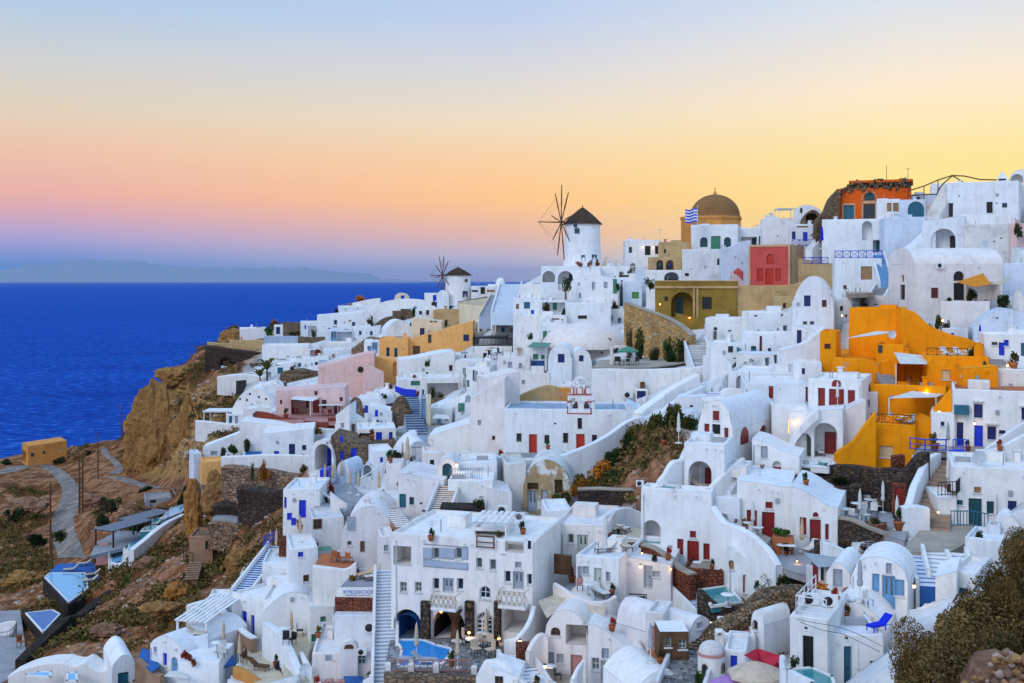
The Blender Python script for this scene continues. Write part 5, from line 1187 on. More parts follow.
TABLE('table on the terrace behind the long retaining wall',P(626,365,138),'c_wt',1.2);PO('green patio parasol behind the long retaining wall',P(628,364,139),'c_gn',.9)
H('slim white pillar with dark lantern behind the retaining wall',610,613,347,368,.5,0,'f','wp','',D=139,name='pillar',cat='pillar')
WALL('long orange stone wall with pale coping running down to the stair',[(624,303,342),(634,307,350),(648,312,354),(664,318,356),(678,326,358),(690,336,360)],'sor',.9,Ds=[158,156,153,150,147,144],cap='pave')
for a in((640,361,14,30,'olive','climbing olive shrub on the orange stone wall',149),(655,362,16,14,'dark','low dark shrub at the foot of the orange wall',147),(668,361,14,24,'green','tall green shrub on the orange stone wall',147),(683,359,20,25,'dark','big dark bush at the right end of the orange wall',145),(672,363,18,9,'green','low green shrub under the tall wall shrub',144),(629,355,8,34,'dry','dry creeper at the left end of the orange wall',153)):
 BUSH(a[5],*a[:5],D=a[6],n=520)
STAIR('grey stone street stair descending beside the long retaining wall',(716,398),(694,340),2.6,22,'greyf','old','wh',124,147)
H('white house with two green windows under the olive house',705,752,318,352,7,-4,'f','wh','w 713 328 717 343 lg; w 743 330.5 749 341 lg; w 728 330 731 332 wt',D=148)
H('white stepped house with small dark vents under the tan wall',748,792,312,345,7,8,'f','wh','w 754 315 757 316.5 bk; w 781 314 783 316 bk; w 760 321 764 322 wd',D=146)
H('white terrace house with brown window and purple plant',706,745,342,372,5,-6,'f','wh','w 728 346 733 352.5 br',D=137)
H('white house with narrow dark doors and teal gate',742,796,333,372,7,3,'f','wh','d 751 346 756 355 dk; d 759.5 336 762 356 mar; w 762.5 352 766.5 357 tl; w 768 348 771 358 nv; w 774 355 779 364.5 nv',D=136)
WALL('white ramp wall rising to the navy door right of the chimney',[(780,350,372),(795,346,368),(806,342,364),(818,333,360),(824,327,358)],'wh',1.5,D=126)
H('rounded white base block with navy door under the rounded house',791,822,325,354,6,-6,'c','wh','d 797 330 801.5 343.5 nv',D=129,yt2=332)
H('grey chimney cowl on the white ramp',775,783,346,360,1.5,0,'b','wg','',D=130,rise=.6,name='chimney_cowl',cat='chimney')
STAIR('short teal-railed stair before the teal gate',(754,363),(744,350),1.5,8,'gblue','gblue','c_tl',133,137);POT('purple plant pot on the terrace of the brown window',P(736,356,135),'dark',1.5)
H('white house with an arched grey shutter niche above the red shutters',728,810,372,404,9,-6,'f','wh','n 736 375 746 389 1.2; @W 741 376 746 389 lg; w 749 394 753 401 nv',D=118)
WALL('low curved white parapet before the arched shutter niche',[(720,392,408),(728,388,406),(745,390,406),(760,394,408)],'wh',.4,D=113)
H('grey cube planter by the arched shutter niche',724,733,390,399,1.2,0,'f','wg','',D=114.5,name='planter',cat='planter')
STAIR('white and blue steps beside the grey street stair',(713,405),(718,392),2.2,5,'wh','gblue',None,112,117)
WALL('round-headed white wall between street stair and arched niche',[(710,348,384),(718,352,388),(726,358,392),(732,364,396)],'wh',.6,D=127)
h_=H('long white chapel with two red doors and red-trimmed belfry',504,628,409,455,8,-2,'f','wh','w 516.5 433 521.5 441.5 br; d 529 434 537 453.5 rr; w 544.5 435 549.5 443 br; w 563 433 568 443 br; d 576 434 584.5 451.5 rr; w 592 435 597 445 br; w 577.5 418 582 429 bk',D=122,rm='blueroof',name='chapel',cat='chapel')
s=122/F;bl=MB();tr=MB();q=h_['loc'](581,412,'f');y0,y1=.05,.75;X=q.x
def bb(m,a0,b0,a1,b1,ya=y0,yb_=y1):
 p,r_=h_['loc'](a0,b0,'f'),h_['loc'](a1,b1,'f');m.box((p.x,ya,r_.z),(r_.x,yb_,p.z))
for a in((567.5,400,571,414),(578,402,584,414),(591,400,595,414),(567.5,394,595,402),(571,398,575,404),(587.5,398,591,404),(571,386,576,394),(579,386,582,394),(585,386,590,394),(571,384.5,590,388)):bb(bl,*a)
for k in range(8):
 a=math.pi*k/7;p=h_['loc'](580.5,385,'f');bl.box((p.x+math.cos(a)*.75-.17,y0,p.z+math.sin(a)*.75-.15),(p.x+math.cos(a)*.75+.17,y1,p.z+math.sin(a)*.75+.2))
bf=bl.build('belfry','wh',h_['root'])
for a in((567,413,592,414.3),(567,401.3,571.5,402.6),(586,401.3,592,402.6),(567,394,592,395.2),(567,406,568,414),(590.4,408,591.6,414),(573,388,574.2,394),(576.4,388,577.3,394),(582,388,583,394),(584.6,388,585.8,394)):bb(tr,*a,y0-.07,y0-.01)
tr.build('red_trim','c_rr',bf)
for x in(575.5,586.5):
 p=h_['loc'](x,405,'f',.4);b=MB();b.lathe([(.02,.42),(.16,.38),(.22,.1),(.34,-.32),(.28,-.3),(0,-.25)],12,tuple(p));b.build('bell','wood',bf)
p=h_['loc'](580.5,380,'f',.4);b=MB();b.box((p.x-.05,.35,p.z-.3),(p.x+.05,.45,p.z+.8));b.box((p.x-.28,.35,p.z+.3),(p.x+.28,.45,p.z+.4));b.build('cross','wh',bf)
POLE('thin white pole on the chapel roof',617,419,26,.05,'whitei',122.5,name='roof_pole',cat='pole')
WALL('tan gable-topped wall behind the chapel roof, left part',[(519,396,415),(534,389,415),(548,385,415),(561,388,415)],'tan',.7,D=132.5,sm=False);WALL('tan wall with orange patches between gable wall and belfry',[(560,388,415),(570,388,415),(577,391,415)],'drum',.8,D=131.8,sm=False)
WALL('low tan wall sloping down right of the belfry',[(594,393,414),(610,398,414),(626,403,412),(636,404,410)],'tan',.6,D=132.4,sm=False)
H('white mass wall left of the chapel roof',486,520,379,455,6,12,'s','wp','w 488 388 490.5 394 lg',D=129,yt2=372)
H('tall plain off-white house side below the grey-green shutters',470,505,400,462,6,-6,'s','wp','w 478 420 481 425 gy; w 492 436 495 440 bk',D=126,yt2=378)
H('little white house with green shutters and arched hood',455,486,400,430,5,-6,'b','wh','w 458 403 464.5 411.5 gn; W 465 395 471 402 gy',D=150,rise=1.3)
WALL('long diagonal white wall climbing from the ruin to the stair',[(553,457,492),(566,454,492),(580,449,488),(596,442,480),(612,433,466),(626,423,452),(640,417,442),(656,416,434),(672,404,424),(690,393,414),(706,386,406)],'wh',.7,Ds=[112,112,112.5,113,114,115,116,117,118,120,122])
H('white wing wall right of the chapel behind the diagonal wall',626,640,404,440,5,0,'c','wb','',D=121,yt2=409)
SLAB([(500,458),(560,459),(556,452),(506,452)],'greyf',(530,456),D=120)
WALL('white terrace wall under the chapel forecourt',[(484,456,478),(500,457,480),(520,459,482),(540,459,480),(553,458,480)],'wh',.8,D=116)
H('crumbling tan arched ruin with black openings and blue door',523,571,460,515,8,-4,'v','ruin','N 527 482.5 538 491 1.5; w 541 490.5 547 502 gy; N 554 479 562 494.5 1.5; d 527.5 491.5 537 512 gy',D=108,name='ruined_house',cat='ruin',rise=2.6,rm='old',amp=.16)
H('white wall house with patchy plaster left of the ruin',505,526,463,515,6,5,'f','old','',D=109)
for a in((584,492,27,19,'rust','bright orange bush right of the ruin',107),(562,510,18,15,'olive','grey-green shrub at the foot of the ruin',106),(612,489,34,18,'olive','olive scrub bush on the hillside garden',107),(630,470,16,34,'green','upright green bush against the diagonal wall',111),(645,482,24,30,'dry','dry brown bush in the middle of the hillside garden',107),(656,476,26,30,'green','dark green bush right of the dry bush',106),(668,448,34,30,'olive','wide olive bush high on the hillside garden',109),(640,498,30,16,'dry','dry grass bush above the dark stone wall',103),(663,494,28,18,'dark','dark shrub beside the rounded white parapet',101),(690,434,18,14,'olive','olive shrub near the white folded parasol',107),(600,500,22,10,'dark','dark shrub behind the left end of the dark stone wall',104),(675,430,18,18,'dry','golden grass at the top of the hillside garden',110)):
 BUSH(a[5],a[0],a[1],a[2]*1.3,a[3]*1.15,a[4],D=a[6],n=900)
for a in((615,470,24,20,'green','fresh green shrub by the foot of the diagonal wall',112),(640,458,26,24,'green','tall green shrub below the diagonal wall',112),(652,492,30,22,'green','broad green shrub in the lower hillside garden',104.5),(605,480,30,22,'rust','tall rusty scrub above the bright orange bush',109.5),(625,486,30,26,'olive','big olive shrub in the hollow of the hillside garden',108.5),(648,470,30,28,'dark','dark bramble mound high in the hillside garden',109.5),(660,486,26,22,'rust','russet shrub near the rounded white parapet',105),(634,500,30,14,'olive','low olive mat on the ledge of the dark stone wall',103.5),(683,442,26,18,'green','green shrub at the top right of the hillside garden',108)):
 BUSH(a[5],*a[:5],D=a[6],n=900)
POLE('thin dark post on the hillside garden',678,428,15,.05,'iron',112,name='garden_post',cat='post')
WALL('broad white ramp wall beside the grey street stair',[(640,414,426),(658,400,420),(678,386,410),(700,374,398)],'wh',1.2,Ds=[119,121,122.5,123.5])
WALL('pale blue low wall at the top of the hillside garden',[(670,420,432),(684,415,428),(698,408,424)],'wb',.5,D=113)
WALL('dark stone wall with pale ledge below the hillside garden',[(578,491,516),(600,490,518),(622,491,520),(642,492,522)],'sdk',.8,D=99,cap='pave')
DISH('left satellite dish before the dark stone wall',P(590,521,97.5),0,1.5);DISH('right smaller satellite dish before the dark stone wall',P(601,521,97.5),8,1.2)
H('big sloping white block above the lit arched doorway',428,473,436,470,7,-6,'s','wh','',D=128,yt2=423)
H('white vaulted lean-to left of the sloping block',400,438,441,478,7,10,'b','wh','',D=131,rise=2.4)
h_=H('white porch with black arched doorway and glowing lamp',437,459,458,496,4,-4,'b','wp','D 442.5 463 452 486 dt',D=108,rise=1.0)
LAMP('glowing lamp beside the black arched doorway',457,466,107.3,30,(1,.7,.25))
H('white roof terrace wall with lattice right of the glowing lamp',456,497,462,500,6,0,'f','wh','',D=110)
RAIL('grey iron railing on the white front block',[P(450,479.5,105),P(468,479,105),P(482,479.5,105)],1.0,'metal','bars',th=.025)
h_=H('plain white front block above the dark stone tiers',448,493,480,530,5,-5,'f','wh','',D=104.5)
H('white stepped wall right of the plain front block',487,512,488,535,6,4,'s','wp','',D=104,yt2=494)
AC('air conditioner on the white stepped wall',P(503,514,101),0,1.3)
H('white house with teal door and little teal window beside the pink stair',398,444,474,530,7,-10,'c','wp','d 389 494 396 508 tl; d 399.5 494 406 508 tl; w 409.5 497 414 505 dt',D=106,yt2=480)
STAIR('pinkish stair between the teal door house and the front block',(438,516),(449,486),1.8,14,'wp','brick','wp',99.5,106)
STAIR('pinkish stepped parapet stair left of the teal door',(405,527),(391,510),1.6,9,'wp','brick',None,100,105)
BOXW('upper dark stone tier below the plain front block',440,484,508,522,2.5,'sbk',D=98);BOXW('lower dark stone tier above the hotel roof',437,472,519,533,2,'sbk',D=95.5)
BUSH('dark hedge on the right of the upper dark stone tier',478,512,14,8,'dark',D=98.5,n=260)
h_=H('large white hotel with arched caves, balconies and grey-blue upper panel',391,533,537,645,9,-17,'f','wh','n 393.5 609 421 648 3.5; n 433 608 465 640 4; n 477 612 493 638 .5; n 504 603 532 632 2.5; N 393.5 546 411 565 2.2; w 433 548 439 559 lg; w 455.5 548 461.5 559 lg; w 400 582 406.5 592 lg; w 415 582 421.5 592 lg; w 433 578 439 589.5 wt; d 443 578 453.5 592 gy; w 457 578.5 463 590 wt; w 476 558 481.5 568 lg; w 489.5 559.5 495.5 570 lg; W 479.5 586 490.5 599 wt; w 504.5 571 510.5 582.5 wt; d 513 571.5 523.5 589 gy; w 527 574 532 585 wt; w 515 562 521 568 gy; w 527 540 532 549.5 wt; N 505 541 523 552 1.2; @w 505.5 542 509 550 wt',D=83,name='hotel',cat='hotel')
hr_=h_['root'];f_=lambda x,y,off=0:h_['loc'](x,y,'f',off)
b=MB()
for(a0,b0,a1,b1)in((423.5,543.5,468,547.6),(423.5,559.4,468,570),(423.5,547.6,432.6,559.4),(439.4,547.6,455.1,559.4),(461.9,547.6,468,559.4)):
 p,q=f_(a0,b0),f_(a1,b1);b.box((p.x,-.06,q.z),(q.x,.02,p.z))
b.build('upper_panel','gblue',hr_)
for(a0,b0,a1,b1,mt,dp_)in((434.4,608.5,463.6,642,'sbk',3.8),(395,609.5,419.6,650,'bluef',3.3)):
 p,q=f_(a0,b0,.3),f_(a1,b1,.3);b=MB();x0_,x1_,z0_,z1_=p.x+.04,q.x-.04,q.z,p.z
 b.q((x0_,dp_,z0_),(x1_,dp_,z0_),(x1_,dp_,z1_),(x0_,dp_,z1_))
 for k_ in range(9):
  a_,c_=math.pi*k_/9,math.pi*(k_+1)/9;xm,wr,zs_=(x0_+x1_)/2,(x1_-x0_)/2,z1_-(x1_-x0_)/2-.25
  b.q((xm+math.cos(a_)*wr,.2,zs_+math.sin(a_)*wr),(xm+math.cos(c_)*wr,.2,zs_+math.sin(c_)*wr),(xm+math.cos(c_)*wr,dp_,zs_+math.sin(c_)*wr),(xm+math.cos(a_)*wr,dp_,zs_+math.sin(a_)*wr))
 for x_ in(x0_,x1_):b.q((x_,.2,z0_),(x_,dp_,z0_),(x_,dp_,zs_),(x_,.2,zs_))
 b.build('cave_lining',mt,hr_)  # left cave's blue lining puts the blue light on its walls into the colour
for x0_,x1_ in((422.5,431),(466.5,474.5),(495.5,501.5)):
 b=MB();p,q=f_(x0_,600),f_(x1_,646);b.box((p.x,-.45,q.z),(q.x,-.02,p.z+.0));b.build('stone_pier','sdk',hr_)
for x0_,x1_,yt_,yb_ in((436,461,592,604),(502.5,529.5,588,602)):
 b=MB();p,q=f_(x0_,yb_),f_(x1_,yb_);b.box((p.x,-1.15,p.z-.15),(q.x,0,p.z+.08));fl=b.build('balcony','wh',hr_)
 g=MB();a0=Vector((p.x+.05,-1.1,p.z+.1));a1=Vector((q.x-.05,-1.1,p.z+.1));hgt=f_(x0_,yt_).z-p.z
 g.tube(a0+Vector((0,0,hgt)),a1+Vector((0,0,hgt)),.035,5)
 n=5
 for k in range(n):
  m=a0.lerp(a1,(k+.5)/n)+Vector((0,0,hgt/2));rr=hgt*.38
  for c in range(10):
   t0,t1=c*.628,(c+1)*.628;g.tube(m+Vector((math.cos(t0)*rr,0,math.sin(t0)*rr)),m+Vector((math.cos(t1)*rr,0,math.sin(t1)*rr)),.03,4)
  g.tube(a0.lerp(a1,k/n),a0.lerp(a1,(k+1)/n)+Vector((0,0,hgt)),.025,4);g.tube(a0.lerp(a1,(k+1)/n),a0.lerp(a1,k/n)+Vector((0,0,hgt)),.025,4)
 for e_ in(a0,a1):g.tube(e_,e_+Vector((0,0,hgt)),.04,5);g.tube(e_+Vector((0,0,hgt)),e_+Vector((0,1.05,hgt)),.03,5)
 g.build('balustrade','cream',fl)
p,q=f_(477.5,637,.3),f_(492.5,613,.3);b=MB();wv_=q.x-p.x;hv=q.z-p.z-wv_*.45
for k in range(4):b.box((p.x+wv_*k/3-.06,.25,p.z),(p.x+wv_*k/3+.06,.34,p.z+hv))
for k in range(5):b.box((p.x,.26,p.z+hv*k/4-.05),(q.x,.33,p.z+hv*k/4+.05))
for k in range(7):
 a=math.pi*k/6;m=Vector(((p.x+q.x)/2,.3,p.z+hv));b.tube(m,m+Vector((math.cos(a)*wv_/2,0,math.sin(a)*wv_*.45)),.05,4)
 a2=math.pi*(k+1)/6
 if k<6:b.tube(m+Vector((math.cos(a)*wv_/2,0,math.sin(a)*wv_*.45)),m+Vector((math.cos(a2)*wv_/2,0,math.sin(a2)*wv_*.45)),.06,4)
dd_=b.build('arched_glazed_door','c_wt',hr_);g=MB();g.box((p.x,.40,p.z),(q.x,.44,q.z));g.build('pane','glass',dd_)
H('white stair tower end of the hotel with wooden railing and shaded roof porch',472,507,528,552,4,-10,'f','wh','N 475 531 505 538 2',D=83.5,back=1)
PERGOLA('white cloth-topped pergola on the hotel roof',474,506,524,541,3.5,'whitei','c_wt',D=83.2,slats=True,yaw=-10,post=.06)
RAIL('dark wooden balcony rail under the hotel pergola',[f_ and hr_.matrix_basis@Vector((f_(x,545).x,-.25,f_(478,547).z))for x in(478,495)],.9,'wood','two',th=.05)
BUSH('brown potted plant under the hotel pergola',499,537,8,7,'dry',D=84,n=200)
zt=P(440,645,82).z
SLAB([(384,672),(497,668),(530,648),(533,634),(478,636),(390,640)],'spv',z=zt)
SLAB([(398,667),(441,666),(448,657),(452,649),(436,645),(423,640),(396,640),(402,650)],'pool',z=zt+.03,th=.2,name='swimming_pool',label='bright blue swimming pool flowing out of the left hotel cave',cat='pool',pad=False)
rim=MB();loop=[(398,667),(441,666),(448,657),(452,649),(436,645),(423,640)]
pr=[onz(x,y,zt+.05)for x,y in loop]
for a_,b_ in zip(pr[:-1],pr[1:]):rim.tube(a_,b_,.12,6)
for i,(x,y,lb)in enumerate(((416.5,660,'beige folded parasol standing in front of the bright blue pool'),(457.5,668,'beige folded parasol right of the bright blue pool'),(486,642,'tall beige folded parasol before the glazed arch'))):PC(lb,onz(x,y,zt),'clothb',1.1)
for i,(x,y,r_)in enumerate(((476,656,30),(490,657,-60),(478,648,200),(503,652,90),(466,644,10),(492,648,150))):CHAIR('wicker armchair on the hotel pool terrace',onz(x,y,zt),r_,'clothb',1.25,'wicker armchairs on the hotel pool terrace')
for i,(x,y)in enumerate(((472,651),(498,655),(483,645))):TABLE('round white table on the hotel pool terrace',onz(x,y,zt),'c_wt',1.2,'tables on the hotel pool terrace')
for x,y,lb in((405,664,'left pale lounger at the pool front'),(427,665,'right pale lounger at the pool front')):LOUNGER(lb,onz(x,y,zt),80,'clothg','c_wt')
LAMP('orange lamp inside the middle hotel cave',441,613,83.8,5,(1,.25,.05),'lampo');LAMP('warm lamp at the foot of the middle stone pier',469,634,81.2,12,(1,.5,.12),'lampo');LAMP('warm lamp at the foot of the right stone pier',499,640,81,10,(1,.5,.12),'lampo')
b=MB();s_=84.5/F;root=thing('cave_bar_column','flared wooden column inside the middle hotel cave','column',onz(456,638,zt));b.lathe([(.4,0),(.35,1.3),(.8,2.2),(.85,2.4),(0,2.4)],14);b.build('shaft','wood',root)
prev=None
for i,x in enumerate((388,411,436,474)):
 p=onz(x,673,zt);BOXW('white balustrade post of the pool terrace, %s'%('at its left end','second from the left','third from the left','at its right end')[i],x-3,x+3,664 if i<3 else 667,684,.5,'wp',D=p.y,cat='post',name='balustrade_post')
 if prev:RAIL('carved pink lattice panel of the pool balustrade, %s'%('left one','middle one','right one')[i-1],[prev+Vector((.2,.15,0)),p+Vector((-.2,.15,0))],.85,'pinkf','wave',th=.045)
 prev=p
WALL('brown stone wall under the pool balustrade',[(384,675,700),(420,676,700),(450,677,700),(478,679,700)],'st',.8,D=74.5,sm=False)
WALL('curved white parapet at the bottom beside the pool terrace',[(476,679,700),(484,664,700),(492,661,700),(504,664,700),(516,676,702),(528,688,706)],'wh',.5,Ds=[74,74,74,73.5,73,72.5])
H('small white block with dark window at the bottom edge beside the curved parapet',492,520,668,700,3,-8,'s','wh','w 495 676 503.5 690 bk',D=73,yt2=676)
h_=H('white house with pale shuttered door behind the brown balcony',556,606,524,578,8,-10,'f','wp','w 568 534 573.5 543.5 lg; d 577.5 535 588 552 lg; d 558 534 562.5 556 lg',D=89)
BOXW('dark brown wooden balcony front right of the hotel',553,571,555,574,.3,'wood',D=85.5,yaw=-30,fd=.05,cat='balcony',name='balcony_front');POT('red potted flowers on the dark brown balcony',P(572,556,86.5),'red',1.2)
h_=H('white corner house with roof deck of loungers and pale double door',576,619,556,606,7,-22,'f','wh','d 594.5 568 601.5 589 lg; w 606 572 610 581.5 gy; w 583 566 589 574 gy; d 578 566 582 588 gy',D=84)
m_=h_['root'].matrix_basis;zz=h_['H']-.2
LOUNGER('white lounger at the front of the lounger deck',m_@Vector((-.2,2.2,zz)),-70,'clothw','wood');LOUNGER('yellow-cushioned lounger on the lounger deck',m_@Vector((1.5,2.6,zz)),20,'clothb','wood');POT('big red pot on the lounger deck',m_@Vector((-2.6,4.2,zz)),'red',1.8);PC('white folded parasol on the lounger deck',m_@Vector((-.6,4.2,zz)),'clothw',1.3)
BOXW('brown stone planter wall behind the lounger deck, left',602,614,535,553,1,'srd',D=89.5);BOXW('brown stone planter wall behind the lounger deck, right',617,645,545,558,1,'srd',D=88.5)
WALL('big curved white wall wrapping the upper deck with two cream loungers',[(594,530,556),(604,519,552),(616,510,548),(630,508,546),(644,514,546),(654,522,550)],'wh',.5,Ds=[90.5,92,94,95.5,96,95.5])
zt2=SLAB([(603,538),(638,540),(648,530),(612,524)],'beigef',(620,535),D=91.5)
for x,y,r_,lb in((613,533,40,'left cream lounger on the upper deck within the curved wall'),(624,533,-30,'right cream lounger on the upper deck within the curved wall')):LOUNGER(lb,onz(x,y,zt2),180+r_,'clothw','wood')
BUSH('small green potted palm between the cream loungers',618,530,5,8,'green',D=92,n=150)
H('white wall house behind the brown planter walls',640,662,536,570,5,-8,'f','wh','',D=90)
WALL('curved white balcony wall below the corner house',[(553,583,606),(562,588,610),(576,597,614),(592,602,616),(608,601,614),(617,596,610)],'wp',.35,Ds=[82.5,81.5,80.5,80,80,80.5])
zt2=SLAB([(556,593),(590,606),(617,603),(612,588),(570,582)],'greyf',(585,597),D=82.5)
LOUNGER('dark-framed lounger on the curved balcony',onz(602,597,zt2),30,'clothw','iron');TABLE('white table on the curved balcony',onz(588,597,zt2),'c_wt');CHAIR('pink chair on the curved balcony',onz(580,594,zt2),0,'pinkf')
SAIL('large beige sail awning beside the hotel',[P(538,601,80),P(556,594,82.5),P(572,600,80.5),P(547,618,78.5)],'clothb',.2);SAIL('long beige and pink sail awning under the curved balcony',[P(572,598,80.5),P(606,606,80),P(604,623,78.5),P(584,612,79.5)],'clothb',.15);SAIL('striped beige awning over the lower balcony niche',[P(568,624,77.5),P(588,611,79.5),P(602,621,79),P(588,625,77)],'clothw',.1)
H('white vaulted house with fan window and open balcony niche',545,588,610,688,7,-12,'v','wp','w 557 653.5 563.5 663 gy; d 571 655 582.5 680 pk; W 551 627 560.5 635.5 bk; N 566 625 587 644 2.2; w 549 652 552 664 gy',D=77.5,rise=1.9)
h_=H('white lower house with sloping top, grey vent window and pink doors',588,646,626,690,7,-8,'c','wp','w 602 648.5 609 659 gy; w 592 658 599.5 670 lg; d 601 661 611 684 lg; w 621 671 629 684 lg',D=76.5,yt2=652)
WALL('white wall curving from the hotel corner down to the steps',[(504,640,660),(516,638,660),(526,630,656),(533,618,650),(536,606,645)],'wh',.4,Ds=[79,78.5,79,80,81])
WALL('pinkish white garden wall between hotel terrace and vaulted house',[(530,652,690),(536,640,686),(543,634,682),(548,640,680)],'wp',.4,Ds=[76,76.5,77,77])
BOXW('brown stone planter by the steps below the hotel corner',516,530,646,658,1,'srd',D=76.5)
STAIR('black-edged white steps below the brown planter',(534,690),(514,655),2.0,10,'wh','iron','wp',72.5,78)
WALL('slanting white stair wall between the two pink-door courts',[(574,680,694),(580,668,692),(586,660,688)],'wh',.3,Ds=[74,75,76]);WALL('low white court wall at the bottom edge',[(530,674,700),(545,678,702),(562,687,706)],'wh',.35,D=73)
zt2=SLAB([(540,686),(572,690),(575,676),(548,672)],'pave',(560,682),D=75.5);TABLE('round table in the lamp-lit court below the fan window',onz(550,678,zt2),'c_wt',1.1);CHAIR('chair in the lamp-lit court below the fan window',onz(558,681,zt2),100,'iron');LAMP('warm wall light in the court below the fan window',545,668,75.8,16,(1,.55,.25));LAMP('warm light on the terrace below the hotel corner',520,643,78,10,(1,.55,.25))
PC('pink folded parasol in the court with pink doors',P(585,690,74.5),'clothw',1.0)
BOXW('dark brown slab block under a glass parapet',629,648,609,636,4,'sbk',D=79.5,yaw=-6,cat='block',name='dark_block');RAIL('glass and steel parapet on the dark brown block',[P(628,608,79.3),P(646,608,79)],.9,'metal','two',th=.03)
H('white upper house with grey door and lit lamp',610,671,557,612,7,-10,'s','wp','d 644 565.5 652.5 588 gy; w 655 571 658 577 gy',D=85,yt2=562)
LAMP('lit lamp left of the grey door of the white upper house',640.5,568,84.3,24)
H('white vaulted house with curved roof and little grey end window',688,713,616,658,6.5,42,'v','wp','w 697 622 702.5 628.5 gy',D=74.8,rise=1.7)
H('dark brown plank annex with two cream windows',660,689,632,664,2.4,10,'s','wood','w 665 637.5 671.5 647 lg; w 681 640 684.5 649 lg',D=71.6,rm='wh')
H('white side wall house left of the dark plank annex',646,664,612,656,3,-12,'f','wp','d 650 626 655 648 pk',D=75)
SLAB([(640,666),(668,672),(672,655),(650,648)],'terra',(655,660),D=72.5);SLAB([(610,634),(636,645),(640,634),(618,627)],'terra',(625,636),D=79)
PC('thin grey folded parasol on the terracotta terrace',P(650.5,666,72),'clothg',1.05);POT('red plant on the terracotta terrace before the dark block',P(612,634,79),'red',1.0)
H('smooth white vault roof at the bottom edge below the terracotta terrace',634,688,671,710,5,18,'b','wh','',D=69.5,rise=1.2)
H('white rounded wall at the left end of the terracotta terrace',632,650,650,680,4,6,'b','wp','',D=75,rise=1.2)
STAIR('long blue and white stair running down right of the vaulted roof',(717,620),(656,562),2.2,20,'wb','gblue','wh',81,90)
STAIR('dark brown stone steps beside the little grey end window',(696,650),(716,622),2.2,10,'spk','sdk',None,73,77)
STAIR('black and white pebbled path at the bottom edge',(680,692),(695,650),2.6,8,'spv','spv','wp',67.5,73)
LAMP('small lit lamp at the foot of the long blue stair',710,624,77,12,s=.8)
for(x,y,lb)in((655,566,'small dark shrub at the top of the long blue stair'),(676,655,'yellow-green shrub beside the dark plank annex')):BUSH(lb,x,y,9,8,'olive',D=gd(x,y)*.97,n=200)
H('white house with navy door and dark tree at the seaward end',302,323,321.5,339,6,4,'f','wh','d 319.5 326 322.8 335 nv; w 304.5 325 306 329 bl; N 308 326 316 336 1',D=262)
TREE('round dark tree before the seaward white house',313.5,336,13,9,'dark',D=258,n=420)
H('stepped white house with dark window above the sea',317,348,315,336,7,-4,'c','wh','w 334 320 337 324.5 nv; d 332.5 326.5 337.5 332 nv; w 328 328 330 331 bk',D=261,yt2=313)
H('white house with small navy window on the upper slope',340,368,315,340,7,6,'s','wh','w 352 322 355 326 nv; w 348.5 320 351 321.5 wd; w 356 333 359 336 nv',D=252,yt2=311)
H('long low white terrace house on the sea crest',339,378,306,318,7,3,'f','wh','N 345 312 375 317 1.5',D=274)
WALL('white garden wall below the sea crest shrub',[(352,303,316),(366,300,314),(380,298,312)],'wh',1.5,D=284)
BUSH('rust-coloured round shrub on the sea crest',359.5,302,13,7,'rust',D=287,n=320);BUSH('dark green shrub on the sea crest slope',337,314,7,6,'dark',D=276,n=240)
WALL('brown dry-grass bank on the sea crest',[(347,304,312),(362,301,310),(377,299,308)],'dirt',5,D=288,cat='bank',name='grass_bank',amp=.5)
H('pale blue-fronted cubes with a light blue door',326,353,330,347,6,2,'f','wb','d 331 331.5 336.5 343 lb; N 337 332 352 341 1.5',D=246)
H('white terrace block under the light blue door',326,356,342,356,4,0,'f','wh','w 333 349.5 347 351.5 pk',D=240)
H('white cube with turquoise gate above the pink house',364,382,341,358,5,-6,'f','wh','d 372 342 377.5 353 lb; d 367.5 346 371.5 354 lb',D=222)
WALL('brown stone bank left of the turquoise gate',[(352,349,362),(360,342,360),(368,338,356),(378,338,352)],'spk',3,D=228,cat='bank',name='stone_bank',amp=.4)
WALL('long white stair parapet slanting up to the turquoise gate',[(322,374,382),(338,366,376),(354,357,368),(368,350,360)],'wh',.6,D=215)
WALL('dark navy painted wall on the seaward terrace',[(264,336,350),(282,336,350),(300,336.5,349)],'gblue',.8,D=256,sm=False)
WALL('brown stone wall right of the navy painted wall',[(298,336.5,348),(312,337,348),(326,337,347)],'st',.8,D=256,sm=False)
WALL('long brown garden wall behind the seaward terrace',[(281,322,337),(292,322,336),(303,323,335)],'st',1,D=272,sm=False)
H('flat white roof shelter at the seaward tip',240,267,328,337,6,2,'f','wh','',D=272)
H('tiny blue and white hut on the seaward terrace',274,283,325,336,3,0,'f','wh','d 276 327 280 334 nv',D=264)
BUSH('round bright green bush by the white roof shelter',268,334.5,11,8,'bright',D=264,n=360);BUSH('rust-brown hedge behind the seaward terrace',275,327,16,7,'rust',D=275,n=320);BUSH('dark hedge right of the blue hut',295,335,12,5,'dark',D=262,n=260)
BUSH('brown scrub on the seaward tip left of the orange parasol',234,330,14,5,'dry',D=282,n=260)
PC('tall orange-red folded parasol at the seaward tip',P(241.5,340,268),'cloth_o',1.75)
WALL('tan plaster wall of the seaward bastion, long right part',[(229,340,356),(245,340,355),(264,340,354)],'tan',1.2,D=264,sm=False);WALL('pale tan ledge wall of the seaward bastion, left part',[(207,342,350),(218,343,350),(230,343.5,352)],'tan',1.0,D=268,sm=False)
WALL('dark stone bastion wall with a cave opening',[(205,346,366),(218,347,370),(232,349,372),(248,352,373),(263,353,372)],'sdk',2.0,D=258,amp=.35)
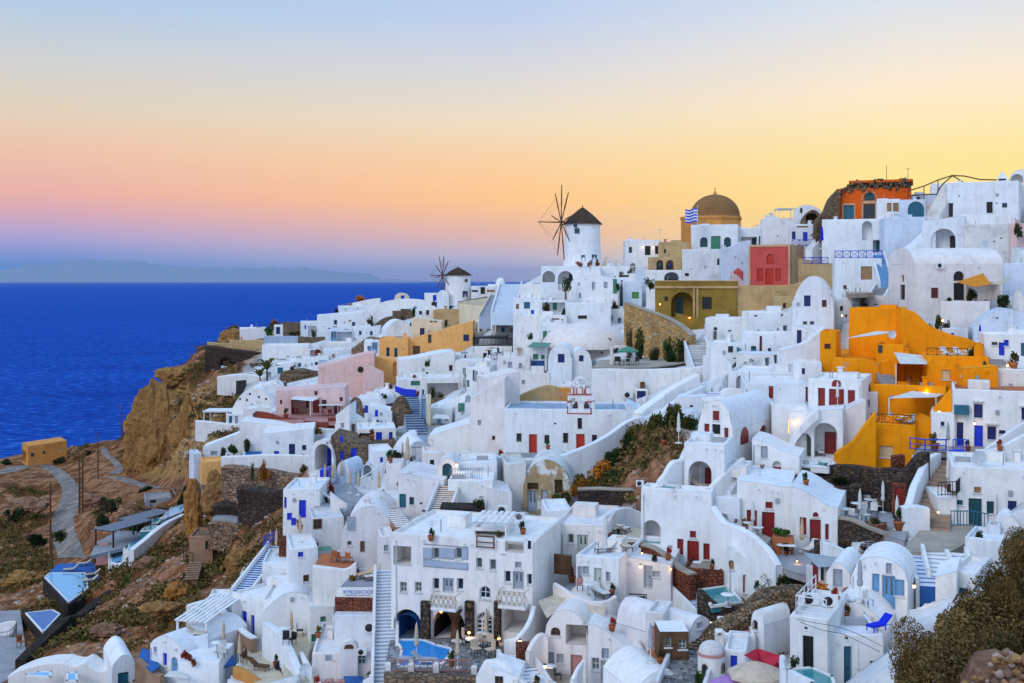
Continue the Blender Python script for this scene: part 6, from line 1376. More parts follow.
H('small white doorway block in the dark bastion',221,230,366,373,1,0,'f','wh','w 223 361 228 366 bk',D=255,name='doorway_block',cat='doorway')
H('black cave mouth in the dark bastion wall',219,229,357,368,1.2,0,'v','sbk','n 220.5 359 227.5 368 1',D=256.2,name='cave_mouth',cat='cave',rise=1.2)
h_=H('big white plain wall house below the navy painted wall',262,309,345,374,7,-4,'f','wh','w 287 356 289 357 bk; w 279 359 286 360 gy',D=241)
SAIL('thin white canopy left of the big plain wall house',[P(245,366,244),P(262,365,246),P(262,364,250),P(245,364.5,250)],'c_wt',.05,posts=[(P(246,366,244),2.4)])
H('small house with orange canopy porch right of the plain wall house',306,328,349,366,5,4,'f','wp','N 310 350 320 358 1.5; w 314 352 318 356 rr',D=238)
BUSH('red flowering bush on the canopy porch',318,356,8,6,'red',D=236,n=260);BUSH('small green pine right of the canopy porch',329,364,6,8,'dark',D=232,n=220)
WALL('white parapet running before the plain wall house',[(262,366,380),(280,364,378),(300,362,376),(318,359,374)],'wh',1.6,D=232)
h_=H('white cube with blue balustrade in front of the canopy porch',309,329,358,374,5,3,'f','wh','w 315 362 318 368 br',D=226);RAIL('light blue balustrade on the white cube',[P(319,366,225),P(327,366,225)],1.1,'c_lb','bars',th=.06)
H('white house with teal window between palms',262,294,366,388,6,-4,'c','wh','w 277.5 367.5 283 374 tl; w 268 372 271 380 gy',D=224,yt2=363)
PALM('grey-green palm before the teal window',267,385,24,D=217,spread=1.25);PALM('second leaning palm left of the dark bank',262,388,18,D=219,spread=1.3,lean=-.12)
WALL('dark brown stone bank left of the pink house',[(280,373,394),(292,370,393),(304,371,390),(315,372,386)],'srb',4,D=212,cat='bank',name='stone_bank',amp=.6)
BUSH('dark bush at the left of the dark stone bank',285,391,9,9,'dark',D=206,n=260);BUSH('black-green shrub on top of the dark stone bank',292,372,8,5,'dark',D=213,n=200)
POLE('little white obelisk on the wall left of the pink house',307,390,9,.35,'whitei',196,name='obelisk',cat='obelisk')
WALL('long flat white terrace parapet above the ochre cliff',[(217,377,384),(232,375,385),(248,375,386),(262,378,387)],'wh',3.0,D=222);WALL('dark awning beam on the flat white terrace',[(236,381,384),(246,380,383)],'iron',.3,D=219,cat='beam',name='beam')
h_=H('white whitewashed vault dotted with small black holes',232,276,388,424,8,-10,'b','wh','; '.join('w %d %d %d %d bk'%(x,y,x+2,y+2)for x,y in((239,398),(246,399),(251,404),(258,396),(262,405),(244,407),(255,411),(265,398),(249,393))),D=192,rise=3.6)
H('white annex wall right of the dotted vault',262,284,384,412,6,6,'f','wh','w 266 404 268 407 bk',D=196)
PERGOLA('long thin white pergola roof above the ochre cliff',204,236,412.5,421,4,'whitei','c_wt',D=192,slats=False,post=.06)
H('white open kitchen house under the thin pergola roof',226,244,414,424,4,0,'f','wh','w 229 416 232 423 tl; w 235 416 238 424 gy',D=189)
WALL('white terrace parapet under the thin pergola',[(195,421,428),(210,422,430),(228,424,431),(244,424,431)],'wh',1.2,D=188)
for i,x in enumerate((208,214,220)):CHAIR('dark seat under the thin white pergola',P(x,422,190.5),i*40,'iron',1.2,'seats under the thin white pergola')
h_=H('tall back wall of the pink house with round black window',318,374,366,402,9,-4,'c','pink','',D=183,yt2=354)
q=h_['loc'](360.5,369.5,'f');b=MB();b.lathe([(.45,0),(.5,.06),(.3,.06),(0,.05)],16);r_=b.build('round_window','c_bk',h_['root']);r_.location=q+Vector((0,-.03,0));r_.rotation_euler=(R(90),0,0)
q=h_['loc'](369.5,374,'f');b=MB();b.box((q.x-.16,-.3,q.z-1),(q.x+.16,-.02,q.z+1.2));b.build('drainpipe','c_rr',h_['root'])
H('pink side wing sloping down right of the round window',366,384,362,400,6,10,'s','pink','',D=181,yt2=372)
h_=H('pink house with cream porch, red double door and maroon windows',276,345,391,419,8,-6,'c','pink','N 291 399.5 309 415 3; @w 306 401 309 408 mar; d 313 400 319.5 413 rd; w 322 400 326.5 408.5 mar; w 314.5 391 317.5 395 mar; w 339.5 397 342.5 401 mar; d 334 406 337 414 mar; w 280 400 282 404 mar; d 339 406 342 414 mar',D=168,yt2=388)
SAIL('white porch roof jutting from the pink house',[P(290,399,165),P(313,401,165),P(320,397,168),P(296,396,168)],'c_wt',.02,posts=[(P(310.5,401,165),2.4)]);SAIL('thin white second porch roof over the maroon doors',[P(318,405.5,164),P(342,405,165),P(342,404,168),P(320,404,168)],'c_wt',.02,posts=[(P(341,405,165),2.0)])
zt=SLAB([(270,419),(300,422),(342,422),(344,413),(280,412)],'pinkf',(310,417),D=165)
for i,(x,y)in enumerate(((292,414),(298,415),(324,416),(330,416))):CHAIR('red chair on the pink house terrace',onz(x,y,zt),i*60,'c_rd',1.1,'chairs on the pink house terrace')
WALL('maroon retaining wall curving below the pink terrace',[(255,411.5,421),(268,413,424),(280,417,426),(293,418.5,427),(304.5,418.5,427)],'mar',.6,D=162)
WALL('taller maroon wall with plants below the pink terrace',[(304,421,432),(316,422,432),(328,422,432)],'mar',.6,D=159,sm=False);WALL('right maroon wall step below the pink terrace',[(328,418,431),(338,418,431)],'mar',.6,D=160,sm=False)
BUSH('orange and green plants before the taller maroon wall',317,433,14,6,'oran',D=156,n=260)
h_=H('white house with two navy doors and a planted window',262,313,433,458,8,-4,'c','wh','w 274 451 279 455 bl; d 289 444 295 455.5 nv; w 302 445 306 450 nv; w 312 440 314 446 bk',D=150,yt2=430)
H('low white upper wall house with blue window below the maroon wall',240,334,421,436,6,-6,'s','wh','w 295 429 298.5 433.5 bl',D=157,yt2=431)
BUSH('brown and green planter under the planted window',304.5,457,12,7,'dry',D=146,n=320);BUSH('thin yucca plant at the left of the tall white arch',312.5,450,5,9,'green',D=147,n=150)
BUSH('dark green palm shrub over the white garden wall',264,431,10,6,'green',D=160,n=300);BUSH('red-leaved creeper on the curved garden wall',266,445,8,15,'red',D=152,n=300);BUSH('bright green bush beside the blue pool cover',234,453,14,9,'bright',D=156,n=380);BUSH('dark bush at the left end of the long white garden wall',223,456,8,9,'dark',D=157,n=260);BUSH('dark climbing shrub in the blue pool court',246,446,9,14,'dark',D=156,n=300)
SLAB([(244,456),(261,456),(266,447),(246,448)],'bluef',(254,452),D=156,name='pool_cover',label='blue covered pool in the garden court',cat='pool')
H('white sloping wing wall with grey window at the cliff edge',203,242,447,461,4,-6,'s','wh','w 211 451 217 455 gy',D=160,yt2=433)
WALL('long white garden wall above the rubble terraces',[(221,457,470),(240,456,468),(262,455,470),(284,455,471),(310,456,473)],'wh',.8,D=147,sm=False)
H('bright orange plaster block at the cliff edge',202,224,461,476,4,4,'f','ora','',D=153,fd=1.2)
H('narrow pale blue tower wall at the cliff edge',194,202,453,486,4,10,'f','wb','',D=157,fd=1)
BUSH('round rust-orange bush on the rubble terrace',264,479,13,18,'rust',D=139,n=600);TREE('slim green cypress beside the rust-orange bush',252.5,477,18,6,'blue',D=140,cone=True,n=420);BUSH('tall dark green bush at the right end of the rubble terrace',299.5,488,11,21,'dark',D=131,n=560)
WALL('pinkish rubble terrace wall, upper',[(222,468,484),(240,467,486),(262,470,486),(284,474,487),(298,476,488)],'spk',1.5,D=140,amp=.3);WALL('dark rubble terrace wall, middle',[(238,489,506),(258,490,508),(278,491,509),(290,492,508)],'sdk',2,D=132,amp=.4);WALL('pinkish rubble terrace wall, lower',[(208,524,532),(230,524,534),(252,527,538),(266,531,541)],'spk',2,D=136,amp=.3)
WALL('pale concrete ledge on the rubble terraces',[(212,518,523),(232,520,526),(252,524,529),(262,525,530)],'greyf',3,D=137)
h_=H('tumbledown pink stone shed with dark doorway on the rock slope',189,213,536,562,5,-10,'f','brick','d 205.5 541 208.5 549 bk; w 211 542 213 550 gy',D=137,name='shed',cat='shed',rm='spk')
H('low pink lean-to with posts beside the tumbledown shed',213,238,540,558,4,-10,'s','brick','N 215 543 221 555 1.5; N 224 545 236 556 1.5',D=138,yt2=546,name='shed',cat='shed',rm='greyf')
STAIR('rickety wooden ladder stair below the tumbledown shed',(191,580),(196,562),1.6,8,'brick','wood',None,129,134)
RAIL('rough wooden fence on the rock slope below the shed',[P(178,556,141),P(186,558,138),P(193,562,136)],1.0,'wood','two',th=.05,cat='fence',name='fence')
WALL('pale rounded cistern dome on the rock slope',[(239,576,590),(244,567,590),(250,570,588)],'wg',2.4,D=119,cat='cistern',name='cistern')
h_=H('white house with cobalt door and blue shutters above the rubble terraces',283,320,489,535,7,-10,'f','wh','d 299 500 306 518 bl; w 284 497 286.5 508 bl; w 305 537 310 545 gy; w 288.5 513 290.5 520 bl; w 293 518 295 525 bl',D=116)
PC('beige folded parasol before the cobalt door house',P(300,545,110),'clothc',1.2);PC('beige folded parasol above the blue diagonal stair',P(276.5,553,113),'clothc',1.5);PC('small cream folded parasol at the cliff side of the cobalt door house',P(270.5,536,117),'clothc',1.25)
RAIL('cobalt blue terrace railing by the small cream parasol',[P(264,546,115),P(270,543,115),P(276,540,116)],.9,'bluei','cross',th=.05)
BOXW('dark brown stone planter right of the blue diagonal stair',279,291,540,551,2,'srd',D=112)
STAIR('blue diagonal stair with white parapets down the cliff side',(241,594),(278,546),1.7,22,'wb','bluef','wh',107,116)
H('plain white block with blue pool recess below the planter',262,297,562,598,6,-6,'f','wh','N 272 577 284 585 1.2',D=109)
H('white cube house with tiny blue window',290,318,548,602,6,4,'f','wh','w 299.5 552 301.5 557 bl; w 305 575 307.5 582 bk',D=104)
H('low white vault below the tiny blue window',262,326,592,626,5,-4,'b','wh','',D=101,rise=2.0)
h_=H('grey plastered house wall with dark hatch left of the gable house',312,344,517,556,5,6,'f','wg','w 313 519 322 529 bk; w 315 543 317 546 br',D=109)
h_=H('white gable house with grey shutter and small windows',341,396,506,572,8,-6,'b','wp','w 347 516.5 355.5 531 gy; w 347 541 351.5 545.5 wt; d 360 541 364.5 552 dk; w 377 553 381.5 559 bk; w 383 532 396 541 gy; k 367 500',D=102,rise=2.4)
zt=SLAB([(314,566),(352,568),(356,557),(322,553)],'terra',(335,562),D=101.5)
for i,(x,y)in enumerate(((334,562),(341,563),(349,563))):CHAIR('orange chair on the terracotta terrace by the gable house',onz(x,y,zt),i*80,'pot',1.1,'chairs on the terracotta terrace by the gable house')
TABLE('cream table on the terracotta terrace by the gable house',onz(338,560,zt),'clothw',1.1);BUSH('green potted shrub on the terracotta terrace by the gable house',356,563,9,8,'olive',D=100.5,n=260);SAIL('green strip awning against the grey plastered wall',[P(316,551,105),P(333,550,105),P(330,546,107),P(319,547,107)],'c_gn',.03)
WALL('white terrace parapet below the terracotta terrace',[(312,566,600),(330,568,602),(346,569,600),(356,562,596)],'wh',.6,D=98.5)
H('tall white arch house with deep blue-grey niche',309,334,440,474,7,-18,'v','wh','n 315 444 331.5 470 3; @d 327 448 331 468 bl',D=134,rise=2.4)
H('brown stone house front with three blue shutters',331,368,436,472,7,-8,'s','st','w 340 451 344 459.5 bl; w 351 448 356.5 458.5 bl; w 340 436 343 442 bl',D=134,yt2=445)
H('brown stone wing with blue door and white cabinet',366,396,441,466,6,4,'f','st','d 376.5 448 381 457.5 bl; w 368 455 374.5 460 wt',D=137)
H('stone-fronted vault with blue arched door below the pink house',349,363,397,415,9,-26,'v','st','d 352.5 402 357 411 bl',D=160,rise=1.6,rm='wh');H('white roofed house with wide blue door beside the stone-fronted vault',362,386,398,416,6,4,'f','wh','d 363 405.5 371 413 bl',D=160)
H('white vaulted house with dark square porch',343,372,417,436,7,18,'v','wh','N 346 424 355.5 434 2; d 370 419 372 427 bl',D=146,rise=2);H('white house with small blue shutters above the square porch',368,392,407,428,6,-4,'c','wh','w 375 410 378 416.5 bl; w 380 421 382.5 425.5 bl; w 376.5 420 379 424 br',D=151,yt2=412)
H('white house with blue door and blue shutter under a flat porch',358,396,428,446,6,2,'f','wh','d 376 432 382 441 bl; d 389 432 392.5 442 bl; N 360 433 372 445 1.2',D=140)
H('white cube with dark slot left of the tall arch',336,350,415,442,5,-10,'s','wh','w 340 436 343 442 bl; w 341 423 344 428 gy',D=145,yt2=404)
PC('cream folded parasol on the flat porch',P(357,430,142),'clothc',1.5);PC('cream folded parasol by the stone-fronted vault',P(371,404,157),'clothc',1.3)
BUSH('blue-black potted shrub at the blue door porch',360.5,436,5,5,'dark',D=138,n=150);BUSH('red flowering pots on the white roof by the stone-fronted vault',392,418,10,4,'red',D=152,n=200)
STAIR('dark blue stair with pale nosings in the middle of the village',(418,436),(409,394),2.6,18,'navyf','gblue',None,140,166)
WALL('brown stone arch wall left of the dark blue stair',[(391,408,424),(397,398,424),(403,397,424),(409,406,426),(413,418,430)],'st',1.0,D=152);H('narrow cream wall end right of the dark blue stair',426,431,396,430,3,0,'f','cream','',D=148);H('pale blue doorway wall beside the dark blue stair',420,427,397,424,3,0,'f','gblue','d 421.5 399 425.5 420 lb',D=150)
for a in((402,394,7,5,'oran','orange flower pot at the top of the dark blue stair',165),(418,393,5,6,'red','red flower pot at the top of the dark blue stair',164),(391,386,7,5,'red','red-brown potted bush left of the blue flower pots',172),(414,381,6,4,'red','red potted geranium above the green shutter',170),(385,398,9,5,'blue','blue-green shrub left of the brown arch wall',160)):BUSH(a[5],*a[:5],D=a[6],n=200)
H('white house with pale green shutter above the dark blue stair',398,428,378,400,5,4,'f','wh','w 411 381 420 385.5 gn; w 422 389.5 425 395 tl',D=168);WALL('cobalt blue painted low wall at the head of the dark blue stair',[(395,386,391),(404,389,395),(416,390,396)],'c_bl',.5,D=163,fd=.1)
H('white low house with lime-washed roof right of the blue door porch',390,428,434,462,7,-8,'b','wh','w 407 446 409.5 450 bl; w 410.5 447 412 450 bl',D=139,rise=2.4)
H('white house with pebble-black plants roof and pale pool left of the lit arch',386,402,464,482,4,-4,'f','wp','',D=118)
zt=SLAB([(316,488),(345,512),(366,498),(352,484),(326,474)],'greyf',(340,488),D=124)
for x,y,lb,sc_ in((325,480,'first beige folded parasol from the left in the stone courtyard',1.5),(332.5,486,'second beige folded parasol in the stone courtyard, before the blue tub',1.4),(341.5,481,'third beige folded parasol in the stone courtyard, the tallest',1.7),(350,493,'fourth beige folded parasol in the stone courtyard, lowest standing',1.7),(358.5,495,'fifth beige folded parasol in the stone courtyard, at its right edge',1.6)):PC(lb,onz(x,y,zt),'clothc',sc_)
PC('light wooden folded parasol among the orange pots of the courtyard',P(379,500,112),'clothc',1.3);PC('tall brown folded parasol beside the pale green pool',P(407.5,475,118),'clothc',1.9);PC('cream folded parasol before the dark courtyard hedge',P(402.5,456,128),'clothc',1.4)
BOXW('cobalt blue tub block on the stone courtyard',320,328,470,483,2,'c_bl',D=125,cat='tub',name='tub');BUSH('red flowering shrub beside the cobalt tub',331,482,9,11,'red',D=121,n=320);BUSH('dark shrub in pot below the red flowering shrub',326,494,7,7,'dark',D=118,n=200)
WALL('white wall slanting down from the dark bush to the courtyard',[(304,478,494),(312,484,502),(322,492,512),(330,498,520)],'wh',.5,D=118);WALL('cream parapet in front of the courtyard',[(330,492,506),(338,499,514),(347,505,520)],'wp',.5,D=113)
SLAB([(314,508),(346,516),(340,505),(318,494)],'greyf',(328,506),D=116)
H('white small vault in the stone courtyard',336,350,461,484,4,-16,'v','wb','',D=127,rise=1.6);H('blue-grey niche vault right of the courtyard parasols',361,374,463,478,4,-10,'v','wb','n 363 465 371 477 1.5',D=128,rise=1.4)
RAIL('pale stair rail slanting over the courtyard',[P(361,486,121),P(372,480,123),P(385,470,125)],.9,'whitei','two',th=.06)
for a in((396,460,16,10,'dark','dark hedge behind the brown folded parasol',127),(388,464,10,8,'green','green hedge by the white cabinet',126),(389,450,8,6,'red','reddish potted shrub by the blue door',134),(412,456,6,7,'dark','round black-green bush before the pergola frame',128),(366,494,9,8,'green','spiky green agave at the courtyard edge',115),(374,495,10,6,'rust','rust-coloured planting below the pale stair rail',114),(383,489,6,9,'dark','dark potted bush above the orange pots',116),(382,504,14,9,'oran','orange pots and plants beside the teal door house',109),(401,473,10,6,'oran','orange cushions and pots by the pale green pool',118)):BUSH(a[5],*a[:5],D=a[6],n=260)
SLAB([(426,474),(437,474),(436,469),(430,469)],'poolt',(432,472),D=113,name='plunge_pool',label='pale green plunge pool left of the black arched doorway',cat='pool',pad=False)
PERGOLA('grey metal pergola frame left of the sloping white block',413,426,448,464,3,'metal','metal',D=126,post=.05)
SLAB([(390,432),(450,434),(452,424),(420,422)],'greyf',(430,428),D=146)
for i,(x,y)in enumerate(((434,425),(441,425),(448,424))):TABLE('small cafe table on the terrace above the sloping white block',P(x,y,143),'c_br',1.2,'tables above the sloping white block')
SAIL('grey and white awning over the cafe terrace above the sloping block',[P(432,418,142),P(450,419,142),P(448,415,146),P(436,414,146)],'clothw',.06)
h_=H('white vaulted house with blue door, dark pool terrace and roof garden',150,182,636,684,8,-30,'b','wh','w 163 653 167 665.5 bl; w 153.5 647 156.5 653 gy; D 171.5 657 177.5 672 lb',D=96.5,rise=1.0)
BOXW('white roof slab with a row of red flowers',178,219,662,690,5,'wh',D=93.5,cat='terrace',name='roof_terrace');
for i,(x,y)in enumerate(((184,650),(187,655),(190,660),(193,666),(196,671))):BUSH('red geranium clump on the white roof edge',x,y,7,7,'red',D=94.6-i*.45,n=260,group='red geranium clumps on the white roof edge')
SLAB([(204,650),(220,668),(236,664),(228,642),(210,640)],'bluef',(218,655),D=98,th=.08)
PC('tan folded parasol on the blue terrace',P(223.5,652,98),'clothc',1.5);PC('tan folded parasol on the beige terrace edge',P(239.5,664,95),'clothc',1.5);TABLE('white table on the blue terrace',P(217,655,98.5),'c_wt',1.2);CHAIR('pale chair on the blue terrace below the tan parasol',P(224,657,97.5),30,'clothw',1.2);CHAIR('second pale chair on the blue terrace at the white table',P(221,660,97),200,'clothw',1.2)
zt=SLAB([(236,668),(262,686),(290,688),(268,650),(244,648)],'beigef',(252,665),D=95);CHAIR('dark folding chair on the beige terrace',onz(247,664,zt),60,'wood',1.2);CHAIR('second dark folding chair on the beige terrace',onz(243,661,zt),-60,'wood',1.2);LOUNGER('dark wooden bench on the beige terrace',onz(261,670,zt),70,'wood','wood');
WALL('orange-brown earth wall below the beige terrace',[(233,667,700),(244,672,700),(258,682,704),(268,690,708)],'drum',.6,Ds=[93,92,91,90.5]);WALL('brown brick wall of the blue terrace court, left',[(135,659,700),(142,665,700),(150,672,704),(160,676,706)],'brick',.6,Ds=[97,96,95,94.5])
SLAB([(137,660),(152,672),(160,666),(150,650),(142,648)],'bluef',(146,660),D=97.5,th=.08)
PERGOLA('white slatted pergola over the sunken terrace',176,208,622,641,6.5,'whitei','c_wt',D=99,yaw=-14,post=.08,tilt=.4);WALL('white front wall of the sunken terrace under the pergola',[(183,638,652),(196,637,650),(208,634,647)],'wb',.4,D=97)
LOUNGER('orange cushioned bench under the white slatted pergola',P(199,637,101),80,'clothb','c_wt')
SLAB([(192,606),(206,611),(216,606),(204,602)],'poolt',(204,607),D=109,name='plunge_pool',label='dark green plunge pool behind the white slatted pergola',cat='pool');WALL('white parapet behind the plunge pool, stepping to the blue stair',[(186,606,616),(204,601,612),(222,599,610),(236,596,608)],'wh',.6,D=110)
WALL('brown stone garden wall dividing the two blue terraces',[(214,606,624),(222,614,634),(230,624,646),(242,634,656),(252,640,664)],'brick',.5,Ds=[107,105,103,100.5,98],cap='wh')
h_=H('white house with cobalt window and cobalt door over the blue strip terrace',232,266,596,646,8,-34,'f','wh','w 241.5 611 246.5 622.5 bl; d 251 615 254.5 637 bl',D=103.5)
SAIL('white cloth parasol-like awning at the bottom of the blue door house',[P(164,676,93),P(188,678,92),P(184,671,94.5),P(170,671,94.5)],'clothw',-.4);BUSH('green palm plants at the foot of the white roof slab',222,690,18,12,'green',D=89.5,n=300);
zt=SLAB([(266,640),(306,662),(314,640),(304,626),(274,624)],'beigef',(288,640),D=99);PC('tall orange-tan folded parasol on the beige stair terrace',onz(291.5,640,zt),'clothc',1.4);TABLE('white table under the orange-tan parasol',onz(285,640,zt),'c_wt',1.2)
for x,y,r_,lb in((280,640,60,'left dark chair at the white table of the beige stair terrace'),(286,646,10,'front dark chair at the white table of the beige stair terrace'),(292,645,-30,'right dark chair at the white table of the beige stair terrace'),(300,636,100,'dark chair against the green doors')):CHAIR(lb,onz(x,y,zt),r_,'iron',1.2)
H('white house with green shutter and green door on the beige stair terrace',262,312,600,634,6,-8,'f','wh','w 295 608 301.5 618.5 gn; d 307 609 315 630 gn',D=102)
H('small white cube with green window beside the green door',310,334,606,650,5,6,'c','wh','w 320.5 616.5 326 622 gn; w 309 634 318 642 gn',D=98,yt2=608)
WALL('tall curved white wall with slit windows sweeping to the bottom edge',[(262,622,672),(272,628,682),(282,640,692),(290,656,704),(298,676,716)],'wh',.6,Ds=[97,95.5,93.5,91.5,89.5])
STAIR('sandy yellow steps behind the tall curved white wall',(303,700),(295,657),2.2,12,'beigef','cream',None,85,95);WALL('white wall right of the sandy yellow steps',[(299,652,700),(303,660,704),(310,672,710),(318,684,714)],'wh',.4,Ds=[93,91,89,87.5])
h_=H('pale pinkish-white house with grey door, fan light and grey windows',312,382,652,694,8,-4,'f','wp','w 325 655 331.5 660.5 gy; d 343 652 354.5 675 gy; w 357 652.5 366 664 lg',D=88.5)
H('arched hood over the grey door with a black fan window',340,358,642,654,1.0,-4,'v','wp','W 344 644.5 353.5 649 bk',D=88.1,rise=.9,name='door_hood',cat='door hood')
for x,lb in((328,'left pink sun lounger before the grey door'),(340,'right pink sun lounger before the grey door')):LOUNGER(lb,P(x,684,86),180,'pinkf','c_wt',1.1)
POT('red pot plant left of the grey door',P(318,673,87.3),'red',1.2);SLAB([(340,690),(366,690),(363,676),(344,676)],'bluef',(352,684),D=86)
WALL('white wall dotted with little holes under the red-brown wall',[(334,615,646),(350,615,648),(366,615,648),(381,615,646)],'wh',2.5,D=92,sm=False);WALL('red-brown rubble stone wall panel beside the long stair',[(335,598,615),(358,598,615),(381,598,614)],'srd',.8,D=93,sm=False)
o=P(358,597,93.2);s=93.2/F;root=thing('sign_board','white sign board with blue lettering above the red-brown stone wall','sign',o)
b=MB();b.box((-22*s,0,-1*s),(22.5*s,.25,9*s));b.build('board','wh',root)
cu=bpy.data.curves.new('lettering','FONT');cu.body='KYKOXCIOI';cu.size=5.2*s;cu.extrude=.015;cu.align_x='CENTER';cu.space_character=1.05
MATS['c_bl2']=plain('letter',(.10,.20,.55),.5,.2,.05);cu.materials.append(MATS['letter']);t_=bpy.data.objects.new('lettering',cu);COL.objects.link(t_);t_.parent=root;t_.rotation_euler=(R(90),0,0);t_.location=(0,-.03,3.4*s)
bpy.context.view_layer.update();me_=bpy.data.meshes.new_from_object(t_.evaluated_get(bpy.context.evaluated_depsgraph_get()));bpy.data.objects.remove(t_);t_=bpy.data.objects.new('lettering',me_);COL.objects.link(t_);t_.parent=root;t_.rotation_euler=(R(90),0,0);t_.location=(0,-.03,3.4*s)
if not me_.materials:me_.materials.append(MATS['letter'])
b=MB();b.box((-12*s,-.03,1.6*s),(-1*s,-.005,2.3*s));b.box((1*s,-.03,1.6*s),(12*s,-.005,2.1*s));b.build('underline','letter',root)
zt=SLAB([(338,590),(380,590),(388,574),(352,574)],'greyf',(362,582),D=97);LOUNGER('striped deck chair on the terrace above the sign board',onz(372,580,zt),-60,'clothw','wood');LOUNGER('second deck chair near the long stair above the sign board',onz(364,578,zt),-50,'clothc','wood');BUSH('green and orange pots on the terrace above the sign board',354,581,12,6,'oran',D=97.5,n=240);POLE('pinkish folded parasol pole on the terrace above the sign board',380,585,22,.07,'clothc',95.5,name='parasol_pole',cat='parasol')
STAIR('long straight white stair with blue-grey treads beside the hotel',(385,690),(386,570),1.5,34,'wp','gblue','wp',77.5,93)
AC('air conditioner on the dotted white wall',P(371,632,91.8),0,1.4);DISH('dark satellite dish by the sandy yellow steps',P(306,676,88),10,1.1)
WALL('stepped white rooftop wall at the bottom left corner',[(8,676,692),(26,668,690),(48,663,690),(66,663,690)],'wh',2.5,D=103,sm=False);WALL('white rooftop wall with notch right of the stepped one',[(64,664,690),(76,666,690),(84,663,690),(98,671,690),(114,668,690)],'wh',2.5,D=101,sm=False)
SLAB([(26,675),(50,677),(51,672),(38,672)],'pools',(40,675),D=101,th=.05,name='roof_pool',label='left small blue roof pool at the bottom left corner',cat='pool',pad=False);SLAB([(67,681),(77,681),(76,673),(68,673)],'pools',(72,677),D=99.2,th=.05,name='roof_pool',label='right small blue roof pool at the bottom left corner',cat='pool',pad=False)
H('small white vaulted hut with teal door at the bottom left',112,136,655,700,6,8,'b','wh','d 118 672.5 128.5 692 tl',D=99,rise=1.0)
zt=P(75,590,158).z
SLAB([(44,577),(68,603),(102,577),(92,562),(58,564)],'bluef',z=zt,th=7,name='pool_terrace',label='dark blue pool terrace cantilevered on the left slope',cat='terrace')
SLAB([(45,577),(69,602),(88,588),(86,573),(50,573)],'pools',z=zt+.06,th=.3,name='infinity_pool',label='pale blue infinity pool of the dark stone pool house',cat='pool',pad=False)
WALL('dark stone base wall under the infinity pool',[(43,578.5,600),(54,590,616),(68,604.5,632),(84,593,612),(103,579,596)],'sbk',.6,zt=zt-.15,sm=False);
zt3=P(40,620,146).z
SLAB([(26,613),(43,632),(60,614),(52,610)],'poold',z=zt3,th=5,name='lower_pool',label='small deep blue lower pool of the dark stone pool house',cat='pool')
WALL('dark stone flank wall left of the lower pool',[(22,609,650),(30,618.5,658),(43,633.5,664)],'sbk',.8,zt=zt3-.1,sm=False);WALL('long dark stone ramp wall below the pool house',[(26,660,672),(46,640,654),(70,618,634),(92,600,616),(108,590,602)],'sbk',1.4,Ds=[130,134,140,148,156])
for x,y,r_,lb in((69,572,-70,'left yellow-cushioned lounger on the pool terrace'),(83,566,-70,'rear yellow-cushioned lounger on the pool terrace'),(91,577,-60,'right pale lounger beside the infinity pool'),(89,583,-60,'front pale lounger beside the infinity pool')):LOUNGER(lb,onz(x,y,zt),r_,'clothb','iron',1.2)
PERGOLA('black steel pergola with grey roof, nearer the pool terrace',93,116,531,552,8,'iron','canopyk',D=168,slats=False,yaw=-24,post=.1);PERGOLA('black steel pergola with grey roof, farther up the slope',118,140,521,536,8,'iron','canopyk',D=178,slats=False,yaw=-24,post=.1)
SLAB([(90,556),(122,548),(148,532),(120,530),(96,542)],'greyf',(115,542),D=171);BOXW('orange cushioned bar block under the near black pergola',96,108,544,549,1,'c_pk',D=169,cat='bench',name='bench')
for(pts,nm,lb,D_,z0)in(([(110,565),(122,564),(124,546),(115,546)],'pools','pale blue stepped pool nearest the black pergola',163,0),([(127,552),(139,548),(146,535),(132,536)],'pools','middle pale blue stepped pool on the slope',166,1.4),([(141,531),(156,530),(160,526),(146,526)],'poolt','turquoise stepped pool below the far black pergola',172,1.2),([(150,524),(158,523),(162,518),(154,518)],'poolt','small turquoise pool at the top of the stepped pools',178,.5)):
 z_=P(pts[0][0],pts[0][1],D_).z+.25;SLAB(pts,nm,z=z_,th=1.4,name='stepped_pool',label=lb,cat='pool')
WALL('white stepped pool wall, lower',[(108,553,567),(110,562,570),(118,564,576),(126,558,570)],'wh',.7,D=162,sm=False);WALL('white stepped pool wall, middle',[(123,548,564),(128,552,566),(134,549,560)],'wh',.8,D=164,sm=False);WALL('long white wall edging the stepped pools on the slope',[(134,550,560),(146,540,552),(158,530,542),(170,522,532),(186,514,526)],'wh',.9,Ds=[160,163,166,170,176])
SLAB([(160,520),(182,512),(186,504),(172,508)],'pools',(174,513),D=178,name='stepped_pool',label='long pale blue deck pool at the cliff foot',cat='pool')
BUSH('vivid green shrub below the white pool walls',126.5,573,9,13,'bright',D=152,n=420);BUSH('dark green tree clump at the cliff foot',182,500,12,16,'dark',D=186,n=500);BUSH('tall dark cypress bush at the cliff foot',184,493,8,16,'green',D=190,n=360)
for a in((140,528,30,13,'olive','wide olive bush above the black pergolas',182),(112,510,26,14,'olive','olive scrub bush between the road bends',200),(100,525,20,14,'olive','olive scrub bush left of the near pergola',186),(60,540,22,12,'olive','dark olive bush below the road bend',200),(36,548,26,14,'dark','dark scrub bush on the left hillside',196),(16,520,24,12,'olive','olive scrub bush near the left edge',228),(158,512,22,10,'dark','dark bush row below the upper road',190),(60,459,18,6,'olive','olive scrub strip right of the ochre building',318),(90,455,20,5,'dry','dry scrub strip on the headland',318),(150,492,24,7,'dry','brown scrub at the cliff foot beside the upper road',232)):BUSH(a[5],*a[:5],D=a[6],n=620)
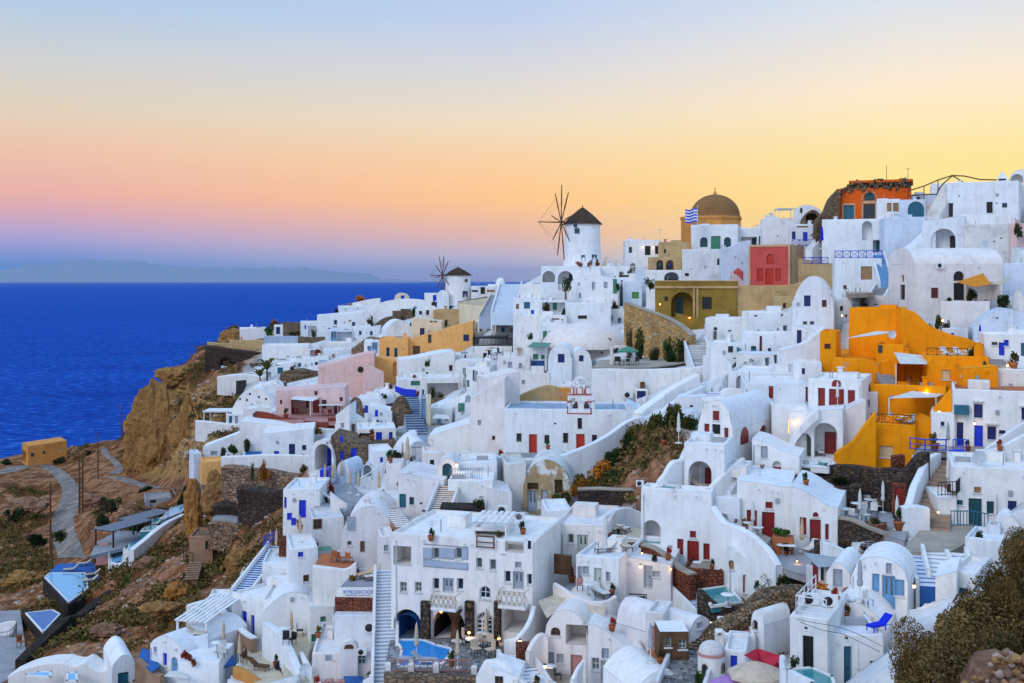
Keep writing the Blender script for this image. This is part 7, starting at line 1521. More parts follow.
h_=H('long ochre flat building with dark open end on the headland',28,67,445,460,9,34,'s','drum','w 31 453 34 457 br; w 43 451 45.5 454 br; d 58 448 60.5 452.5 cr; N< 17 449 26 460 8',D=318,yt2=442)
BUSH('dark thicket at the left end of the ochre building',8,458,14,6,'dark',D=322,n=260)
for x,yb,h2,D_,lb in((79.5,508,55,205,'left one of the two tall dark poles beside the road'),(82.5,506,54,207,'right one of the two tall dark poles beside the road'),(98,474,42,268,'thin pale brown pole above the upper road'),(121.5,437,33,318,'tall dark pole on the headland against the sea'),(50.5,548,66,196,'tall thin pole left of the gravel road'),(52,572,40,176,'short pole at the corner of the infinity pool')):POLE(lb,x,yb,h2,.16 if h2<50 else .2,'wood',D_,cross=False)
POLE('street lamp standing on the pool deck near the far pergola',168,522,16,.06,'iron',172,name='street_lamp',cat='street lamp',arms=1)
H('grey flat hut roof below the upper road',146,172,498,505,6,4,'f','greyf','w 150 500 156 503 bk',D=205)
SLAB([(-30,690),(-30,612),(20,610),(26,650),(14,690)],'greyf',(5,650),D=138,name='car_park',th=1.2)
WALL('low white kerb wall of the grey car park planter',[(-6,626,630),(6,622,626),(16,622,626),(8,631,635),(-6,632,636)],'wh',.3,D=143,sm=False);CHAIR('orange seat in the shade at the foot of the dark flank wall',P(21,645,139),60,'pot',1.6)
ROADS=[('gravel_road',[(-30,474,10),(0,471,10),(22,465,10),(42,463,8),(56,469,8),(66,478,8.5),(71,489,9),(69,502,10),(64,514,10.5),(63,526,11.5),(67,540,13),(72,556,14)]),('upper_road',[(103,476,8),(114,475,9),(124,477,9),(140,482,9),(158,486,10),(176,486,9)]),('dirt_track',[(114,472,5),(119,466,4.5),(114,459,4),(106,452,4),(104,446,3)])]
ROADSEG=[(a[0],a[1],b[0],b[1],max(a[2],b[2])+3)for _,p in ROADS for a,b in zip(p[:-1],p[1:])]+[(0,650,6,650,24)]
for i,(x,y,w_,h2,kd,D_,lb)in enumerate([(1030,640,128,108,'bigr',46,'huge dry brown bush at the right edge of the picture'),(962,676,150,74,'big',43,'wide brown bush in front of the lower white steps'),(912,692,84,66,'big',44.5,'olive-brown bush end spreading before the blue lounger house'),(1000,690,110,72,'big',41,'dark shaded bush at the foot of the huge brown one'),(985,650,96,84,'bigr',44.5,'middle lump of the brown bush between the wide and the huge one'),(1030,590,64,58,'big',52,'upper twiggy brown bush climbing to the oven wall')]):
 BUSH(lb,x,y,w_,h2,kd,D=D_,n=19000,leaf=.024,sink=.1)
rr=random.Random(9)
root=thing('rock_bank','rough pinkish stone bank under the huge brown bush at the bottom right corner','rock',P(1000,690,38));b=MB()
for k in range(260):
 x,z=rr.gauss(.3,.75),rr.uniform(-1.2,1.25);x=max(-1.0,min(1.7,x));z-=max(0,(.2-x))*.9;r_=rr.uniform(.07,.2);b.mi=rr.randrange(3)
 b.lathe([(.01,-r_),(r_*.9,-.3*r_),(r_,.3*r_),(.01,r_)],6,(x,rr.uniform(-.35,.5)+.1*z,z),False,rr.uniform(0,3))
plain('rk4',(.42,.30,.24),.95,.1,.3);plain('rk5',(.26,.16,.11),.95,.1,.3);plain('rk6',(.36,.20,.09),.95,.1,.3)
b.build('stones',('rk4','rk5','rk6'),root);b=MB();b.lathe([(1.5,-2.5),(1.3,0),(.9,.8),(.1,1.1)],14,(.4,.9,0));b.build('core','rkp',root)
for i,a in enumerate([('orange clay rock pillar at the cliff edge under the pale blue tower',193,537,17,50,'rko',147,.8),('ochre clay bank below the orange plaster block',218,512,34,36,'rkt',144,.6),('broad tan rock shoulder at the seaward tip',229,345,22,14,'rkt',274,.8),('pinkish rock knob below the stepped pools',152,570,30,11,'rkp',156,.6),('pale pink rock outcrop right of the infinity pool',138,600,36,14,'rkp',144,.6),('brown rock spur left of the blue diagonal stair',240,578,30,26,'rkt',124,.7),('pale stone outcrop below the tumbledown shed',196,598,36,11,'rkp',129,.7),('ochre boulder at the foot of the wooden ladder stair',176,600,24,14,'rko',127,.7),('dark tan crag on the slope above the slatted pergola',158,614,40,9,'rkt',118,.6),('pink crag at the left of the slope above the white rooftop walls',104,636,32,9,'rkp',120,.6),('ochre crag at the top edge of the big cliff',172,384,34,16,'rkt',268,.6),('ochre buttress in the middle of the big cliff',150,462,44,66,'rkt',259,.5),('right ochre buttress of the big cliff below the thin pergola',188,470,34,60,'rkt',244,.5),('small ochre buttress at the left foot of the big cliff',134,470,24,34,'rkt',262,.5),('reddish crag between gravel road and black pergolas',92,506,22,10,'rkp',214,.7),('reddish rock hump at the left of the gravel road',28,512,34,12,'rkp',238,.7),('low brown rock hump above the grey car park',22,588,34,14,'rkt',178,.7)]):ROCK(a[0],*a[1:6],D=a[6],dep=a[7],seed=i)
for a in[('small white cube with dark slot between apricot wall and dark balustrade',449,475,354,374,6,8,'f','wh','w 464.5 354.5 466 359 bk; w 457 362 460 366 gy',186),('white lean-to house with grey window below the dark balustrade terrace',455,482,361,386,6,-10,'s','wh','w 463 368 466 374 gy; d 471 372 475 382 gy',175),('low white kitchen house right of the brown wall under the shaded loggia',440,468,402,424,5,6,'b','wh','w 447 410 450 415 gy; N 455 411 464 422 1.5',154),('white flat cube beside the cream wall end of the navy stair',431,452,408,430,5,-6,'f','wh','d 437 416 441 427 lb; w 445 417 448 421 gy',151),('low white block with lamp-lit corner behind the rounded white house',833,852,298,346,5,4,'f','wh','w 840 306 843 311 br',136.5),('pinkish white curved block at the foot of the blue-painted stair',868,912,296,322,5,-8,'c','wp','w 874 304 877 308 bk',138),('white stair house squeezed between the hotel and the pale shuttered door',546,572,510,566,5,6,'f','wh','w 552 522 556 531 gy; w 561 526 565 534 lg',96),('white stepped terrace block below the teal gate with dark pots',736,784,354,376,5,-4,'s','wh','w 744 362 747 367 gy; w 768 362 771 368 nv',130),('plain white cube under the blue mural kiosk',514,550,373,402,5,4,'f','wp','w 522 380 525 384 gy',149),('white wedge block at the foot of the grey street stair',676,706,397,420,4,-6,'s','wh','w 690 405 693 410 bk',118),('white cube with grey window left of the orange stone wall',604,627,309,338,5,4,'f','wh','w 610 315 613 321 gy; w 618 318 621 323 tl',175),('low white cube with rose doorway left of the turquoise gate',325,353,349,366,5,4,'f','wh','w 332 354 335 358 pk; d 343 354 346 363 lb',232),('white house with two navy windows above the turquoise gate',353,380,326,348,5,-6,'f','wh','w 359 331 361.5 335 nv; w 370 331 372.5 335 nv; w 365 338 367 342 gy',247),('white cube behind the rubble-roofed cream house and dark pergola',473,496,321,350,6,4,'f','wh','w 479 327 482 331 tl; w 487 329 490 333 gy',204),('rough brown stone hut under the long crest wall',394,415,311,328,4,6,'f','st','w 401 316 404 320 bk',251),('low white roof house between palms and canopy porch',290,319,358,375,5,-5,'f','wh','w 298 363 301 367 tl; w 309 364 311 368 gy',227),('narrow white house with small blue window right of the stone wing',374,394,450,488,5,8,'f','wh','w 380 457 383 462 bl; d 385 470 389 483 bl',127),('white cube with teal shutter at the foot of the wide pale blue stair',495,518,322,342,6,-5,'f','wh','w 501 327 504.5 332 tl; w 510 328 513 332 gy',192),('low stone shelter below the big plain wall house',244,264,366,378,4,4,'f','st','N 247 368 258 376 1.5',240),('small white cube under the bushes above the yellow house',942,968,328,346,4,5,'f','wb','w 951 333 954 338 bl',121),('tan stone block between weathered tan wall and rounded white house',774,798,296,322,4,4,'f','tan','w 783 303 786 308 bk',158),('tiny white cube above the pinkish stepped parapet stair',384,400,506,530,4,6,'f','wp','w 389 513 392 518 gy',107),('white cube with navy window between dotted vault and pink terrace',246,272,408,428,5,6,'f','wh','w 253 413 256 417 nv; w 263 414 265 417 gy',180),('small white cube with grey shutter below the pink house right wing',374,398,390,412,5,-6,'f','wh','w 380 396 383 401 gy; w 390 397 392 400 bl',168),('white cube with dark doorway left of the lit porch',424,444,452,476,4,4,'f','wp','d 430 460 434 473 bk',119),('white roof room with grey door above the mass wall left of the chapel',500,530,356,378,5,5,'f','wh','d 508 362 512 374 gy; w 519 363 522 368 gy',155),('low white cube with slot window under the two gabled houses',560,596,384,408,4,-3,'f','wh','w 570 390 575 393 bk; w 584 390 587 395 gy',143),('white cube with brown window left of the arched grey shutter niche',704,730,400,422,4,6,'f','wh','w 712 407 715 412 br',109),('white terrace block behind the tall red shutters with blue slot',738,772,398,420,5,6,'f','wh','w 748 404 750 409 nv; w 760 404 763 410 gy',111),('small white cube between yellow left cube and red fanlight house',794,822,362,388,5,4,'f','wh','w 802 368 805 374 nv',114),('white cube with grey door right of the red double door house',862,878,392,424,4,8,'f','wp','w 867 400 870 406 gy',107),('low white bench house in front of the vaulted house by the bush',846,880,610,640,3,-6,'f','wh','w 856 618 859 624 gy',67.5),('narrow white stair house left of the hotel with brown door',380,394,536,572,4,4,'f','wp','w 384 545 388 551 gy',97),('low white cube with blue window behind the slatted pergola',206,236,600,622,4,-8,'f','wh','w 214 606 218 612 bl; w 226 605 229 610 gy',107),('white stepped house with slit window right of the blue diagonal stair',282,304,588,616,5,6,'s','wh','w 290 597 292 603 gy',104),]:
 if a:H(*a[:10],D=a[10])
WALL('curved white garden wall right of the brown loggia wall',[(436,412,426),(446,404,422),(458,397,416),(468,392,410)],'wh',.5,D=153)
WALL('brown dry stone bank under the white roof house by the palms',[(286,376,386),(300,375,386),(316,374,384)],'srb',2,D=209,cat='bank',name='stone_bank',amp=.5)
WALL('white parapet zigzag below the apricot houses',[(400,372,384),(410,368,382),(424,366,380),(440,362,376),(452,354,372)],'wh',.5,D=181,sm=False)
WALL('low white parapet in front of the turquoise gate',[(358,356,364),(370,357,364),(384,358,366)],'wh',.5,D=216)
WALL('rough pinkish earth bank on the hillside garden',[(590,478,494),(612,470,494),(632,464,492),(650,462,490),(664,468,486)],'spk',1.5,D=110.5,cat='bank',name='earth_bank',amp=.9)
WALL('ruined brown dry stone terrace above the tumbledown shed',[(214,508,520),(232,504,520),(250,506,522),(272,510,526)],'sdk',2,D=139,cat='terrace wall',amp=.8)
SLAB([(838,694),(884,694),(880,684),(850,684)],'navyf',(866,684),D=57)
for i,(px,py,d_,s_,lb)in enumerate([(480,505,103.5,1,'air conditioner on the plain front block'),(575,531,92,1,'air conditioner on the roof above the pale shuttered door'),(826,392,106,1,'air conditioner under the yellow cube'),(520,520,89,1,'air conditioner at the back of the hotel roof'),(640,486,94,.8,'air conditioner behind the big white lower house'),(362,655,88.2,.9,'air conditioner beside the grey shutter of the pinkish house'),(940,268,128.5,1,'air conditioner on the barrel-vaulted house wall'),(716,331,147,1,'air conditioner between the green windows')]):AC(lb,P(px,py,d_),0,s_)
for i,(px,py,d_,kd,s_,lb)in enumerate([(431,541,84,'bright',1,'potted shrub at the left front of the hotel roof'),(523,531,85,'dark',1,'potted shrub at the right end of the hotel roof'),(612,566,83,'green',.9,'potted plant at the base of the corner house'),(668,563,86,'red',1,'red potted plant on the roof by the lit lamp'),(745,489,91.5,'oran',.9,'orange potted plant behind the broad red door'),(806,488,92,'bright',1,'potted plant on the roof beside the dark stone wall'),(664,442,103,'green',1,'potted plant on the rounded white parapet'),(866,414,104,'red',1,'red flower pot beside the yellow terrace corner'),(968,448,97,'green',1,'green pot at the cobalt door'),(1000,452,96,'red',1,'red pot under the navy shutters'),(548,452,119,'bright',1,'green pot before the chapel'),(500,452,120,'red',1.2,'red pot left of the chapel'),(345,415,163,'oran',1.6,'orange pot by the pink terrace step'),(286,419,163.5,'green',1.6,'green pot on the pink terrace'),(303,455,149,'oran',1.4,'orange pot beside the planted window'),(270,455,150,'green',1.4,'green pot beside the small blue window'),(372,442,139,'red',1.4,'red pot at the flat porch'),(390,463,134,'bright',1.4,'green pot by the brown stone wing'),(300,530,112,'red',1.2,'red pot under the cobalt door'),(330,566,99.5,'bright',1,'green pot on the terracotta terrace edge'),(318,640,97,'oran',1,'orange pot by the green window'),(276,643,97.5,'green',1.1,'green pot on the beige stair terrace'),(370,676,87,'bright',1.1,'green pot right of the grey door'),(452,662,77.5,'bright',1.1,'green pot at the corner of the swimming pool'),(536,684,75,'green',.9,'green pot in the lamp-lit court'),(604,684,75,'red',.8,'red pot between the pink doors'),(660,652,76.5,'green',.9,'green pot on the terracotta terrace'),(846,612,68,'oran',.9,'orange pot before the pale blue house'),(906,612,67,'bright',.9,'green pot right of the pale blue double door'),(836,606,72,'red',.9,'red pot under the grey-blue window')]):POT(lb,P(px,py,d_),kd,s_)
for i,(px,py,h_,d_,lb)in enumerate([(432,536,16,86,'thin aerial at the left of the hotel roof'),(520,528,14,88,'thin aerial at the right of the hotel roof'),(700,482,15,92,'thin aerial on the big white lower house'),(760,480,14,91,'thin aerial above the broad red door'),(846,376,14,108,'thin aerial on the red fanlight house'),(1000,388,16,102,'thin aerial on the cobalt door house'),(960,246,12,134,'thin aerial above the barrel-vaulted house'),(560,406,14,126,'thin aerial on the left of the chapel roof'),(300,428,10,152,'thin aerial above the two navy doors'),(330,386,9,172,'thin aerial on the pink house'),(450,322,9,212,'thin aerial on the apricot wall house'),(620,332,12,162,'thin aerial behind the pale domes'),(660,238,9,204,'thin aerial on the tan cube'),(350,504,14,104,'thin aerial on the gable house'),(868,556,16,73,'thin aerial on the pale blue door house')]):
 POLE(lb,px,py,h_,.03,'metal',d_,name='antenna',cat='antenna',arms=3)
for nm,pts in(('black cable drooping along the front of the railed roof',((800,622),(822,630),(842,634),(862,643),(880,652))),('second black cable sagging over the railed roof',((796,619),(816,623),(838,627),(858,634),(882,646)))):
 b=MB();o=P(*pts[0],61.6);q=smooth_line([tuple(P(x,y,61.6)-o)for x,y in pts],6)
 for a,c in zip(q[:-1],q[1:]):b.tube(a,c,.018,4)
 tag(b.build('cable','iron',None,o),nm,'cable')
HAZE=0.0000080;SKY=1.0;SUN=1.0;FILL_DIR=(.55,.62,-.56);EXPO=0.0;ZEN=(.45,.72,1.17)
def crest(px):
 xs=[-120,0,40,100,122,150,175,200,230,300,340,370,400,440,480,510,545,600,640,690,740,790,830,860,905,950,1000,1150]
 ys=[464,458,452,441,437,386,372,348,338,326,317,302,300,300,297,289,270,266,260,256,252,246,232,217,203,198,192,180]
 return np.interp(px,xs,ys)
def town(px,py):
 """1 where the village stands, 0 on the open hillside"""
 edge=np.interp(py,[280,340,372,430,470,505,560,600,640,690],[330,262,235,232,305,318,262,215,180,130])
 t=np.clip((px-edge)/22,0,1)
 hill=np.clip(1-np.abs((px-640)/62)**3,0,1)*np.clip(1-np.abs((py-460)/46)**3,0,1)
 rub=np.clip(1-np.abs((px-762)/60)**3,0,1)*np.clip(1-np.abs((py-612)/48)**3,0,1)
 near=np.clip((px-900)/40,0,1)*np.clip((py-610)/25,0,1)
 return np.clip(t-hill*1.5-near-rub*1.5,0,1)*np.clip((1062-px)/24,0,1)
COLS=np.arange(-150,1181,3.0);NR=330
VX=[];TM=[]
for px in COLS:
 yc=float(crest(px));ys=800-(800-yc)*(np.linspace(0,1,NR)**1.0)
 D=gd_arr(np.full(NR,px),ys);D=np.maximum.accumulate(D*(1+1e-5*np.arange(NR)))
 z=-(ys-HY)/F*D-0.45
 tm=town(np.full(NR,px),ys)
 st=np.array([4,9,16,25,40,60,85,115,150,190,240,300,360.0]);Db=D[-1]+st
 zb=z[-1]-np.interp(st,[0,12,40,360],[0,1.0,14,330]);zb=np.maximum(zb,SEA-8)
 D=np.concatenate([D,Db]);z=np.concatenate([z,zb]);tm=np.concatenate([tm,tm[-1:]*np.ones(len(st))*0])
 VX.append(np.stack([(px-CX)/F*D,D,z],-1));TM.append(tm)
V=np.array(VX);TM=np.array(TM);nc,nr,_=V.shape
def rough(p,big):
 q=Vector((p[0],p[1],p[2]))
 n=noise.fractal(q*.045,1.0,2.1,5)*2.4*big+noise.ridged_multi_fractal(q*.14,.9,2.1,2,1.0,2.0)*.55*big-.5*big
 return n
road_pts=[]
VF=V.reshape(-1,3);TF=TM.reshape(-1)
PYF=HY-(VF[:,2]+.45)/VF[:,1]*F;PXF=VF[:,0]/VF[:,1]*F+CX
def flat_zone(px,py):
 f=np.ones_like(px)
 for(x0,y0,x1,y1,w)in ROADSEG:
  dx,dy=x1-x0,y1-y0;t=np.clip(((px-x0)*dx+(py-y0)*dy)/(dx*dx+dy*dy+1e-6),0,1)
  d=np.hypot(px-x0-t*dx,(py-y0-t*dy));f=np.minimum(f,np.clip((d-w)/10,0,1))
 return f
FZ=flat_zone(PXF,PYF)
amp=np.where(TF>.5,0.12,1.0)*(0.08+.92*FZ)
cliff=np.clip(1-np.abs((PXF-175)/50)**4,0,1)*np.clip(1-np.abs((PYF-425)/55)**4,0,1)
amp=amp*(1+1.2*cliff)*np.clip(VF[:,1]/150,.35,1.6)
for i in range(len(VF)):
 a=amp[i]
 if a>.02:VF[i,2]+=rough(VF[i],a)*.7;VF[i,1]+=rough(VF[i]+77.0,a)*(.06+.9*cliff[i])
for(cx,cy,cs,sn,hw,dd,z)in PADS:
 dx=VF[:,0]-cx;dy=VF[:,1]-cy;lx=dx*cs+dy*sn;ly=-dx*sn+dy*cs
 m=(np.abs(lx)<hw+.9)&(ly>-.9)&(ly<dd+.9)
 VF[m,2]=np.minimum(VF[m,2],z-.25)
idx=np.arange(nc*nr).reshape(nc,nr)
faces=np.stack([idx[:-1,:-1],idx[1:,:-1],idx[1:,1:],idx[:-1,1:]],-1).reshape(-1,4)
me=bpy.data.meshes.new('terrain');me.from_pydata(VF.tolist(),[],faces.tolist());me.polygons.foreach_set('use_smooth',[True]*len(faces))
at=me.attributes.new('town','FLOAT','POINT');at.data.foreach_set('value',TF.astype(np.float32))
at=me.attributes.new('cliff','FLOAT','POINT');at.data.foreach_set('value',cliff.astype(np.float32))
m,nt,b=new_mat('terrain');pos=geo_pos(nt)
n1=tex_noise(nt,pos,.06,10,.72);n2=tex_noise(nt,pos,.6,7,.7);n3=tex_noise(nt,mapping(nt,pos,(.5,.5,2.2)),.5,6,.65)
soil=ramp(nt,n1.outputs[0],[(.30,(.04,.026,.010)),(.40,(.10,.05,.016)),(.47,(.22,.09,.032)),(.53,(.44,.22,.12)),(.57,(.13,.055,.022)),(.65,(.33,.14,.06)),(.76,(.52,.32,.21))])
grain=ramp(nt,n2.outputs[0],[(.32,(.48,.46,.42)),(.62,(1.2,1.17,1.14))])
soilc=mixc(nt,1.0,soil.outputs[0],grain.outputs[0],'MULTIPLY')
rock=ramp(nt,n3.outputs[0],[(.30,(.15,.075,.03)),(.45,(.33,.18,.065)),(.60,(.46,.27,.10)),(.75,(.38,.20,.09))])
rockc=mixc(nt,.85,rock.outputs[0],grain.outputs[0],'MULTIPLY')
pav=ramp(nt,n2.outputs[0],[(.30,(.48,.46,.44)),(.5,(.66,.65,.64)),(.65,(.74,.73,.73))])
ac=nt.nodes.new('ShaderNodeAttribute');ac.attribute_name='cliff';atn=nt.nodes.new('ShaderNodeAttribute');atn.attribute_name='town'
ck=ramp(nt,ac.outputs['Fac'],[(.15,(0,0,0)),(.45,(1,1,1))])
c1=mixc(nt,ck.outputs[0],soilc,rockc);c2=mixc(nt,atn.outputs['Fac'],c1,pav.outputs[0])
link(nt,c2,b.inputs['Base Color']);b.inputs['Roughness'].default_value=.97;b.inputs['Specular IOR Level'].default_value=.1
bm=nt.nodes.new('ShaderNodeBump');bm.inputs['Distance'].default_value=.5;link(nt,n2.outputs[0],bm.inputs['Height']);link(nt,bm.outputs[0],b.inputs['Normal'])
sb_=ramp(nt,atn.outputs['Fac'],[(0,(.9,.9,.9)),(1,(.12,.12,.12))]);link(nt,sb_.outputs[0],bm.inputs['Strength']);MATS['terrain']=m
me.materials.append(m);ter=bpy.data.objects.new('terrain',me);COL.objects.link(ter);ter['kind']='structure'
from mathutils.bvhtree import BVHTree
BV=BVHTree.FromPolygons([tuple(v)for v in VF],faces.tolist())
def drop(p):
 h=BV.ray_cast(Vector((p[0],p[1],200)),Vector((0,0,-1)))
 return h[0]if h[0]else Vector(p)
stone('road',[(.20,.18,.165),(.27,.24,.22),(.16,.145,.135),(.34,.28,.24)],.35,(.24,.21,.19))
def ROAD(name,pts,mat,lift=.16):
 q=smooth_line([(x,y,w)for x,y,w in pts],10);mb=MB();rows=[]
 for x,y,w in q:
  row=[]
  for s in(-1,-.6,-.2,.2,.6,1):
   p=P(x+s*w,y);r=drop(p);row.append(r+Vector((0,0,lift if abs(s)<.9 else lift-.12)))
  rows.append(row)
 mb.grid(rows,True);o=mb.build(name,mat);o['kind']='structure'
for nm,pts in ROADS:ROAD(nm,pts,'road')
rnd=random.Random(11);sc=MB();rk=MB();nsc=0
for i in range(110000):
 j=rnd.randrange(len(VF))
 if TF[j]>.25 or FZ[j]<.9 or VF[j,1]>345 or VF[j,2]<SEA+25 or PXF[j]>1176:continue
 px,py=PXF[j],PYF[j]
 if 700<px<1040 and py<560:continue
 p=Vector(VF[j]);g=noise.noise(p*.06)+.45*noise.noise(p*.25)
 wgt=(VF[j,1]/180)**2
 if rnd.random()>wgt*1.0:continue
 if g>-.12+.5*cliff[j]and nsc<13000:
  s=rnd.uniform(.35,1.2)*(1+.4*g);nsc+=1;tone=rnd.choice((0,0,0,1,1,2,2,3))
  for k in range(20):
   d=Vector((rnd.gauss(0,1),rnd.gauss(0,1),abs(rnd.gauss(0,.7)))).normalized()*rnd.random()**.5
   c=p+Vector((d.x*s,d.y*s,d.z*s*.75+.05));u=Vector((rnd.gauss(0,1),rnd.gauss(0,1),rnd.gauss(0,.8))).normalized();v=u.orthogonal().normalized();t=s*.2
   sc.mi=tone if rnd.random()<.8 else rnd.randrange(4);sc.q(c-u*t,c-v*t*.6,c+u*t,c+v*t*.6)
 elif rnd.random()<.4:
  s=rnd.uniform(.12,.4)*(2.2 if rnd.random()<.07 else 1)*(1.6 if cliff[j]>.3 else 1);rk.mi=rnd.randrange(3)
  rk.lathe([(.02,-.5*s),(s*.9,-.2*s),(s,.15*s),(s*.55,.5*s),(.02,.6*s)],6,(p.x,p.y,p.z),False,rnd.uniform(0,3))
for nm_,c_ in dict(sc1=(.15,.105,.028),sc2=(.105,.065,.022),sc3=(.22,.135,.045),sc4=(.055,.06,.014)).items():plain(nm_,c_,.9,.1,.3)
o=sc.build('scrub',('sc1','sc2','sc3','sc4'));o['kind']='stuff'
plain('rk1',(.33,.2,.13),.95,.1,.3);plain('rk2',(.22,.13,.08),.95,.1,.3);plain('rk3',(.44,.32,.23),.95,.1,.3)
o=rk.build('hillside_stones',('rk1','rk2','rk3'));o['kind']='stuff'
bpy.context.view_layer.update()
SMALL={'potted_plant','bush','chair','table','sun_lounger','closed_parasol','open_parasol','small_tree'}
def base_name(o):return o.name.split('.')[0]
sv=[];sf=[]
for o in list(SC.objects):
 if o.type!='MESH' or base_name(o)in('scrub','hillside_stones'):continue
 r=o
 while r.parent:r=r.parent
 if base_name(r)in SMALL or base_name(r)in('shade_sail','railing','satellite_dish','air_conditioner','wall_lamp','rock_bank','pergola'):continue
 k=len(sv);mw=o.matrix_world;sv+=[mw@v.co for v in o.data.vertices];sf+=[tuple(k+i for i in p.vertices)for p in o.data.polygons]
SB=BVHTree.FromPolygons(sv,sf)
nmoved=0
for o in list(SC.objects):
 if o.parent or base_name(o)not in SMALL:continue
 p=o.location.copy();c=p+Vector((0,0,.35));d=c.normalized();L=c.length
 if L<60 and base_name(o)=='bush':continue
 h=SB.ray_cast(Vector((0,0,0)),d)
 if h[0]and h[3]<L-.12 and base_name(o)not in('bush','small_tree'):p=h[0]-d*.4-Vector((0,0,.35))
 h=SB.ray_cast(p+Vector((0,0,.55)),Vector((0,0,-1)))
 lim=2.0 if base_name(o)=='bush' else 6.0
 if h[0]and h[3]<lim+.55:p.z=h[0].z+.01
 if(p-o.location).length>.05:nmoved+=1
 o.location=p
print('SNAPPED',nmoved)
sb=MB();xs=230000.0
rows=[[(x,y,SEA)for x in np.linspace(-xs,xs,9)]for y in(-300,200,600,1500,5000,20000,60000,170000)]
sb.grid(rows,True)
m,nt,b=new_mat('sea');pos=geo_pos(nt)
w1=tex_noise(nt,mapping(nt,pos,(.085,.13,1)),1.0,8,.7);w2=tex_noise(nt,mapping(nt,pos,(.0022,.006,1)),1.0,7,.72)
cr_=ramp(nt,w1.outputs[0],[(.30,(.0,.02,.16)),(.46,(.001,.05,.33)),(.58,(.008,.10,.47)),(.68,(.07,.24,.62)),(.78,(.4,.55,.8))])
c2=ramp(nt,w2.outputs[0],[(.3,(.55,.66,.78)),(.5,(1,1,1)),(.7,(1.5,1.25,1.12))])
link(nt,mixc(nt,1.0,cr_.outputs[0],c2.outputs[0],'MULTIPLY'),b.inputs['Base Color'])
b.inputs['Roughness'].default_value=1;b.inputs['Specular IOR Level'].default_value=0
bm=nt.nodes.new('ShaderNodeBump');bm.inputs['Strength'].default_value=.9;bm.inputs['Distance'].default_value=3;link(nt,w1.outputs[0],bm.inputs['Height'])
df=nt.nodes.new('ShaderNodeBsdfDiffuse');link(nt,b.inputs['Base Color'].links[0].from_socket,df.inputs['Color']);link(nt,bm.outputs[0],df.inputs['Normal'])
gl=nt.nodes.new('ShaderNodeBsdfGlossy');gl.inputs['Roughness'].default_value=.35;link(nt,bm.outputs[0],gl.inputs['Normal'])
mx=nt.nodes.new('ShaderNodeMixShader');mx.inputs[0].default_value=.02;link(nt,df.outputs[0],mx.inputs[1]);link(nt,gl.outputs[0],mx.inputs[2]);link(nt,mx.outputs[0],nt.nodes['Material Output'].inputs['Surface']);MATS['sea']=m
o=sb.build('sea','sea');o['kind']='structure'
ib=MB();Di=85000.0
prof=[(-140,270),(-40,273),(0,272),(28,264),(45,266),(62,262),(84,259.5),(110,261),(134,260.5),(150,264),(166,264.5),(180,267.5),(205,268),(240,267.5),(275,268.5),(300,267.5),(330,271),(350,273),(368,273.5),(382,279),(420,281)]
rows=[];prx=[p[0]for p in prof];pry=[p[1]for p in prof]
for x in np.arange(-140,421,2.0):
 hh=(HY-np.interp(x,prx,pry))/F*Di-SEA;rw=[]
 for s in np.linspace(-1,1,15):
  D=Di+s*5000;h=max(0,hh)*(1-abs(s))**.8;h+=noise.fractal(Vector((x*.08,s*3,0)),1,2,5)*170*(1-abs(s))
  rw.append(((x-CX)/F*D,D,SEA-3+h))
 rows.append(rw)
ib.grid(rows,True);plain('island',(.30,.32,.38),.95,.1,.2);o=ib.build('far_hills','island');o['kind']='structure'  # rock colour tinted bluish: some of the distance haze is put into it
hz=MB();hz.box((-240000,-250,SEA-12),(240000,178000,1860.0));m=bpy.data.materials.new('haze');m.use_nodes=True;nt=m.node_tree
nt.nodes.remove(nt.nodes['Principled BSDF']);pv=nt.nodes.new('ShaderNodeVolumePrincipled');pv.inputs['Color'].default_value=(.42,.66,1.0,1);pv.inputs['Density'].default_value=HAZE;pv.inputs['Anisotropy'].default_value=.1
link(nt,pv.outputs[0],nt.nodes['Material Output'].inputs['Volume']);MATS['haze']=m
if HAZE>0:o=hz.build('haze','haze');o['kind']='stuff'
w=bpy.data.worlds.new('World');SC.world=w;w.use_nodes=True;nt=w.node_tree;bg=nt.nodes['Background']
tc=nt.nodes.new('ShaderNodeTexCoord');sp=nt.nodes.new('ShaderNodeSeparateXYZ');link(nt,tc.outputs['Generated'],sp.inputs[0])
el=nt.nodes.new('ShaderNodeMath');el.operation='ARCSINE';link(nt,sp.outputs['Z'],el.inputs[0])
e2=nt.nodes.new('ShaderNodeMath');e2.operation='DIVIDE';link(nt,el.outputs[0],e2.inputs[0]);e2.inputs[1].default_value=R(16)
def srgb(*c):return tuple(((v/255+.055)/1.055)**2.4 if v>10 else v/255/12.92 for v in c)
def thru(stops):
 out=[]
 for p,c in stops:
  T=math.exp(-HAZE*1860/math.sin(R(max(p,.03)*16)));out.append((p,tuple(max(.02,min(2.0,(v-h*(1-T))/max(T,.35)))for v,h in zip(c,(.17,.26,.44)))))
 return out
def sky3(*st):return ramp(nt,e2.outputs[0],thru([(p,srgb(*c))for p,c in st])).outputs[0]
lo=sky3((0,(100,145,208)),(.03,(112,150,205)),(.133,(172,162,205)),(.2,(212,168,184)),(.263,(234,177,166)),(.40,(238,196,170)),(.52,(226,211,188)),(.68,(205,210,212)),(.84,(177,203,230)),(1,(160,194,232)))
mo=sky3((0,(165,165,200)),(.07,(178,174,196)),(.15,(226,182,165)),(.263,(255,199,138)),(.39,(251,211,162)),(.52,(240,222,194)),(.68,(218,218,220)),(.84,(193,209,236)),(1,(178,202,238)))
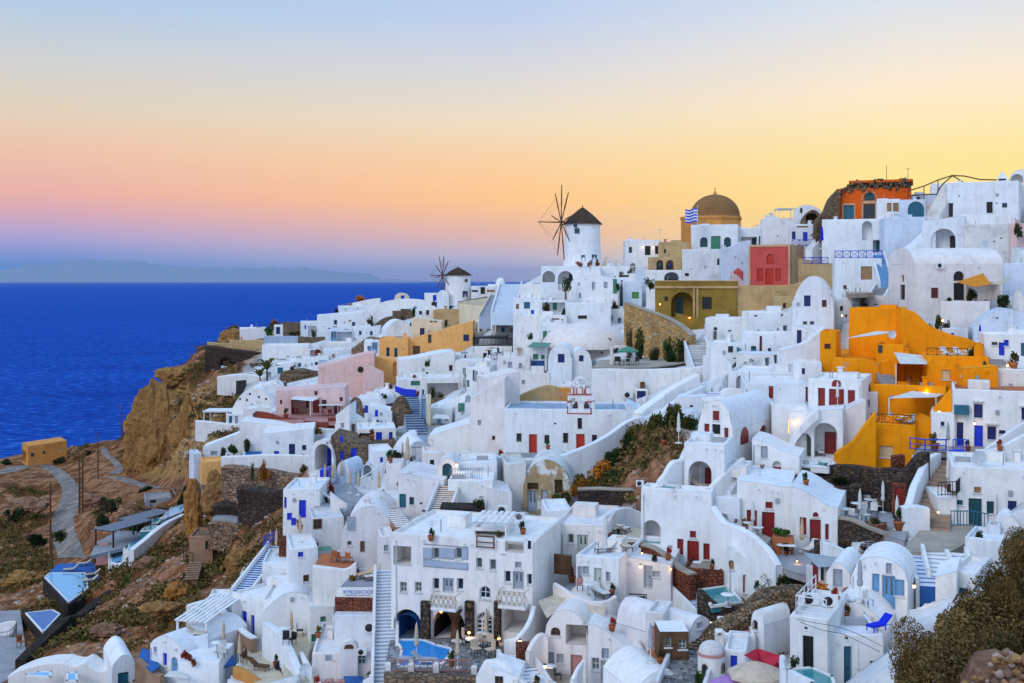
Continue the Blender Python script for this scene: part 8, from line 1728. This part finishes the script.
ro=sky3((0,(255,205,120)),(.2,(255,225,135)),(.39,(254,232,158)),(.585,(255,235,205)),(.84,(221,228,235)),(1,(205,220,238)))
azm=nt.nodes.new('ShaderNodeMath');azm.operation='ARCTAN2';link(nt,sp.outputs['X'],azm.inputs[0]);link(nt,sp.outputs['Y'],azm.inputs[1])
def azr(a,b):
 az=nt.nodes.new('ShaderNodeMapRange');link(nt,azm.outputs[0],az.inputs[0]);az.inputs[1].default_value=R(a);az.inputs[2].default_value=R(b);return az.outputs[0]
glowc=mixc(nt,azr(0,19.5),mixc(nt,azr(-23,0),lo,mo),ro)
bk=ramp(nt,e2.outputs[0],[(0.0,(.55,.64,.87)),(1.0,(.69,.86,1.12))])
fr=nt.nodes.new('ShaderNodeMapRange');fr.interpolation_type='SMOOTHSTEP';link(nt,sp.outputs['Y'],fr.inputs[0]);fr.inputs[1].default_value=.1;fr.inputs[2].default_value=.65
low=mixc(nt,fr.outputs[0],bk.outputs[0],glowc)
zen=nt.nodes.new('ShaderNodeMapRange');zen.interpolation_type='SMOOTHSTEP';link(nt,sp.outputs['Z'],zen.inputs[0]);zen.inputs[1].default_value=.24;zen.inputs[2].default_value=.60
allc=mixc(nt,zen.outputs[0],low,ZEN)
link(nt,allc,bg.inputs['Color']);bg.inputs['Strength'].default_value=SKY
sun=bpy.data.lights.new('sun','SUN');sun.energy=SUN;sun.angle=R(25);sun.color=(1.0,.97,.95)  # added soft directional lamp that shapes the walls; the real sun has set
so_=bpy.data.objects.new('sun',sun);COL.objects.link(so_);d=Vector(FILL_DIR).normalized();so_.rotation_euler=d.to_track_quat('-Z','Y').to_euler()
cam=bpy.data.cameras.new('camera');co=bpy.data.objects.new('camera',cam);COL.objects.link(co);co.rotation_euler=(R(90),0,0)
cam.sensor_fit='HORIZONTAL';cam.sensor_width=36;cam.lens=36*F/1024;cam.shift_y=-(341.5-HY)/1024;cam.clip_start=.5;cam.clip_end=500000
SC.camera=co
SC.view_settings.view_transform='Standard';SC.view_settings.look='None';SC.view_settings.exposure=EXPO;SC.view_settings.gamma=1
SC.cycles.use_denoising=True
try:SC.cycles.denoiser='OPENIMAGEDENOISE'
except Exception:pass
SC.cycles.max_bounces=5;SC.cycles.diffuse_bounces=3;SC.cycles.glossy_bounces=2;SC.cycles.transmission_bounces=1;SC.cycles.volume_bounces=0;SC.cycles.transparent_max_bounces=4
SC.cycles.caustics_reflective=False;SC.cycles.caustics_refractive=False
